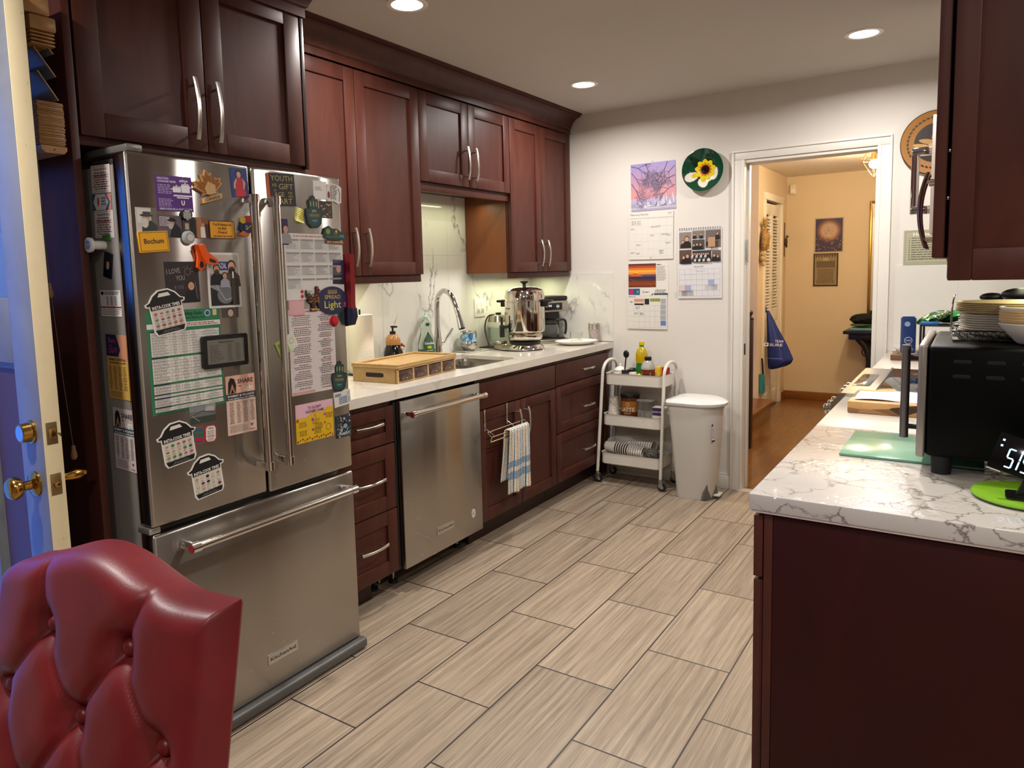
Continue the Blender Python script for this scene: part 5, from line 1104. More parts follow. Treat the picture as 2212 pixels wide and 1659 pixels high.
# decorative plate
r=thing('decorative_plate','green ceramic plate with a painted yellow sunflower hung on the wall','plate',(1.277,-.004,2.007))
k=Card('back'); GP=mat('#10402c',.12)
k.c('#c9c6bb',.15).lathe([(0,0),(.07,.0),(.11,.022),(.1285,.036),(.1295,.040)],(0,0,0),48,(0,0,1)); k.c(GP).lathe([(.1295,.040),(.126,.0405),(.10,.022),(.07,.010),(.03,.005),(0,.004)],(0,0,0),48,(0,0,1)); k.build('dish',r)
k=Card('back',0,.15)
def dishz(x,y):
    q=math.hypot(x,y); pts=[(0,.004),(.03,.005),(.07,.010),(.10,.022),(.126,.0405)]
    for (a,b),(c_,d_) in zip(pts,pts[1:]):
        if q<=c_: return b+(d_-b)*(q-a)/(c_-a)
    return .0405
def dpoly(pts,col,lift):
    k.c(col,.12); cx_=sum(p[0] for p in pts)/len(pts); cy_=sum(p[1] for p in pts)/len(pts)
    # radial subdivision so the painted patch follows the dish
    R=[[k.v((cx_+(x-cx_)*t_,cy_+(y-cy_)*t_,dishz(cx_+(x-cx_)*t_,cy_+(y-cy_)*t_)+lift)) for x,y in pts] for t_ in (.25,.5,.75,1)]
    c0=k.v((cx_,cy_,dishz(cx_,cy_)+lift)); n_=len(pts)
    for i in range(n_): k.face([c0,R[0][i],R[0][(i+1)%n_]])
    for A,B in zip(R,R[1:]):
        for i in range(n_): k.face([A[i],A[(i+1)%n_],B[(i+1)%n_],B[i]])
def petal(cx,cy,a,l,w,n=12):
    out=[]
    for i in range(n): 
        t_=2*PI*i/n; x=l*math.cos(t_); y=w*math.sin(t_)*(1-.25*math.cos(t_)); out.append((cx+x*math.cos(a)-y*math.sin(a),cy+x*math.sin(a)+y*math.cos(a)))
    return out
for cx_,cy_,a,l,w_ in ((-.070,-.035,.35,.045,.030),(.065,-.025,1.2,.042,.028),(.0,-.075,-1.2,.036,.034),(-.05,.052,2.2,.042,.024),(.03,.06,1.1,.042,.024)):
    dpoly(petal(cx_,cy_,a,l,w_),'#b9948c' if cy_<0 else '#08241a',.0015); 
    if cy_<0: dpoly(petal(cx_,cy_,a,l*.93,w_*.9),'#d9d3c4',.0025); dpoly(petal(cx_*.8,cy_*.8,a,l*.4,w_*.45),'#c9b81c',.0035)
for i in range(9): a=i*2*PI/9+.2; dpoly(petal(.010+.040*math.cos(a),.002+.040*math.sin(a),a,.026,.020),'#d8c018' ,.0045+.0001*(i%2))
for i in range(12): a=i*2*PI/12; dpoly(petal(.010+.030*math.cos(a),.002+.030*math.sin(a),a,.012,.008),'#b9701c',.0058)
dpoly([(.010+.027*math.cos(i*PI/12),.002+.027*math.sin(i*PI/12)) for i in range(24)],'#2a0d12',.0066); dpoly([(.010+.012*math.cos(i*PI/12),.002+.012*math.sin(i*PI/12)) for i in range(24)],'#14060a',.0074)
k.build('painted_flower',r)
# wooden inlay plate
r=thing('inlaid_plate','round wooden plate with an inlaid flower on the wall right of the doorway','plate',(2.508,-.002,2.030))
k=Card('back'); k.c('#3a1c10',.3).lathe([(0,0),(.15,0),(.165,.010),(.167,.016),(.163,.018)],(0,0,0),64,(0,0,1)); k.c('#9a6a30',.3).lathe([(.163,.018),(.15,.0165),(.10,.012),(0,.012)],(0,0,0),64,(0,0,1)); k.build('dish',r)
k=Card('back',0,.3); k.L=.0125; k.ell(0,0,.102,None,'#2a1c16',40); k.L=.018
for i in range(40):
    a=i*2*PI/40; rr_=.131; q=.012+.0045*(rr_-.10)/.05+.0016; k.L=q
    k.poly([(rr_*math.cos(a)+x*math.cos(a)-y*math.sin(a),rr_*math.sin(a)+x*math.sin(a)+y*math.cos(a)) for x,y in ((-.005,-.008),(.004,-.006),(.005,.008),(-.003,.006))],'#2a1810')
k.L=.0128
for i,(a,l) in enumerate(((.4,.05),(1.5,.045),(2.9,.06),(4.0,.05),(5.2,.06))): k.poly(petal(.035*math.cos(a)-.01,.035*math.sin(a),a,l*.62,.013),'#c29a58' if i%2 else '#a9824a'); k.up()
k.poly(petal(-.06,-.02,2.8,.05,.016),'#b58d50'); k.build('inlay',r)
# house rules
k=Card('back',0).slab(.270,.185,.004,'#a7a58c').frame(-.126,-.084,.126,.084,.0015,'#6f6d58').text('House Rules',-.015,.062,.018,'#e3e0cf',.15).up()
for i in range(10): k.text('%d. If you ... ...'%(i+1) if False else '%d.'%(i+1),-.110,.046-i*.0125,.007,'#4a4838',None,'l'); k.scrib(-.098,.0455-i*.0125,.06,.0535-i*.0125,1,'#5a5846',.5,wmin=.4,wmax=.9)
o=k.build('house_rules_sign'); o.location=B_(2.507,1.485); tag(o,'pale green House Rules sign on the wall under the wooden plate','sign')
# hall pictures
def H_(x,z): return (x,3.4995,z)
k=Card('back',0,.5).slab(.272,.352,.006,'#b9a88a').rect(-.126,-.166,.126,.166,'#3a2c4a')
for q,c_ in ((.118,'#5a4056'),(.10,'#8a5c50'),(.085,'#a8835f'),(.07,'#b59a86')): k.up().ell(.0,.045,q,q,c_,28)
for i in range(120):
    a_=rnd.uniform(-.12,.12); b_=rnd.uniform(-.16,-.02); k.line([(a_,b_),(a_+rnd.uniform(-.015,.015),b_+rnd.uniform(-.01,.016))],.004,rnd.choice(['#2a2014','#b99a3a','#7a3a2a','#4a5a2a','#c9b070','#3a2a4a']))
for i in range(60):
    a_=rnd.gauss(0,.03); b_=.04+rnd.gauss(0,.03); k.line([(a_,b_),(a_+rnd.uniform(-.012,.012),b_+rnd.uniform(-.012,.012))],.0025,rnd.choice(['#5a3a34','#a3604a','#dac8a0']))
o=k.build('picture'); o.location=H_(1.448,1.705); tag(o,'colourful illustrated picture on the far hall wall, upper of the two','picture')
k=Card('back',0,.3).slab(.232,.332,.010,'#2a1a12').rect(-.104,-.154,.104,.154,'#8f7c5c').up().rect(-.088,.02,.088,.09,'#6a5a44').scrib(-.09,-.14,.09,.01,16,'#3f3222',.45,'c').poly([(-.03,.09),(.03,.09),(.022,.12),(-.022,.12)],'#a89870')
for i in range(8): k.poly([(-.1+i*.025,.15),(-.078+i*.025,.15),(-.089+i*.025,.12)],'#4a3a28')
o=k.build('picture'); o.location=H_(1.424,1.355); tag(o,'dark framed document picture on the far hall wall, lower of the two','picture')

# ---------------------------------------------------------------- things on the left worktop
Z=CT+.0004
CLEARP=mat('#f6f8f4',.05,0,trans=.96,ior=1.25)
r=thing('paper_towel','roll of white paper towel on a dark upright holder beside the fridge','paper towel',(.15,-1.915,Z))
QT=NT('quilted_paper'); mp=QT.ocoord((1,1,1)); n=QT.n('ShaderNodeTexVoronoi',i_Scale=110.0); QT.l(mp,0,n,'Vector'); bp=QT.n('ShaderNodeBump',i_Strength=.5,i_Distance=.002); QT.l(n,'Distance',bp,'Height'); QT.l(bp,0,QT.b,'Normal'); QT.b.inputs['Base Color'].default_value=lin('#e3dccb'); QT.b.inputs['Roughness'].default_value=.9; QT=QT.m
MB(QT).lathe([(.018,.008),(.062,.008),(.064,.02),(.0635,.29),(.062,.298),(.018,.298),(.018,.008)],n=40).build('paper_roll',r)
MB(mat('#1b1a1c',.3,.5)).lathe([(0,0),(.075,0),(.075,.006),(0,.008)]).cyl((0,0,.006),(0,0,.325),.005).cyl((.01,.072,.004),(.01,.072,.26),.004).build('holder',r)
r=thing('soap_dispenser','ceramic figurine soap dispenser, black below and orange above, with black pump','soap dispenser',(.10,-1.62,Z))
MB(mat('#0e0d0e',.12)).lathe([(0,0),(.040,0),(.052,.02),(.055,.05),(.050,.08),(.040,.110),(.036,.118),(0,.12)],n=28).build('lower_body',r)
MB(mat('#b98352',.15)).lathe([(0,.118),(.0385,.118),(.041,.135),(.038,.155),(.028,.170),(.015,.175),(0,.175)],n=28).build('upper_body',r)
m_=MB(mat('#e0d4c4',.2)).sphere((.030,.030,.100),.020,14,(1,1,.8)); m_.mat(mat('#9c2622',.2)).sphere((.044,.022,.118),.009,12).sphere((.046,.034,.108),.007,12).build('painted_detail',r)
MB(BLACKM).cyl((0,0,.172),(0,0,.190),.016).cyl((0,0,.19),(0,0,.212),.005).box(-.010,.030,-.007,.007,.210,.220,.003).build('pump',r)
# dish soap
r=thing('dish_soap_bottle','clear dish soap bottle of green liquid with a green leaf label behind the sink','bottle',(.082,-1.315,Z),-.35)
PR=[(0,0),(.046,0),(.050,.008),(.050,.06),(.048,.10),(.040,.135),(.031,.160),(.029,.175),(.032,.195),(.030,.212),(.018,.228),(.013,.232),(.013,.24),(0,.24)]
MB(mat('#dfeadf',.05,0,trans=.9,ior=1.2)).lathe([(a,b) for a,b in PR],n=32,sx=.62,sy=1.12).build('bottle',r)
MB(mat('#0e6a3a',.1,0,trans=.4)).lathe([(0,.003),(.043,.003),(.0475,.01),(.047,.062),(0,.062)],n=32,sx=.62,sy=1.12).build('liquid',r)
def curved(sx,sy,prof,rad_off=.001):
    def rad(z):
        for (a,b),(c_,d_) in zip(prof,prof[1:]):
            if b<=z<=d_ and d_>b: return a+(c_-a)*(z-b)/(d_-b)
        return prof[-1][0]
    return rad
rad=curved(.62,1.12,PR)
def wrap_patch(mb,pts,rad,sx,sy,off=.0012):   # pts: (s,z) arc metres; faces +x
    vs=[]
    for s_,z in pts:
        R_=rad(z); y=max(-.98,min(.98,s_/(R_*sy)))*R_*sy; x=math.sqrt(max(0,1-(y/(R_*sy))**2))*R_*sx+off; vs.append(mb.v((x,y,z)))
    c_=mb.v((sum(v.co.x for v in vs)/len(vs)+.0025,sum(v.co.y for v in vs)/len(vs),sum(v.co.z for v in vs)/len(vs)))
    for i in range(len(vs)): mb.face([c_,vs[i],vs[(i+1)%len(vs)]])
m_=MB(mat('#0f5a2c',.3)); wrap_patch(m_,[(0,.165),(.012,.145),(.028,.120),(.036,.09),(.034,.05),(.030,.012),(-.030,.012),(-.034,.05),(-.036,.09),(-.028,.120),(-.012,.145)],rad,.62,1.12)
wrap_patch(m_,[(.0+.014*math.cos(a),.206+.011*math.sin(a)) for a in [i*PI/8 for i in range(16)]],rad,.62,1.12)
m_.mat(mat('#a8c832',.4)); wrap_patch(m_,[(.0+.016*math.cos(a),.075+.009*math.sin(a)) for a in [i*PI/6 for i in range(12)]],rad,.62,1.12,.0035)
m_.mat(mat('#b8443c',.4)); wrap_patch(m_,[(-.018,.036),(.018,.036),(.018,.046),(-.018,.046)],rad,.62,1.12,.0035)
m_.build('label',r)
k=Card((Vector((0,1,0)),Vector((0,0,1)),Vector((1,0,0)))); k.L=0; k.text('Palmolive',0,.092,.014,'#eef2ea',.062); k.text('ultra strength',0,.055,.006,'#eef2ea',.04)
k.bm.transform(Matrix.Translation((.0345,0,0))); k.build('lettering',r)
MB(mat('#bfe0cc',.4)).lathe([(.012,.236),(.014,.24),(.014,.252),(.008,.258),(.008,.268),(0,.269)],n=20).box(-.004,.004,0,.028,.256,.263,.002).build('cap',r)
# faucet
r=thing('faucet','tall chrome pull-down kitchen faucet behind the sink','faucet',(.078,-1.205,Z))
m_=MB(CHROME).lathe([(0,0),(.030,0),(.030,.006),(.026,.010),(.024,.07),(.0235,.11),(.020,.13),(.015,.18),(0,.18)],n=28)
arc=sm([(0,0,.17),(0,0,.30),(.01,-.002,.36),(.06,-.015,.400),(.13,-.035,.380),(.175,-.048,.315),(.190,-.052,.275)],3); m_.tube(arc,.0145,16).build('spout',r)
m_=MB(CHROME); d_=Vector((.19-.175,-.004,-.04)).normalized(); p0=Vector((.189,-.052,.28)); m_.cyl(p0,p0+d_*.03,.0135,.015); m_.cyl(p0+d_*.031,p0+d_*.105,.015,.021); m_.mat(BLACKM).cyl(p0+d_*.105,p0+d_*.107,.018); m_.box(p0.x+.020,p0.x+.026,p0.y-.004,p0.y+.004,p0.z-.055,p0.z-.025,.002); m_.build('spray_head',r)
MB(CHROME).cyl((0,.018,.085),(.0,.052,.085),.015).tube([(0,.045,.085),(.004,.065,.095),(.012,.105,.14),(.016,.125,.165)],[.009,.010,.009,.008],12).build('lever_handle',r)
# washing cup
r=thing('washing_cup','silver two-handled washing cup with a blue painted band near the faucet','cup',(.085,-.905,Z+.014))
m_=MB(mat('#b8b0a6',.2,1)).lathe([(0,0),(.030,0),(.042,.010),(.052,.032),(.050,.050),(.044,.062),(.045,.095),(.052,.118),(.054,.120),(.050,.118),(.043,.095),(.042,.06),(.046,.045),(.0,.012)],n=36).build('bowl',r)
BL=NT('blue_marbling'); mp=BL.ocoord((22,22,16)); n=BL.n('ShaderNodeTexNoise',i_Scale=1.0,i_Detail=3.0,i_Distortion=2.5); BL.l(mp,0,n,'Vector'); rr=BL.ramp(n,'Fac',[(.35,'#1d4f80'),(.5,'#6fa6c4'),(.65,'#c9d4d8')]); BL.l(rr,0,BL.b,'Base Color'); BL.b.inputs['Roughness'].default_value=.2; BL=BL.m
MB(BL).lathe([(.0515,.040),(.0455,.062),(.0465,.095),(.0505,.110),(.0495,.110)],n=36).build('blue_band',r)
for sy in (-1,1): MB(mat('#b8b0a6',.2,1)).tube(sm([(0,sy*.050,.108),(0,sy*.075,.115),(0,sy*.085,.085),(0,sy*.072,.055),(0,sy*.050,.040)],2),.0045,10).build('handle',r)
r=thing('drain_mat','thin grey mat with a folded cloth on the worktop behind the sink','mat',(.07,-.90,Z))
MB(mat('#b9b4a8',.6)).box(-.058,.062,-.19,.19,0,.006,.002).build('base_mat',r); MB(mat('#8a8780',.9)).box(-.05,.05,-.09,.09,.0062,.0135,.003,3).build('folded_cloth',r)
o=MB(mat('#141414',.4)).box(.02,.10,-.70,-.605,Z,Z+.012,.004).build('kettle_tray'); tag(o,'small flat black tray on the worktop left of the glass kettle','tray')
o=MB(mat('#3e4140',.5)).box(.20,.29,-.0,.0,0,0.001) if False else None
# switch plate
r=thing('light_switch','white double rocker switch plate on the marble backsplash','switch',(.0066,-.665,1.182))
MB(WHITEP).box(0,.006,-.060,.060,-.060,.060,.003).build('wall_plate',r)
for y in (-.024,.024): MB(mat('#ded9d0',.35)).box(.0062,.009,y-.016,y+.016,-.034,.034,.002).mat(mat('#b4afa6',.4)).box(.009,.0125,y-.010,y+.010,-.026,-.006,.001).build('rocker',r)
# glass kettle
r=thing('glass_kettle','electric glass kettle with steel collar, half hidden behind the coffee urn','kettle',(.100,-.585,Z),2.4)
MB(mat('#b5ada0',.25,1)).lathe([(0,0),(.074,0),(.077,.008),(.076,.045),(.074,.048),(0,.048)],n=32).build('base',r)
MB(CLEARP).lathe([(.074,.048),(.0745,.16),(.072,.175),(.071,.175),(.0735,.16),(.073,.048)],n=32).build('glass_jug',r)
MB(mat('#cfdcd6',.05,0,trans=.85,ior=1.33)).lathe([(0,.05),(.0725,.05),(.0725,.135),(0,.135)],n=32).build('water',r)
MB(mat('#b5ada0',.2,1)).lathe([(.0745,.172),(.072,.180),(.062,.212),(.050,.216),(.0,.222)],n=32).build('collar',r)
MB(BLACK).tube(sm([(0,-.060,.205),(0,-.088,.205),(0,-.098,.17),(0,-.094,.08),(0,-.076,.03)],3),.008,10).lathe([(0,.222),(.02,.222),(.02,.230),(0,.233)],n=20).build('handle',r)
# urn
r=thing('coffee_urn','tall polished stainless coffee urn with black knob and handles','urn',(.325,-.62,Z),.17)
UM=mat('#d0c8bd',.09,1)
MB(UM).lathe([(0,0),(.118,0),(.122,.008),(.116,.022),(.098,.034),(.094,.040)],n=48).build('base_ring',r)
MB(BLACK).lathe([(.085,.034),(.10,.040),(.10,.052),(.085,.058)],n=40).build('black_band',r)
MB(UM).lathe([(.085,.056),(.104,.066),(.112,.080),(.110,.098),(.098,.108),(.0,.108)],n=48).build('lower_bowl',r)
MB(UM).lathe([(.0,.1085),(.112,.1085),(.126,.118),(.128,.125),(.128,.300),(.1305,.301),(.1305,.307),(.128,.308)],n=56).build('tank',r)
MB(UM).lathe([(.1275,.3085),(.1275,.345),(.118,.375),(.090,.391),(.055,.397),(0,.399)],n=56).build('lid',r)
MB(BLACK).lathe([(.014,.397),(.010,.408),(.012,.416),(.026,.426),(.027,.431),(.020,.434),(0,.433)],n=24).build('lid_knob',r)
for sx in (-1,1): MB(BLACK).box(sx*.125,sx*.160,-.020,.020,.272,.318,.006).box(sx*.150,sx*.185,-.028,.028,.300,.316,.006).build('side_handle',r)
m_=MB(BLACK); m_.X=Matrix.Rotation(-.70,4,'Z'); m_.cyl((0,-.125,.150),(0,-.155,.150),.011).box(-.013,.013,-.178,-.150,.085,.165,.006).box(-.007,.007,-.172,-.158,.165,.215,.004).build('spigot',r)
k=Card((Vector((1,0,0)),Vector((0,0,1)),Vector((0,-1,0)))); k.text("DeLonghi",-.01,.262,.010,'#4a443c',.055); k.scrib(-.055,.225,-.005,.245,3,'#6a645c',.4); k.bm.transform(Matrix.Translation((0,-.1275,0)));
for v_ in k.bm.verts: v_.co.y=-math.sqrt(max(0,.1287**2-v_.co.x**2))
k.bm.transform(Matrix.Rotation(-.55,4,'Z')*1.0)
k.build('lettering',r)
o=MB(BLACK).tube(sm([(.095,-.62,1.135),(.05,-.64,1.13),(.035,-.66,1.05),(.09,-.70,.955),(.16,-.76,.926),(.30,-.80,.921),(.42,-.76,.921),(.46,-.64,.921)],3),.0045,8).build('power_cord'); tag(o,'black power cord looping from the wall down around the coffee urn','cord')
# coffee maker
r=thing('coffee_maker','drip coffee maker with glass carafe and black display in the worktop corner','coffee maker',(.215,-.165,Z),-.50)
MB(mat('#a9a299',.3,.9)).box(-.10,.11,-.122,.122,0,.028,.006).mat(BLACK).box(-.06,.105,-.095,.095,.028,.036,.003).build('base',r)
MB(BLACK).box(-.10,-.01,-.122,.122,.028,.23,.006).build('column',r)
MB(mat('#b3aca2',.3,.9)).box(-.10,.105,-.122,.122,.215,.290,.006).mat(BLACK).box(-.10,.104,-.121,.121,.290,.322,.010).box(.1045,.1075,-.080,.072,.228,.276,.001).build('brew_head',r)
k=Card((Vector((0,1,0)),Vector((0,0,1)),Vector((1,0,0)))); k.text('1:40',-.035,.250,.014,'#e4eef8',.045).ring(.036,.252,.012,.002,'#cfd6dc',16).rect(.026,.248,.046,.256,'#cfd6dc'); k.bm.transform(Matrix.Translation((.1077,0,0))); k.build('display',r)
MB(CLEARP).lathe([(0,.038),(.056,.038),(.068,.060),(.070,.09),(.058,.130),(.050,.145),(.048,.145),(.055,.13),(.067,.09),(.065,.062),(0,.041)],c=(.045,0,0),n=30).build('carafe',r)
MB(BLACK).lathe([(.0,.150),(.052,.147),(.054,.158),(.02,.166),(0,.166)],c=(.045,0,0),n=28).lathe([(.052,.128),(.060,.128),(.060,.140),(.052,.140)],c=(.045,0,0),n=28).tube(sm([(.07,.045,.155),(.085,.085,.160),(.085,.115,.150),(.08,.118,.08),(.078,.110,.055)],2),.008,10).build('carafe_handle',r)
# platter, glass, cups
r=thing('serving_platter','white oval platter near the coffee maker holding a clear cup','plate',(.495,-.245,Z),.75)
MB(mat('#e2ddd6',.12)).lathe([(0,.003),(.10,.003),(.13,.008),(.165,.024),(.170,.027),(.165,.029),(.13,.014),(.10,.009),(0,.008)],n=48,sx=.86,sy=.62).build('dish',r)
o=MB(CLEARP).lathe([(0,.0),(.034,.0),(.040,.02),(.041,.075),(.0395,.075),(.038,.02),(.032,.004),(0,.004)],c=(0,0,0),n=28).tube([(0,.040,.06),(0,.060,.055),(0,.062,.035),(0,.040,.025)],.004,8).build('glass_cup'); o.location=(.500,-.250,Z+.0095); tag(o,'clear glass cup standing on the white oval platter','cup')
o=MB(PAPER).box(-.05,.05,-.035,.035,0,.004,.001).build('folded_napkin'); o.location=(.555,-.195,Z+.0095); o.rotation_euler=(0,0,.5); tag(o,'white folded napkin beside the clear cup on the oval platter','napkin')
def striped(name,base,stripe,sc,rot=.6,wav='BANDS'):
    t=NT(name); mp=t.ocoord((1,1,1)); w=t.n('ShaderNodeTexWave',i_Scale=sc); w.bands_direction='Z'; mp.inputs['Rotation'].default_value=(.0,-.32 if rot else 0,0); t.l(mp,0,w,'Vector'); r_=t.ramp(w,'Fac',[(.40,base),(.46,stripe)]); r_.color_ramp.interpolation='CONSTANT'; t.l(r_,0,t.b,'Base Color'); t.b.inputs['Roughness'].default_value=.6; return t.m
STC=striped('striped_cup_paper','#e0d8ce','#4a3428',38.0)
def paper_cup(mb,h=.09,r0=.026,r1=.036): return mb.lathe([(0,.002),(r0-.002,.002),(r0,0),(r1,h),(r1+.002,h+.001),(r1+.001,h+.004),(r1-.001,h),(r0-.001,.004)],n=26)
r=paper_cup(MB(STC),.095,.030,.040).build('paper_cup'); r.location=(.545,-.075,Z); tag(r,'striped paper cup standing at the back wall, bottom of a short stack','cup','striped paper cups')
for i in range(3):
    c_=r.copy(); COL.objects.link(c_); c_.location=(.545,-.075,Z+.0105*(i+1)); c_['label']=['striped paper cup nested second from the bottom by the back wall','striped paper cup nested third from the bottom by the back wall','top striped paper cup of the short stack by the back wall'][i]
# bamboo box
r=thing('bamboo_box','bamboo cutting-board box with four clear-fronted drawers beside the sink','box',(.40,-1.865,Z),0.08)
bw,bl,bh=.13,.245,.088
MB(BAMBOO).box(-bw,bw-.004,-bl,-bl+.012,0,.068,.002).build('end_panel',r)
MB(BAMBOO).box(-bw,bw-.004,bl-.012,bl,0,.068,.002).build('end_panel',r)
m_=MB(BAMBOO).box(-bw,-bw+.012,-bl+.0122,bl-.0122,0,.068,.001).box(-bw+.012,bw-.002,-bl+.0122,bl-.0122,0,.008,.001)
for i in range(5):
    y=-bl+.006+i*(2*bl-.012)/4; m_.box(bw-.016,bw,y-.006,y+.006,0,.068,.001)
m_.box(bw-.012,bw,-bl,bl,.060,.068,.001).build('carcass',r)
m_=MB(BAMBOO).box(-bw-.004,bw+.004,-bl-.004,bl+.004,.0685,.079,.002); m_.box(-bw-.004,bw+.004,-bl-.004,-bl+.018,.079,.088,.003).box(-bw-.004,-bw+.012,-bl+.018,bl+.004,.079,.088,.003).box(-bw+.012,bw+.004,bl-.012,bl+.004,.079,.088,.003).box(bw-.008,bw+.004,-bl+.018,bl-.012,.079,.0865,.002); m_.build('lid_board',r)
m_=MB(mat('#24160d',.8)); m_.prism(rrect(-.052,.052,.026,.046,.010,5),-bl-.0012,-bl-.0003,'y'); m_.build('handle_slot',r)
SM=mat('#6a4f48',.08,0,trans=.45)
for i in range(4):
    y0=-bl+.013+i*(2*bl-.012)/4; y1=y0+(2*bl-.012)/4-.014
    m_=MB(SM).box(bw-.10,bw-.002,y0,y1,.009,.056,.002); ym=(y0+y1)/2
    d_=m_.build('drawer',r)
    m_=MB(mat('#4a352e',.12)); m_.prism([(ym+(y1-y0)*.40*math.cos(a),.012+.026*math.sin(a)) for a in [k*PI/12 for k in range(13)]],bw-.0018,bw+.004,'x'); m_.mat(CHROME).sphere((bw+.006,ym,.022),.003,8).build('scoop_grip',d_)
# oven mitts on the fridge side
r=thing('oven_mitt','long red oven mitt hanging on the far side of the fridge','oven mitt',(.784,-2.6395,1.36))
pts=[(-.05,.125),(.052,.125),(.050,.0),(.048,-.06),(.055,-.10),(.040,-.128),(.0,-.135),(-.030,-.125),(-.045,-.06)]
MB(mat('#7d0f16',.85)).prism(pts,-.010,.012,'y').build('glove',r)
MB(mat('#1c1f38',.85)).prism([(-.032,-.07),(.053,-.07),(.0565,-.10),(.042,-.131),(.0,-.138),(-.031,-.128)],-.0115,.0135,'y').build('dark_patch',r)
# towel rail and towel
r=thing('towel_rack','chrome over-door towel rack on the left sink cupboard door','towel rack',(.66,-1.40,.60))
X0_=.6415
m_=MB(CHROME)
for y in (-1.555,-1.345): m_.box(X0_+.0005,X0_+.003,y-.006,y+.006,.60,.712,.001).tube(sm([(X0_+.003,y,.615),(X0_+.03,y,.60),(X0_+.055,y,.585),(X0_+.056,y,.575)],1),.003,8)
for x,z in ((X0_+.056,.578),(X0_+.03,.600),(X0_+.05,.552)): m_.tube([(x,-1.575,z),(x,-1.215,z)],.003,8)
m_.tube([(X0_+.03,-1.575,.600),(X0_+.056,-1.575,.578),(X0_+.05,-1.575,.552)],.003,8); m_.tube([(X0_+.03,-1.215,.600),(X0_+.056,-1.215,.578),(X0_+.05,-1.215,.552)],.003,8)
m_.build('wire_frame',r,True)
TW=NT('striped_towel'); uv=TW.n('ShaderNodeTexCoord'); sp=TW.n('ShaderNodeSeparateXYZ'); TW.l(uv,'UV',sp,0)
w1=TW.n('ShaderNodeMath',operation='MULTIPLY'); TW.l(sp,'X',w1,0); w1.inputs[1].default_value=7.0
f1=TW.n('ShaderNodeMath',operation='FRACT'); TW.l(w1,0,f1,0)
rr=TW.ramp(f1,0,[(0,'#e4ddd0'),(.30,'#2f6f9c'),(.52,'#e4ddd0'),(.80,'#c9a870')]); rr.color_ramp.interpolation='CONSTANT'
rb=TW.ramp(sp,'Y',[(0,0.0),(.70,1.0),(.76,0.0),(.80,1.0),(.87,0.0)]); rb.color_ramp.interpolation='CONSTANT'
mx=TW.n('ShaderNodeMix',data_type='RGBA',blend_type='MIX'); mu=TW.n('ShaderNodeMath',operation='MULTIPLY'); TW.l(rb,0,mu,0); mu.inputs[1].default_value=.65; TW.l(mu,0,mx,0); TW.l(rr,0,mx,6); mx.inputs[7].default_value=lin('#2f6f9c'); 
g2=TW.n('ShaderNodeMath',operation='MULTIPLY'); TW.l(sp,'Y',g2,0); g2.inputs[1].default_value=420; s2=TW.n('ShaderNodeMath',operation='SINE'); TW.l(g2,0,s2,0); bp=TW.n('ShaderNodeBump',i_Strength=.5,i_Distance=.002); TW.l(s2,0,bp,'Height'); TW.l(bp,0,TW.b,'Normal')
TW.l(mx,2,TW.b,'Base Color'); TW.b.inputs['Roughness'].default_value=.95; TW=TW.m
def cloth(name,fn,nu,nv,m,th=.004):
    mb=MB(m); V=mb.grid(fn,nu,nv); uvl=mb.bm.loops.layers.uv.new('UVMap'); idx={}
    for i,row in enumerate(V):
        for j,v_ in enumerate(row): idx[v_]=(i/nu,j/nv)
    for f in mb.bm.faces:
        for l in f.loops: l[uvl].uv=idx[l.vert]
    o=mb.build(name,ang=180); md=o.modifiers.new('s','SOLIDIFY'); md.thickness=th; md.offset=0; return o
def tf(u,v):
    # v 0..1: front bottom corner -> over the rail -> back; here the front sheet then folds over
    L1=.385; Ls=.62; s_=v*Ls; y=-1.232-.20*u*(1+.10*(1 if s_<.25 else 0)); z0_=.582
    if s_<.235: x=X0_+.048-.006*math.sin(u*9); z=z0_-(.235-s_)*1.12; y-=.035*(.235-s_)/.235
    elif s_<.26: a=(s_-.235)/.025*PI; x=X0_+.048+.009*(1-math.cos(a)); z=z0_+.010*math.sin(a)
    else: x=X0_+.068+.010*math.sin(u*11+1)*(s_-.26)*2.6+.006*math.sin(u*23+s_*9)*(s_-.26)*2; z=z0_-(s_-.26)*.94
    return (x,y+ .012*math.sin(s_*8)*u,z)
o=cloth('kitchen_towel',tf,30,60,TW,.005); tag(o,'blue, cream and tan striped kitchen towel draped over the towel rack','towel')

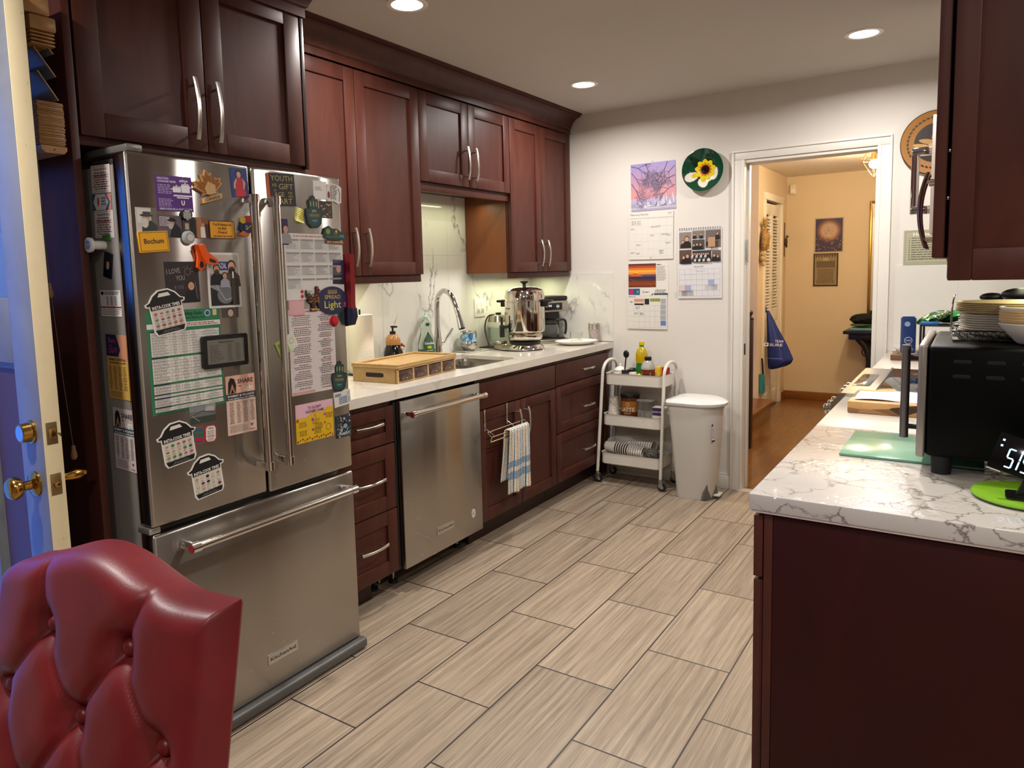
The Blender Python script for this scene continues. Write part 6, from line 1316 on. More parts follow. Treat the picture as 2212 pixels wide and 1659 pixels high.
# ---------------------------------------------------------------- cart
r=thing('rolling_cart','three-tier white metal rolling cart against the back wall','cart',(.87,-.15,0))
CW_=mat('#d6cfc3',.35)
def legx(z,sx): return (.70-.055*(1-z/.82)) if sx<0 else (1.115-.030*(1-z/.82))
for sx in (-1,1):
    pts=[(legx(.075,sx),-.262,.075),(legx(.75,sx),-.262,.75)]
    pts+= [(legx(.80,sx),-.15-.112*math.cos(a),.75+.065*math.sin(a)) for a in [k*PI/10 for k in range(1,10)]]+[(legx(.75,sx),-.038,.75),(legx(.075,sx),-.038,.075)]
    MB(CW_).tube(pts,.0105,12).build('side_frame',r,True)
for zt in (.735,.465,.205):
    xa,xb_=legx(zt,-1)+.012,legx(zt,1)-.012
    m_=MB(CW_); rings=[]
    for (ins,z) in ((-.003,zt+.002),(.0,zt-.001),(.0,zt-.070),(.004,zt-.075)):
        rings.append([m_.v((x,y,z)) for x,y in rrect(xa+ins,xb_-ins,-.258+ins,-.042-ins,.035,6)])
    inner=[]
    for (ins,z) in ((.002,zt-.002),(.003,zt-.068)): inner.append([m_.v((x,y,z)) for x,y in rrect(xa+ins,xb_-ins,-.258+ins,-.042-ins,.034,6)])
    n_=len(rings[0])
    for A,B in list(zip(rings,rings[1:]))+[(rings[0],inner[0]),(inner[0],inner[1])]:
        for q in range(n_): m_.face([A[q],A[(q+1)%n_],B[(q+1)%n_],B[q]])
    m_.face(rings[-1]); m_.face(inner[-1]); m_.build('tray',r,True)
for sx in (-1,1):
    for y in (-.262,-.038):
        x=legx(.06,sx); m_=MB(mat('#a9a6a0',.3,.9)).cyl((x,y,.060),(x,y,.078),.013).box(x-.010,x+.016,y-.012,y-.008,.022,.062,.002).box(x-.010,x+.016,y+.008,y+.012,.022,.062,.002).box(x-.010,x+.014,y-.012,y+.012,.055,.061,.002)
        cs=m_.build('caster',r,True); MB(mat('#121212',.5)).cyl((x+.010,y-.0075,.0262),(x+.010,y+.0075,.0262),.026,n=26).mat(mat('#8d8a85',.4)).cyl((x+.010,y-.0082,.0262),(x+.010,y+.0082,.0262),.012,n=18).build('wheel',cs,True)
T1=.735-.068+.0005; T2=.465-.068+.0005; T3=.205-.068+.0005
r=thing('sugar_bowl','white porcelain lidded sugar bowl on the cart top tray','bowl',(.765,-.14,T1))
PC=mat('#e3ded6',.12)
MB(PC).lathe([(0,.002),(.022,0),(.040,.02),(.048,.05),(.046,.075),(.044,.075),(.0,.01)],n=30).tube([(0.0,-.045,.055),(.0,-.062,.060),(.0,-.063,.045),(.0,-.046,.035)],.004,8).build('bowl',r)
MB(PC).lathe([(.048,.076),(.046,.082),(.025,.097),(.010,.102),(.006,.106),(.008,.113),(.004,.120),(0,.121)],n=30).mat(mat('#6a6a6c',.3)).lathe([(.0470,.079),(.0478,.0785),(.0473,.0805)],n=30).build('lid',r)
GJ=mat('#8f8b84',.08,0,trans=.7)
for i,(x,y,lab) in enumerate(((.822,-.200,'small glass spice jar on the cart top tray, nearest the sugar bowl'),(.842,-.150,'small glass spice jar on the cart top tray, nearest the white cup'),(.828,-.085,'small glass spice jar at the back of the cart top tray'))):
    r=thing('spice_jar',lab,'jar',(x,y,T1),group='glass spice jars on the cart'); MB(GJ).lathe([(0,0),(.020,0),(.021,.004),(.021,.062),(.018,.068),(0,.068)],n=20).mat(mat('#3a332c',.9)).lathe([(0,.004),(.0185,.004),(.0185,.045),(0,.045)],n=18).build('glass',r); MB(mat('#4c4742',.25,.8)).lathe([(.0195,.068),(.0205,.070),(.0205,.088),(0,.089)],n=20).build('lid',r)
o=MB(BLACK).tube([(.800,-.165,T1+.005),(.802,-.155,.74),(.808,-.145,.83)],.0048,8).sphere((.806,-.137,.852),.021,16,(1,.35,1.25)).build('coffee_scoop'); tag(o,'black scoop standing upright among the spice jars on the cart','scoop')
r=thing('lemon_juice_bottle','tall yellow lemon juice bottle with a green label on the cart','bottle',(.905,-.115,T1),-.4)
MB(mat('#c9a80f',.12,0,trans=.25)).lathe([(0,0),(.036,0),(.040,.006),(.040,.085),(.036,.105),(.034,.120),(.038,.150),(.038,.185),(.030,.215),(.016,.235),(0,.235)],n=30).build('bottle',r)
MB(mat('#1f6a2c',.3)).lathe([(.0405,.050),(.0405,.085),(.0365,.1055),(.0345,.1205),(.036,.130)],n=30).mat(mat('#a9c09a',.3)).lathe([(.0406,.010),(.0408,.0501),(.0406,.0502)],n=30).build('label',r)
MB(mat('#2a8a4a',.3)).lathe([(.0145,.234),(.0145,.246),(0,.246)],n=22).mat(mat('#d6bd12',.35)).lathe([(.0165,.246),(.017,.248),(.0165,.268),(0,.269)],n=22).build('cap',r)
r=thing('white_cup_stack','small white ribbed cup on the cart top tray before the lemon bottle','cup',(.882,-.205,T1))
MB(PC).lathe([(0,0),(.026,0),(.030,.045),(.033,.048),(.033,.054),(.026,.060),(.026,.076),(.022,.076),(.022,.06),(0,.05)],n=24).build('cup',r)
o=MB(mat('#d2b412',.4)).lathe([(0,0),(.014,.004),(.018,.02),(.014,.035),(.006,.042),(0,.043)],c=(.928,-.215,T1+.03),n=18).mat(mat('#c9a60e',.4)).cyl((.928,-.215,T1),(.928,-.215,T1+.03),.012).build('lemon_squeeze_bottle'); tag(o,'small yellow lemon-shaped squeeze bottle on the cart top tray','bottle')
r=thing('apple_juice_bottle','clear bottle half full of amber liquid with a black cap on the cart','bottle',(.975,-.18,T1))
MB(mat('#dcd8d2',.1,0,trans=.6)).lathe([(.0458,.100),(.046,.105),(.040,.130),(.026,.150),(.020,.156),(0,.156)],n=30).build('bottle',r)
MB(mat('#7a2d14',.12,0,trans=.15)).lathe([(0,0),(.042,0),(.046,.006),(.0458,.0995),(0,.0995)],n=30).build('juice',r)
MB(BLACKM).lathe([(.021,.156),(.022,.158),(.022,.178),(0,.179)],n=22).build('cap',r)
k=Card('back'); k.rect(-.026,.010,.030,.082,'#c9ccb0').scrib(-.022,.052,.026,.076,2,'#23201c',.8,wmin=.3,wmax=.5).rect(.010,.012,.028,.045,'#7aa03a'); k.bm.transform(Matrix.Translation((0,-.047,0)))
for v_ in k.bm.verts: v_.co.y=-math.sqrt(max(0,.0468**2-v_.co.x**2))
k.build('label',r)
o=MB(mat('#cfa61a',.5)).box(1.022,1.048,-.17,-.125,T1,T1+.115,.004).build('mustard_packet'); tag(o,'narrow yellow packet standing right of the amber bottle','packet')
o=MB(mat('#9c1a1f',.35)).lathe([(0,0),(.028,0),(.028,.10),(.026,.104),(0,.104)],c=(1.055,-.085,T1),n=24).build('red_tin'); tag(o,'red round tin seen through the right cart handle','tin')
# middle tray
GEO=NT('patterned_cup_paper'); mp=GEO.ocoord((1,1,1)); n=GEO.n('ShaderNodeTexVoronoi',feature='DISTANCE_TO_EDGE',i_Scale=75.0); GEO.l(mp,0,n,'Vector'); rr=GEO.ramp(n,'Distance',[(0,'#f0ece2'),(.06,'#b5a99a')]); rr.color_ramp.interpolation='CONSTANT'; GEO.l(rr,0,GEO.b,'Base Color'); GEO.b.inputs['Roughness'].default_value=.6; GEO=GEO.m
o=MB(GEO).lathe([(0,.118),(.026,.118),(.028,.12),(.038,.004),(.041,.003),(.041,0),(.037,0),(.026,.112),(0,.112)],n=28).build('paper_cup'); o.location=(.738,-.19,T2+.0); tag(o,'patterned paper cup upside down on the middle tray, lower of the nested pair','cup'); c_=o.copy(); COL.objects.link(c_); c_.location=(.738,-.19,T2+.052); c_['label']='patterned paper cup upside down on the middle tray, upper of the nested pair'
r=thing('coffee_canister','brown coffee canister with a black lid on the cart middle tray','canister',(.825,-.120,T2))
MB(mat('#5a3010',.35)).lathe([(0,0),(.060,0),(.060,.168),(.0,.168)],n=36).mat(mat('#a86a1e',.35)).lathe([(.0602,.075),(.0604,.145),(.0602,.146)],n=36).build('tin',r)
MB(BLACK).lathe([(.058,.169),(.064,.171),(.065,.184),(.060,.191),(.0,.189)],n=36).build('lid',r)
k=Card('back'); k.text('LATTE',.004,.080,.026,'#e9e0cf',.090).rect(-.026,.060,.030,.074,'#a3203a').text('100% BLEND',.004,.063,.008,'#e9c8a0',.044).ring(.006,.126,.012,.003,'#e9e0cf'); k.bm.transform(Matrix.Translation((0,-.0615,0)))
for v_ in k.bm.verts: v_.co.y=-math.sqrt(max(0,.0612**2-v_.co.x**2))
k.build('lettering',r)
r=thing('clear_container','clear square plastic container with a lid on the cart middle tray','container',(.942,-.12,T2))
MB(CLEARP).box(-.048,.048,-.05,.05,0,.150,.010,3).build('box',r); MB(mat('#cfd0cc',.2,0,trans=.6)).box(-.052,.052,-.054,.054,.151,.164,.005).build('lid',r)
r=thing('food_packet','white box with a purple label at the right of the cart middle tray','box',(1.042,-.15,T2))
MB(mat('#d9d3cb',.5)).box(-.042,.042,-.028,.028,0,.125,.003).build('carton',r)
k=Card('back'); k.rect(-.040,.070,.040,.120,'#3a2350').text('ECHO FARM',0,.088,.011,'#e2dcd6',.07).scrib(-.04,.008,.04,.040,4,'#7a6a60',.4); k.bm.transform(Matrix.Translation((0,-.0284,0))); k.build('label',r)
o=MB(PC).lathe([(0,0),(.03,0),(.045,.045),(.044,.045),(.028,.004),(0,.003)],n=28).build('white_bowl'); o.location=(.975,-.215,T2); tag(o,'small white bowl at the front of the cart middle tray','bowl')
o=MB(mat('#8a2a4a',.5)).box(.835,.925,-.235,-.19,T2,T2+.018,.004).mat(mat('#c9a04a',.5)).box(.845,.875,-.236,-.2,T2+.018,T2+.024,.002).build('tea_packet'); tag(o,'flat magenta tea packet lying at the front of the middle tray','packet')
# lower tray: cups lying on their side
ORD=['bottom','second','third','fourth','fifth','sixth','seventh','eighth','ninth','tenth','eleventh']
CUPW=mat('#e0d9ce',.6); CUPD=mat('#2a1c17',.6); THIN=striped('thin_striped_cups','#e0d9ce','#3a2c28',60.0)
def lying(m1):
    return MB(CUPW).lathe([(0,0),(.028,0),(.0385,.0825)],n=24).mat(m1).lathe([(.0385,.0825),(.0402,.0925)],n=24).mat(CUPW).lathe([(.0402,.0925),(.0405,.096),(.0425,.097),(.042,.100),(.038,.098),(.026,.004),(0,.004)],n=24)
def stack(x0,y0,z0,dx,dy,n_,mats,labf,grp):
    protos={}
    for i in range(n_):
        m1=mats(i)
        if id(m1) not in protos: o=lying(m1).build('paper_cup'); protos[id(m1)]=o
        else: o=protos[id(m1)].copy(); COL.objects.link(o)
        o.location=(x0+dx*i,y0+dy*i,z0-.0012*i); o.rotation_euler=(0,PI/2+.05,math.atan2(dy,dx)); tag(o,labf(i),'cup',grp)
stack(.668,-.165,T3+.094,.0165,-.0015,12,lambda i:CUPD if i<6 else THIN,lambda i:'%s cup, %s in the front lying stack on the bottom tray'%('dark-striped' if i<6 else 'thin-striped',(ORD[i]+' from the left') if 0<i<11 else ('leftmost' if i==0 else 'rightmost')),'paper cups lying in the front stack on the cart')
stack(.760,-.085,T3+.125,.017,-.003,9,lambda i:THIN,lambda i:'thin-striped cup, %s in the rear lying stack on the bottom tray'%((ORD[i]+' from the left') if i else 'leftmost'),'paper cups lying in the rear stack on the cart')
PB=mat('#eef0ee',.08,0,trans=.95,ior=1.05)
def bagf(cx,cy,cz,rx,ry,rz):
    def f(u,v):
        a=u*2*PI; b=v*PI; w=1+.06*math.sin(a*5+b*3)+.04*math.sin(a*11+b*7); return (cx+rx*math.cos(b)*(-1)*w,cy+ry*math.sin(b)*math.cos(a)*w,cz+rz*math.sin(b)*math.sin(a)*w)
    return f
r2b=thing('coffee_bag','dark patterned cup sleeve pack at the right of the cart bottom tray','packet',(.985,-.15,T3))
CO=NT('dark_pattern_pack'); mp=CO.ocoord((1,1,1)); n=CO.n('ShaderNodeTexBrick'); CO.l(mp,0,n,'Vector'); n.inputs['Scale'].default_value=38; n.inputs['Color1'].default_value=lin('#1c1a1a'); n.inputs['Color2'].default_value=lin('#2a2523'); n.inputs['Mortar'].default_value=lin('#cfc8bd'); CO.l(n,0,CO.b,'Base Color'); CO=CO.m
MB(CO).grid(bagf(0,0,.065,.050,.05,.045),24,14); m_=MB(CO); m_.grid(bagf(0,0,.065,.050,.05,.045),24,14); m_.build('pack_body',r2b)
MB(mat('#d8d2c8',.6)).lathe([(0,0),(.03,0),(.04,.09),(.0,.09)],c=(.045,-.02,.048),n=20,d=(1,-.2,.1)).build('pack_end',r2b) if False else None
o=MB(mat('#7d9a3a',.5)).box(.90,1.03,-.235,-.205,T3,T3+.022,.005).mat(mat('#b9743a',.5)).box(.86,.899,-.235,-.21,T3,T3+.016,.004).build('snack_packet'); tag(o,'green and orange packet flat at the front of the bottom tray','packet')
# ---------------------------------------------------------------- bin
r=thing('pedal_bin','tall white plastic pedal bin between the cart and the doorway','trash can',(1.31,-.22,0))
BINM=mat('#cfcbc4',.38)
def dshape(xb,xf,hy,n=12,rb=.03):
    # straight back at xb, rounded front toward +x
    pts=[]
    cx_=xf-hy*.95
    for i in range(n+1): a=-PI/2+PI*i/n; pts.append((cx_+(xf-cx_)*math.cos(a),hy*math.sin(a)))
    for i in range(5): a=PI/2+PI/2*i/4; pts.append((xb+rb+rb*math.cos(a),hy-rb+rb*math.sin(a)))
    for i in range(5): a=PI+PI/2*i/4; pts.append((xb+rb+rb*math.cos(a),-hy+rb+rb*math.sin(a)))
    return pts
def loft(mb,secs,cap0=True,cap1=True):
    R=[[mb.v((x,y,z)) for x,y in pts] for pts,z in secs]
    for A,B in zip(R,R[1:]):
        for q in range(len(A)): mb.face([A[q],A[(q+1)%len(A)],B[(q+1)%len(A)],B[q]])
    if cap0: mb.face(R[0][::-1])
    if cap1: mb.face(R[-1])
    return mb
loft(MB(BINM),[(dshape(-.098,.112,.105),.0),(dshape(-.100,.118,.108),.008),(dshape(-.145,.155,.128),.545),(dshape(-.150,.162,.132),.570),(dshape(-.148,.160,.130),.577)]).build('body',r)
loft(MB(mat('#d3d2cf',.3)),[(dshape(-.158,.178,.142),.578),(dshape(-.160,.182,.145),.585),(dshape(-.160,.182,.145),.596),(dshape(-.150,.170,.135),.606),(dshape(-.11,.135,.105),.618),(dshape(-.05,.07,.05,rb=.02),.623)]).mat(mat('#d3d2cf',.3)).box(-.180,-.145,-.075,.075,.575,.598,.006).build('lid',r)
m_=MB(mat('#5a5752',.6)); m_.X=Matrix.Rotation(-.5,4,'Z'); m_.prism([(-.06,.004),(.06,.004),(.055,.05),(.035,.095),(0,.115),(-.035,.095),(-.055,.05)],.06,.1175,'x'); m_.build('pedal_recess',r); MB(mat('#c5c1ba',.4)).box(.080,.150,-.04,.04,.018,.030,.006).build('pedal',r)  # solid dark arch, its grey stands for the shade inside the pedal cut-out
k=Card((Vector((.30,1,0)).normalized(),Vector((0,0,1)),Vector((1,-.30,0)).normalized())); k.rect(-.018,-.055,.018,.055,'#d8d6d6').rect(-.018,.038,.018,.055,'#3a2f50').rect(-.018,-.055,.018,-.044,'#3a2f50').scrib(-.014,-.035,.014,.03,6,'#55507a',.4); k.bm.transform(Matrix.Translation((.122,-.076,.42)))
k.build('sticker',r)

# ---------------------------------------------------------------- right worktop
Z2=CT+.0012
o=MB(mat('#8fc4a4',.15,0,trans=.25)).box(2.430,2.74,-2.535,-2.235,Z2,Z2+.006,.002).build('glass_cutting_board'); tag(o,'pale green glass cutting board lying partly under the toaster oven','cutting board')
EG=NT('end_grain'); mp=EG.coord((7,3,20)); n=EG.n('ShaderNodeTexVoronoi',i_Scale=1.6); EG.l(mp,0,n,'Vector'); rr=EG.ramp(n,'Color',[(.25,'#3f2414'),(.45,'#a87848'),(.7,'#c79a62')]); rr.color_ramp.interpolation='EASE'; EG.l(rr,0,EG.b,'Base Color'); EG.b.inputs['Roughness'].default_value=.45; EG=EG.m
o=MB(EG).box(2.368,2.78,-1.935,-1.665,CT+.0004,CT+.040,.004).build('wooden_chopping_board'); o.rotation_euler=(0,0,0); tag(o,'thick two-tone wooden chopping board beside the range','cutting board')
def paperf(u,v): return (2.385+.34*u,-1.905+.16*v+.02*u,CT+.0425+.0035*math.sin(u*9+v*4)+.004*math.sin(v*7)*u+.006*(1-u)*v)
o=cloth('paper_sheet',paperf,20,12,PAPER,.0006); tag(o,'crumpled white paper sheet on the wooden chopping board','paper')
# toaster oven
r=thing('toaster_oven','large black countertop oven with steel front edge, side toward the camera','oven',(2.79,-2.42,Z2))
ox0,ox1,oy0,oy1,oz0,oz1=2.622,2.9655,-2.625,-2.20,.958,1.214
OB=mat('#040404',.4,spec=.12)
m_=MB(OB).box(ox0,ox1,oy0,oy1,oz0,oz1,.010,3); m_.mat(mat('#050505',.6))
m_.build('body',r,True)
for zz in (1.180,1.147):
    for i in range(4):
        x=2.672+i*.062+(0 if zz>1.16 else -.001); MB(mat('#1c1b1b',.25)).prism(rrect(x,x+.034,zz-.0045,zz+.0045,.004,3),oy0-.0022,oy0-.0003,'y').mat(mat('#000000',.9)).prism(rrect(x+.003,x+.031,zz-.0038,zz-.0008,.0012,3),oy0-.0026,oy0-.0021,'y').build('vent_slot',r,True)
MB(mat('#a89f98',.35,.85)).box(ox0-.018,ox0-.0005,oy0-.001,oy0+.022,oz0-.004,oz1+.002,.005,3).box(ox0-.018,ox0-.0005,oy0+.0225,oy1,oz1-.014,oz1+.002,.004).box(ox0-.018,ox0-.0005,oy0+.0225,oy1,oz0-.004,oz0+.016,.004).box(ox0-.018,ox0-.0005,oy1-.03,oy1,oz0+.0165,oz1-.0145,.003).build('front_frame',r,True)
dd=MB(mat('#0a0a0a',.06)).box(ox0-.013,ox0-.0008,oy0+.024,oy1-.032,oz0+.018,oz1-.016,.002).build('glass_door',r,True)
MB(mat('#8d8881',.38,1)).cyl((2.575,-2.56,.985),(2.575,-2.56,1.208),.0095,n=20).mat(BLACKM).cyl((2.575,-2.56,1.178),(ox0-.012,-2.56,1.178),.006).cyl((2.575,-2.56,1.012),(ox0-.012,-2.56,1.012),.006).build('handle',dd,True)
for (x,y) in ((2.655,-2.595),(2.655,-2.23),(2.94,-2.595),(2.94,-2.23)): MB(BLACKM).cyl((x,y,.9225 if y>-2.54 and x<2.74 else Z2),(x,y,oz0+.001),.020,.022,n=24).build('foot',r,True)
ZT=oz1+.0025
# wire rack
r=thing('wire_basket','wire mesh serving basket with tall handle on top of the oven','basket',(2.80,-2.41,ZT))
WR=mat('#8f8b86',.25,1); m_=MB(WR); bx,by=.140,.108
def edgept(t,z,s=1): 
    pts=rrect(-bx*s,bx*s,-by*s,by*s,.03*s,5); return pts
rim_=[(x,y,.024) for x,y in rrect(-bx,bx,-by,by,.03,5)]; low=[(x,y,.002) for x,y in rrect(-bx*.86,bx*.86,-by*.86,by*.86,.025,5)]
m_.tube(rim_,.0022,6,closed=True).tube(low,.0018,6,closed=True)
def at_(L_,t): 
    n_=len(L_); f=t*n_; i=int(f)%n_; q=f-int(f); a=Vector(L_[i]); b=Vector(L_[(i+1)%n_]); return a*(1-q)+b*q
def resamp(L_,N):
    P_=[Vector(p) for p in L_]; cum=[0]
    for a,b in zip(P_,P_[1:]+P_[:1]): cum.append(cum[-1]+(b-a).length)
    out=[]
    for i in range(N):
        d=cum[-1]*i/N; j=max(k_ for k_ in range(len(cum)) if cum[k_]<=d+1e-9); j=min(j,len(P_)-1); q=(d-cum[j])/max(cum[j+1]-cum[j],1e-9); out.append(P_[j]*(1-q)+P_[(j+1)%len(P_)]*q)
    return out
N_=56; ra,rb_=resamp(rim_,N_),resamp(low,N_)
for i in range(N_): m_.tube([ra[i],rb_[(i+1)%N_]],.0009,4); m_.tube([ra[i],rb_[(i-1)%N_]],.0009,4)
for i in range(-4,5): m_.tube([(i*.027,-by*.85,.002),(i*.027,by*.85,.002)],.0012,5)
m_.build('mesh_body',r)
MB(WR).tube(sm([(-bx,-.022,.024),(-bx,-.022,.075),(-bx+.004,-.010,.100),(-bx+.006,0,.106),(-bx+.004,.012,.100),(-bx,.026,.075),(-bx,.026,.024)],2),.0018,8).build('handle',r)
# plate stack: wood fibre plates (square-ish) in the basket
PW=mat('#cdb98d',.55); PWH=mat('#ddd6c8',.45)
def plate_mb(m,s=.125,h=.010):
    return MB(m).lathe([(0,.0),(s*.70,.0),(s*.80,.003),(s,h),(s*1.01,h+.0012),(s*.99,h+.0015),(s*.79,.005),(s*.69,.002),(0,.002)],n=44,sx=1,sy=.80)
p0_=plate_mb(PWH).build('disposable_plate'); p0_.location=(2.80,-2.41,ZT+.004); tag(p0_,'white disposable plate at the very bottom of the stack in the wire basket','plate','white plates stacked in the wire basket')
for i in range(1,9): c_=p0_.copy(); COL.objects.link(c_); c_['label']='white disposable plate, %s from the bottom of the stack in the wire basket'%ORD[i]; c_.location=(2.80+random.uniform(-.002,.002),-2.41,ZT+.004+i*.0055)
p1_=plate_mb(PW,.131).build('wooden_plate'); p1_.location=(2.80,-2.41,ZT+.056); tag(p1_,'lowest cream palm-leaf plate, resting on the white plate stack','plate','cream plates on top of the stack')
for i in range(1,6): c_=p1_.copy(); COL.objects.link(c_); c_['label']='cream palm-leaf plate, %s of those on top of the white plate stack'%(ORD[i] if i<5 else 'topmost'); c_.location=(2.80+random.uniform(-.002,.002),-2.41,ZT+.056+i*.0042)
# bowls in front
bw_=MB(mat('#d9d2c6',.25)).lathe([(0,.001),(.034,.0),(.040,.004),(.070,.040),(.0735,.046),(.071,.047),(.066,.040),(.036,.007),(0,.006)],n=40).build('bowl'); bw_.location=(2.825,-2.545,ZT); tag(bw_,'white bowl at the bottom of the bowl stack on the oven','bowl','bowls on the oven')
for i in range(1,5):
    o=bw_.copy(); o.data=bw_.data.copy() if i==1 else o.data; COL.objects.link(o)
    if i==1:
        o.data.materials.clear(); o.data.materials.append(mat('#c2a276',.5)); b1=o; o['label']='tan wooden bowl, lowest tan one in the bowl stack on the oven'
    else: o.data=b1.data; o['label']='tan wooden bowl, %s tan one up in the bowl stack on the oven'%ORD[i-1]
    o.location=(2.825,-2.545,ZT+.006*i+.004)
o=bw_.copy(); COL.objects.link(o); o.location=(2.825,-2.545,ZT+.036); o['label']='topmost white bowl, rim up, of the bowl stack on the oven'
o=MB(mat('#d8dde0',.05,0,trans=.9,ior=1.1)).box(2.662,2.69,-2.50,-2.34,ZT,ZT+.018,.006,3).build('plastic_wrapper'); tag(o,'crumpled clear plastic wrapper at the left end of the wire basket','wrapper')
# utensil crock behind the oven
r=thing('utensil_crock','pale crock of black cooking utensils behind the toaster oven','crock',(2.85,-2.03,Z))
MB(mat('#b9b2a6',.3)).lathe([(0,0),(.055,0),(.060,.01),(.062,.29),(.066,.30),(.060,.30),(.056,.02),(0,.01)],n=32).build('crock',r)
for i,(dx,dy,h,rx) in enumerate(((-.09,-.03,.385,.030),(-.035,-.045,.392,.045),(.03,-.02,.405,.035),(.01,.04,.40,.03))):
    o=MB(BLACK).tube([(dx*.2,dy*.2,.02),(dx*.6,dy*.6,.30),(dx,dy,h-.01)],.005,8).sphere((dx*1.15,dy,h),rx,16,(1,.3,.42)); o.build('utensil',r)
# range-side and back things
r=thing('sugar_carton','tall blue paper carton with white print on the far right worktop','carton',(2.43,-.335,Z+.036),.25)
MB(mat('#16346e',.5)).prism(rrect(-.031,.031,-.028,.028,.007,3),0,.175,'z').mat(mat('#1c3d7e',.5)).box(-.028,.028,-.004,.004,.175,.182,.002).build('carton',r)
k=Card('back'); k.c('#c9d4e0').ring(-.004,.062,.018,.0025,'#c9d4e0').text('SUGAR',-.004,.059,.007,'#c9d4e0',.024).ell(-.010,.145,.013,.013,'#8fa6c0').scrib(-.024,.012,.020,.036,4,'#c9d4e0',.4); k.bm.transform(Matrix.Translation((0,-.0286,0))); k.build('print',r)
o=MB(mat('#6a4630',.4)).box(2.36,2.50,-.42,-.26,Z,Z+.030,.004).build('wooden_trivet'); tag(o,'small brown board under the glass dish and blue carton','board')
o=MB(CLEARP).lathe([(0,0),(.045,0),(.062,.022),(.066,.026),(.062,.026),(.043,.004),(0,.003)],n=34,sx=1.0,sy=1.0).build('glass_dish'); o.location=(2.432,-.338,Z+.0305); tag(o,'shallow clear glass dish under the blue carton','dish')
bpy.data.objects['sugar_carton'].location.z=Z+.0355
r=thing('counter_rack','black two-level rack with packages on the far right worktop','rack',(2.62,-.50,Z))
m_=MB(BLACK)
for z in (.09,.19): m_.box(-.125,.25,-.13,.13,z,z+.006,.002)
for x in (-.12,.245):
    for y in (-.125,.125): m_.box(x-.005,x+.005,y-.005,y+.005,0,.20,.001)
m_.build('frame',r)
MB(mat('#a9a49b',.3,.9)).box(-.11,.20,-.11,.11,.0965,.135,.006).build('tray_insert',r)
PKG=NT('snack_bag'); mp=PKG.ocoord((1,1,1)); n=PKG.n('ShaderNodeTexNoise',i_Scale=18.0,i_Detail=2.0,i_Distortion=1.0); PKG.l(mp,0,n,'Vector'); rr=PKG.ramp(n,'Fac',[(.38,'#0f3a28'),(.46,'#1f6a3c'),(.55,'#c9c49a'),(.62,'#174a34'),(.70,'#d9d6cc')]); rr.color_ramp.interpolation='CONSTANT'; PKG.l(rr,0,PKG.b,'Base Color'); PKG.b.inputs['Roughness'].default_value=.2; PKG=PKG.m
for i,(x,y,m__,lab) in enumerate(((2.545,-.55,PKG,'green and white shiny snack bag on the black rack, nearest the blue carton'),(2.635,-.50,mat('#1f7a2c',.2),'bright green snack bag on the black rack behind the wire basket'))):
    m_=MB(m__); m_.X=Matrix.Rotation(-.35,4,'Y'); m_.grid(bagf(0,0,0,.070,.065,.026),26,14); o=m_.build('snack_bag'); o.location=(x,y,Z+.226 if i==0 else Z+.236); tag(o,lab,'bag')
o=MB(mat('#2f6fb0',.4)).box(2.50,2.57,-.625,-.58,Z+.1965,Z+.212,.003).build('blue_packet'); tag(o,'small blue packet lying on the black rack in front of the snack bags','packet')
def lidf(u,v): return (2.44+.16*u,-1.02+.12*v,.9305+.170+.010*math.sin(u*7)*v)
# green mat and clock
r=thing('silicone_trivet','round bright green silicone trivet at the near end of the worktop','trivet',(2.812,-2.715,Z2+.0))
GM=NT('green_silicone'); mp=GM.ocoord((1,1,1)); n=GM.n('ShaderNodeTexVoronoi',i_Scale=190.0); GM.l(mp,0,n,'Vector'); bp=GM.n('ShaderNodeBump',i_Strength=.6,i_Distance=.001); GM.l(n,'Distance',bp,'Height'); GM.l(bp,0,GM.b,'Normal'); GM.b.inputs['Base Color'].default_value=lin('#76a80e'); GM.b.inputs['Roughness'].default_value=.5; GM=GM.m
r.location=(2.812,-2.735,Z2)
MB(mat('#2c3a20',.6)).lathe([(0,0),(.094,0),(.096,.003),(0,.003)],n=48).build('underside',r); MB(GM).lathe([(0,.0031),(.097,.0031),(.099,.006),(.097,.010),(0,.010)],n=48).build('top',r)
r=thing('digital_clock','black mirrored digital clock with glowing blue digits tilted on the green trivet','clock',(2.80,-2.76,Z2+.0105))
MB(mat('#0b0b0c',.3)).prism(rrect(-.028,.055,-.035,.03,.01,4),0,.004,'z').prism([(-.012,.0),(.02,.0),(.030,.030),(.0,.032)],-.012,.006,'y').build('stand',r)
cx_=Matrix.Translation((.020,-.008,.070))@Matrix.Rotation(-.30,4,'X')@Matrix.Rotation(.30,4,'Y')
m_=MB(mat('#060607',.08)); m_.X=cx_; m_.box(-.075,.080,-.006,.004,-.036,.042,.003); m_.mat(mat('#b9b9ae',.4)).box(-.074,-.05,-.005,.003,-.0385,-.0362); m_.build('screen',r)
DG=mat('#9fd4f4',.3,emit=2.2)
m_=MB(DG); m_.X=cx_
SEG={'5':'afgcd','8':'abcdefg','1':'bc','9':'abcdfg'}
def digit(ch_,x,z,w_,h_):
    t_=.0028; y0,y1=-.0068,-.0062
    S={'a':(x+.002,x+w_-.002,z+h_-t_,z+h_),'g':(x+.002,x+w_-.002,z+h_/2-t_/2,z+h_/2+t_/2),'d':(x+.002,x+w_-.002,z,z+t_),'f':(x,x+t_,z+h_/2+.001,z+h_-.002),'b':(x+w_-t_,x+w_,z+h_/2+.001,z+h_-.002),'e':(x,x+t_,z+.002,z+h_/2-.001),'c':(x+w_-t_,x+w_,z+.002,z+h_/2-.001)}
    for s_ in SEG[ch_]: a,b,c2,d2=S[s_]; m_.box(a,b,y0,y1,c2,d2)
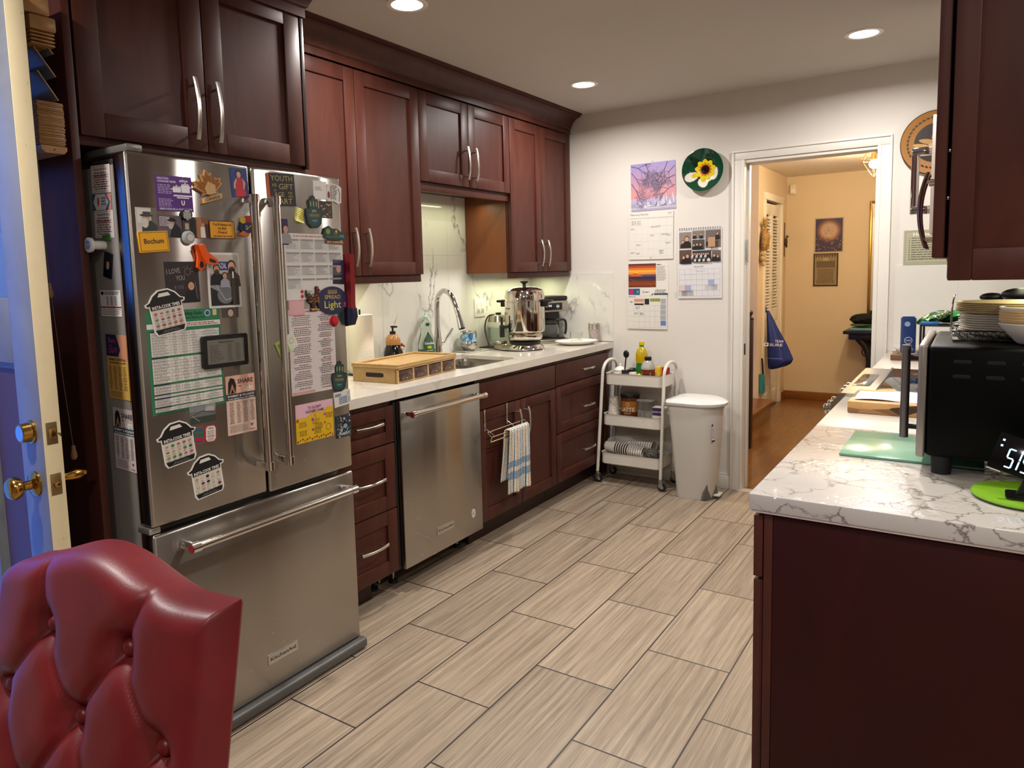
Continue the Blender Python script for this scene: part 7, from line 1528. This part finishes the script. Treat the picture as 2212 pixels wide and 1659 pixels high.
digit('5',-.050,-.026,.014,.040); digit('1',-.034,-.026,.008,.040); digit('9',-.022,-.026,.016,.040); digit('8',.014,-.026,.009,.018); digit('8',.028,-.026,.009,.018)
for z in (.012,.024): m_.box(-.066,-.062,-.0068,-.0062,z,z+.004)
m_.build('digits',r)

# ---------------------------------------------------------------- hall hanging things
r=thing('tote_bag','royal blue reusable shopping bag hanging from the closet door','bag',(HLX+.0,2.64,.985))
BAG=mat('#0d2a78',.6)
def bagshape(u,v):
    a=u*2*PI; prof=[(0,.012,.010),(.12,.035,.025),(.3,.07,.045),(.6,.12,.085),(.85,.15,.112),(.95,.135,.098),(1,.07,.045)]
    for (v0,w0,d0),(v1,w1,d1) in zip(prof,prof[1:]):
        if v<=v1: q=(v-v0)/(v1-v0); w_=w0+(w1-w0)*q; d_=d0+(d1-d0)*q; break
    wr=1+.05*math.sin(a*6+v*3)
    return (.012+d_*(1+math.cos(a))*wr+.012*v, w_*math.sin(a)*wr+.05*v, -.545*v+.02*math.sin(a)*v)
m_=MB(BAG); m_.grid(bagshape,40,26); m_.build('bag_body',r)
k=Card('back'); k.text('TEAM',.010,.030,.024,'#d0cfd6',.075,'l').text('SURE',-.035,-.006,.026,'#d0cfd6',.115,'l').rect(-.085,-.008,-.045,.026,'#d0cfd6').ell(-.065,.009,.009,.009,'#0d2a78').scrib(-.07,-.125,.085,-.119,1,'#8f9ac0',.5); k.bm.transform(Matrix.Translation((.115,-.158,-.32))@Matrix.Rotation(-.22,4,'X')); k.build('lettering',r)
MB(mat('#0a1c4a',.7)).tube([(.010,-.01,-.02),(.006,.0,.03),(.004,.01,-.02)],.005,8).build('strap',r)
r=thing('teal_pouch','small teal pouch hanging below the blue bag on a dark strap','pouch',(HLX+.004,2.47,.44))
MB(mat('#1d7f8c',.6)).prism([(-.055,-.04),(.055,-.07),(.075,-.21),(.05,-.235),(-.05,-.225)],.002,.028,'x').build('pouch_body',r)
MB(mat('#0c0f14',.7)).tube([(.012,.0,.10),(.016,.01,.02),(.018,.02,-.06),(.016,.03,-.10)],.009,8).build('strap',r)
# dried corn & garlic
r=thing('corn_bundle','bundle of dried corn cobs with husks hung on the hall wall','dried corn',(HLX+.004,2.44,1.70))
CN=NT('corn'); mp=CN.ocoord((1,1,1)); n=CN.n('ShaderNodeTexVoronoi',i_Scale=70.0); CN.l(mp,0,n,'Vector'); bp=CN.n('ShaderNodeBump',i_Strength=1.0,i_Distance=.004); CN.l(n,'Distance',bp,'Height'); CN.l(bp,0,CN.b,'Normal'); rr=CN.ramp(n,'Color',[(.2,'#7a5a30'),(.7,'#a5823f')]); CN.l(rr,0,CN.b,'Base Color'); CN=CN.m
for i in range(5):
    a=-.9+i*.42; MB(CN).tube([(.03,math.sin(a)*.02,.05),(.04+.01*(i%2),math.sin(a)*.075,-.02),(.035,math.sin(a)*.085,-.11),(.03,math.sin(a)*.075,-.15)],[.012,.026,.022,.008],10).build('cob',r)
m_=MB(mat('#8f7434',.8))
for i in range(9): a=-1.2+i*.3; m_.tube([(.03,0,.04),(.035,math.sin(a)*.05,.09),(.03,math.sin(a)*.09,.12+.02*(i%3))],[.004,.008,.002],6)
m_.build('husks',r)
r=thing('garlic_braid','small braid of pale dried garlic hung below the corn bundle','garlic braid',(HLX+.004,2.40,1.52))
GA=mat('#b59a68',.7)
for i,(y,z) in enumerate(((-.02,.0),(.025,-.01),(-.03,-.045),(.01,-.05),(.04,-.055),(.0,-.09))): MB(GA).sphere((.028,y,z),.022,12,(1,1,1.15)).build('bulb',r)
MB(mat('#a8884c',.8)).tube([(.02,0,.0),(.012,0,.06),(.006,.004,.10)],[.010,.006,.003],8).build('stems',r)
r=thing('wall_ornament','narrow dark ornament with a figure on the wall right of the closet','ornament',(HLX+.002,3.40,1.67))
m_=MB(mat('#6a4a1e',.5)).box(0,.008,-.010,.010,-.17,.18,.003).mat(mat('#4a3014',.6)).sphere((.018,0,-.02),.030,12,(.5,.9,1.6)).sphere((.03,0,.035),.013,10).sphere((.02,.02,-.06),.018,10,(.5,1,1)); m_.build('carved_figure',r)
# hats on the console
o=MB(mat('#0e0f0d',.95)); o.grid(bagf(0,0,.062,.115,.095,.055),30,16); o=o.build('black_cap'); o.location=(1.815,3.24,.7655+.045); tag(o,'black knitted cap on the folded cloths on the console table','hat')
o=MB(mat('#4a5a2a',.9)); o.grid(bagf(0,0,0,.10,.08,.018),26,12); o=o.build('olive_cap'); o.location=(1.805,3.225,.7655+.050); tag(o,'olive green cap under the black cap on the console table','hat')
o=MB(mat('#5f8a94',.9)).box(1.70,1.92,3.14,3.34,.7655,.790,.008,3).build('folded_cloth'); tag(o,'folded pale teal cloth at the bottom of the pile on the console table','cloth')

o=MB(mat('#f4f4f2',.12,0,alpha=.16)); o.grid(bagf(0,0,0,.112,.048,.055),34,20); o=o.build('clear_plastic_bag'); o.location=(.785,-.150,T3+.115); tag(o,'clear plastic bag wrapped round the lying paper cups on the cart','bag')
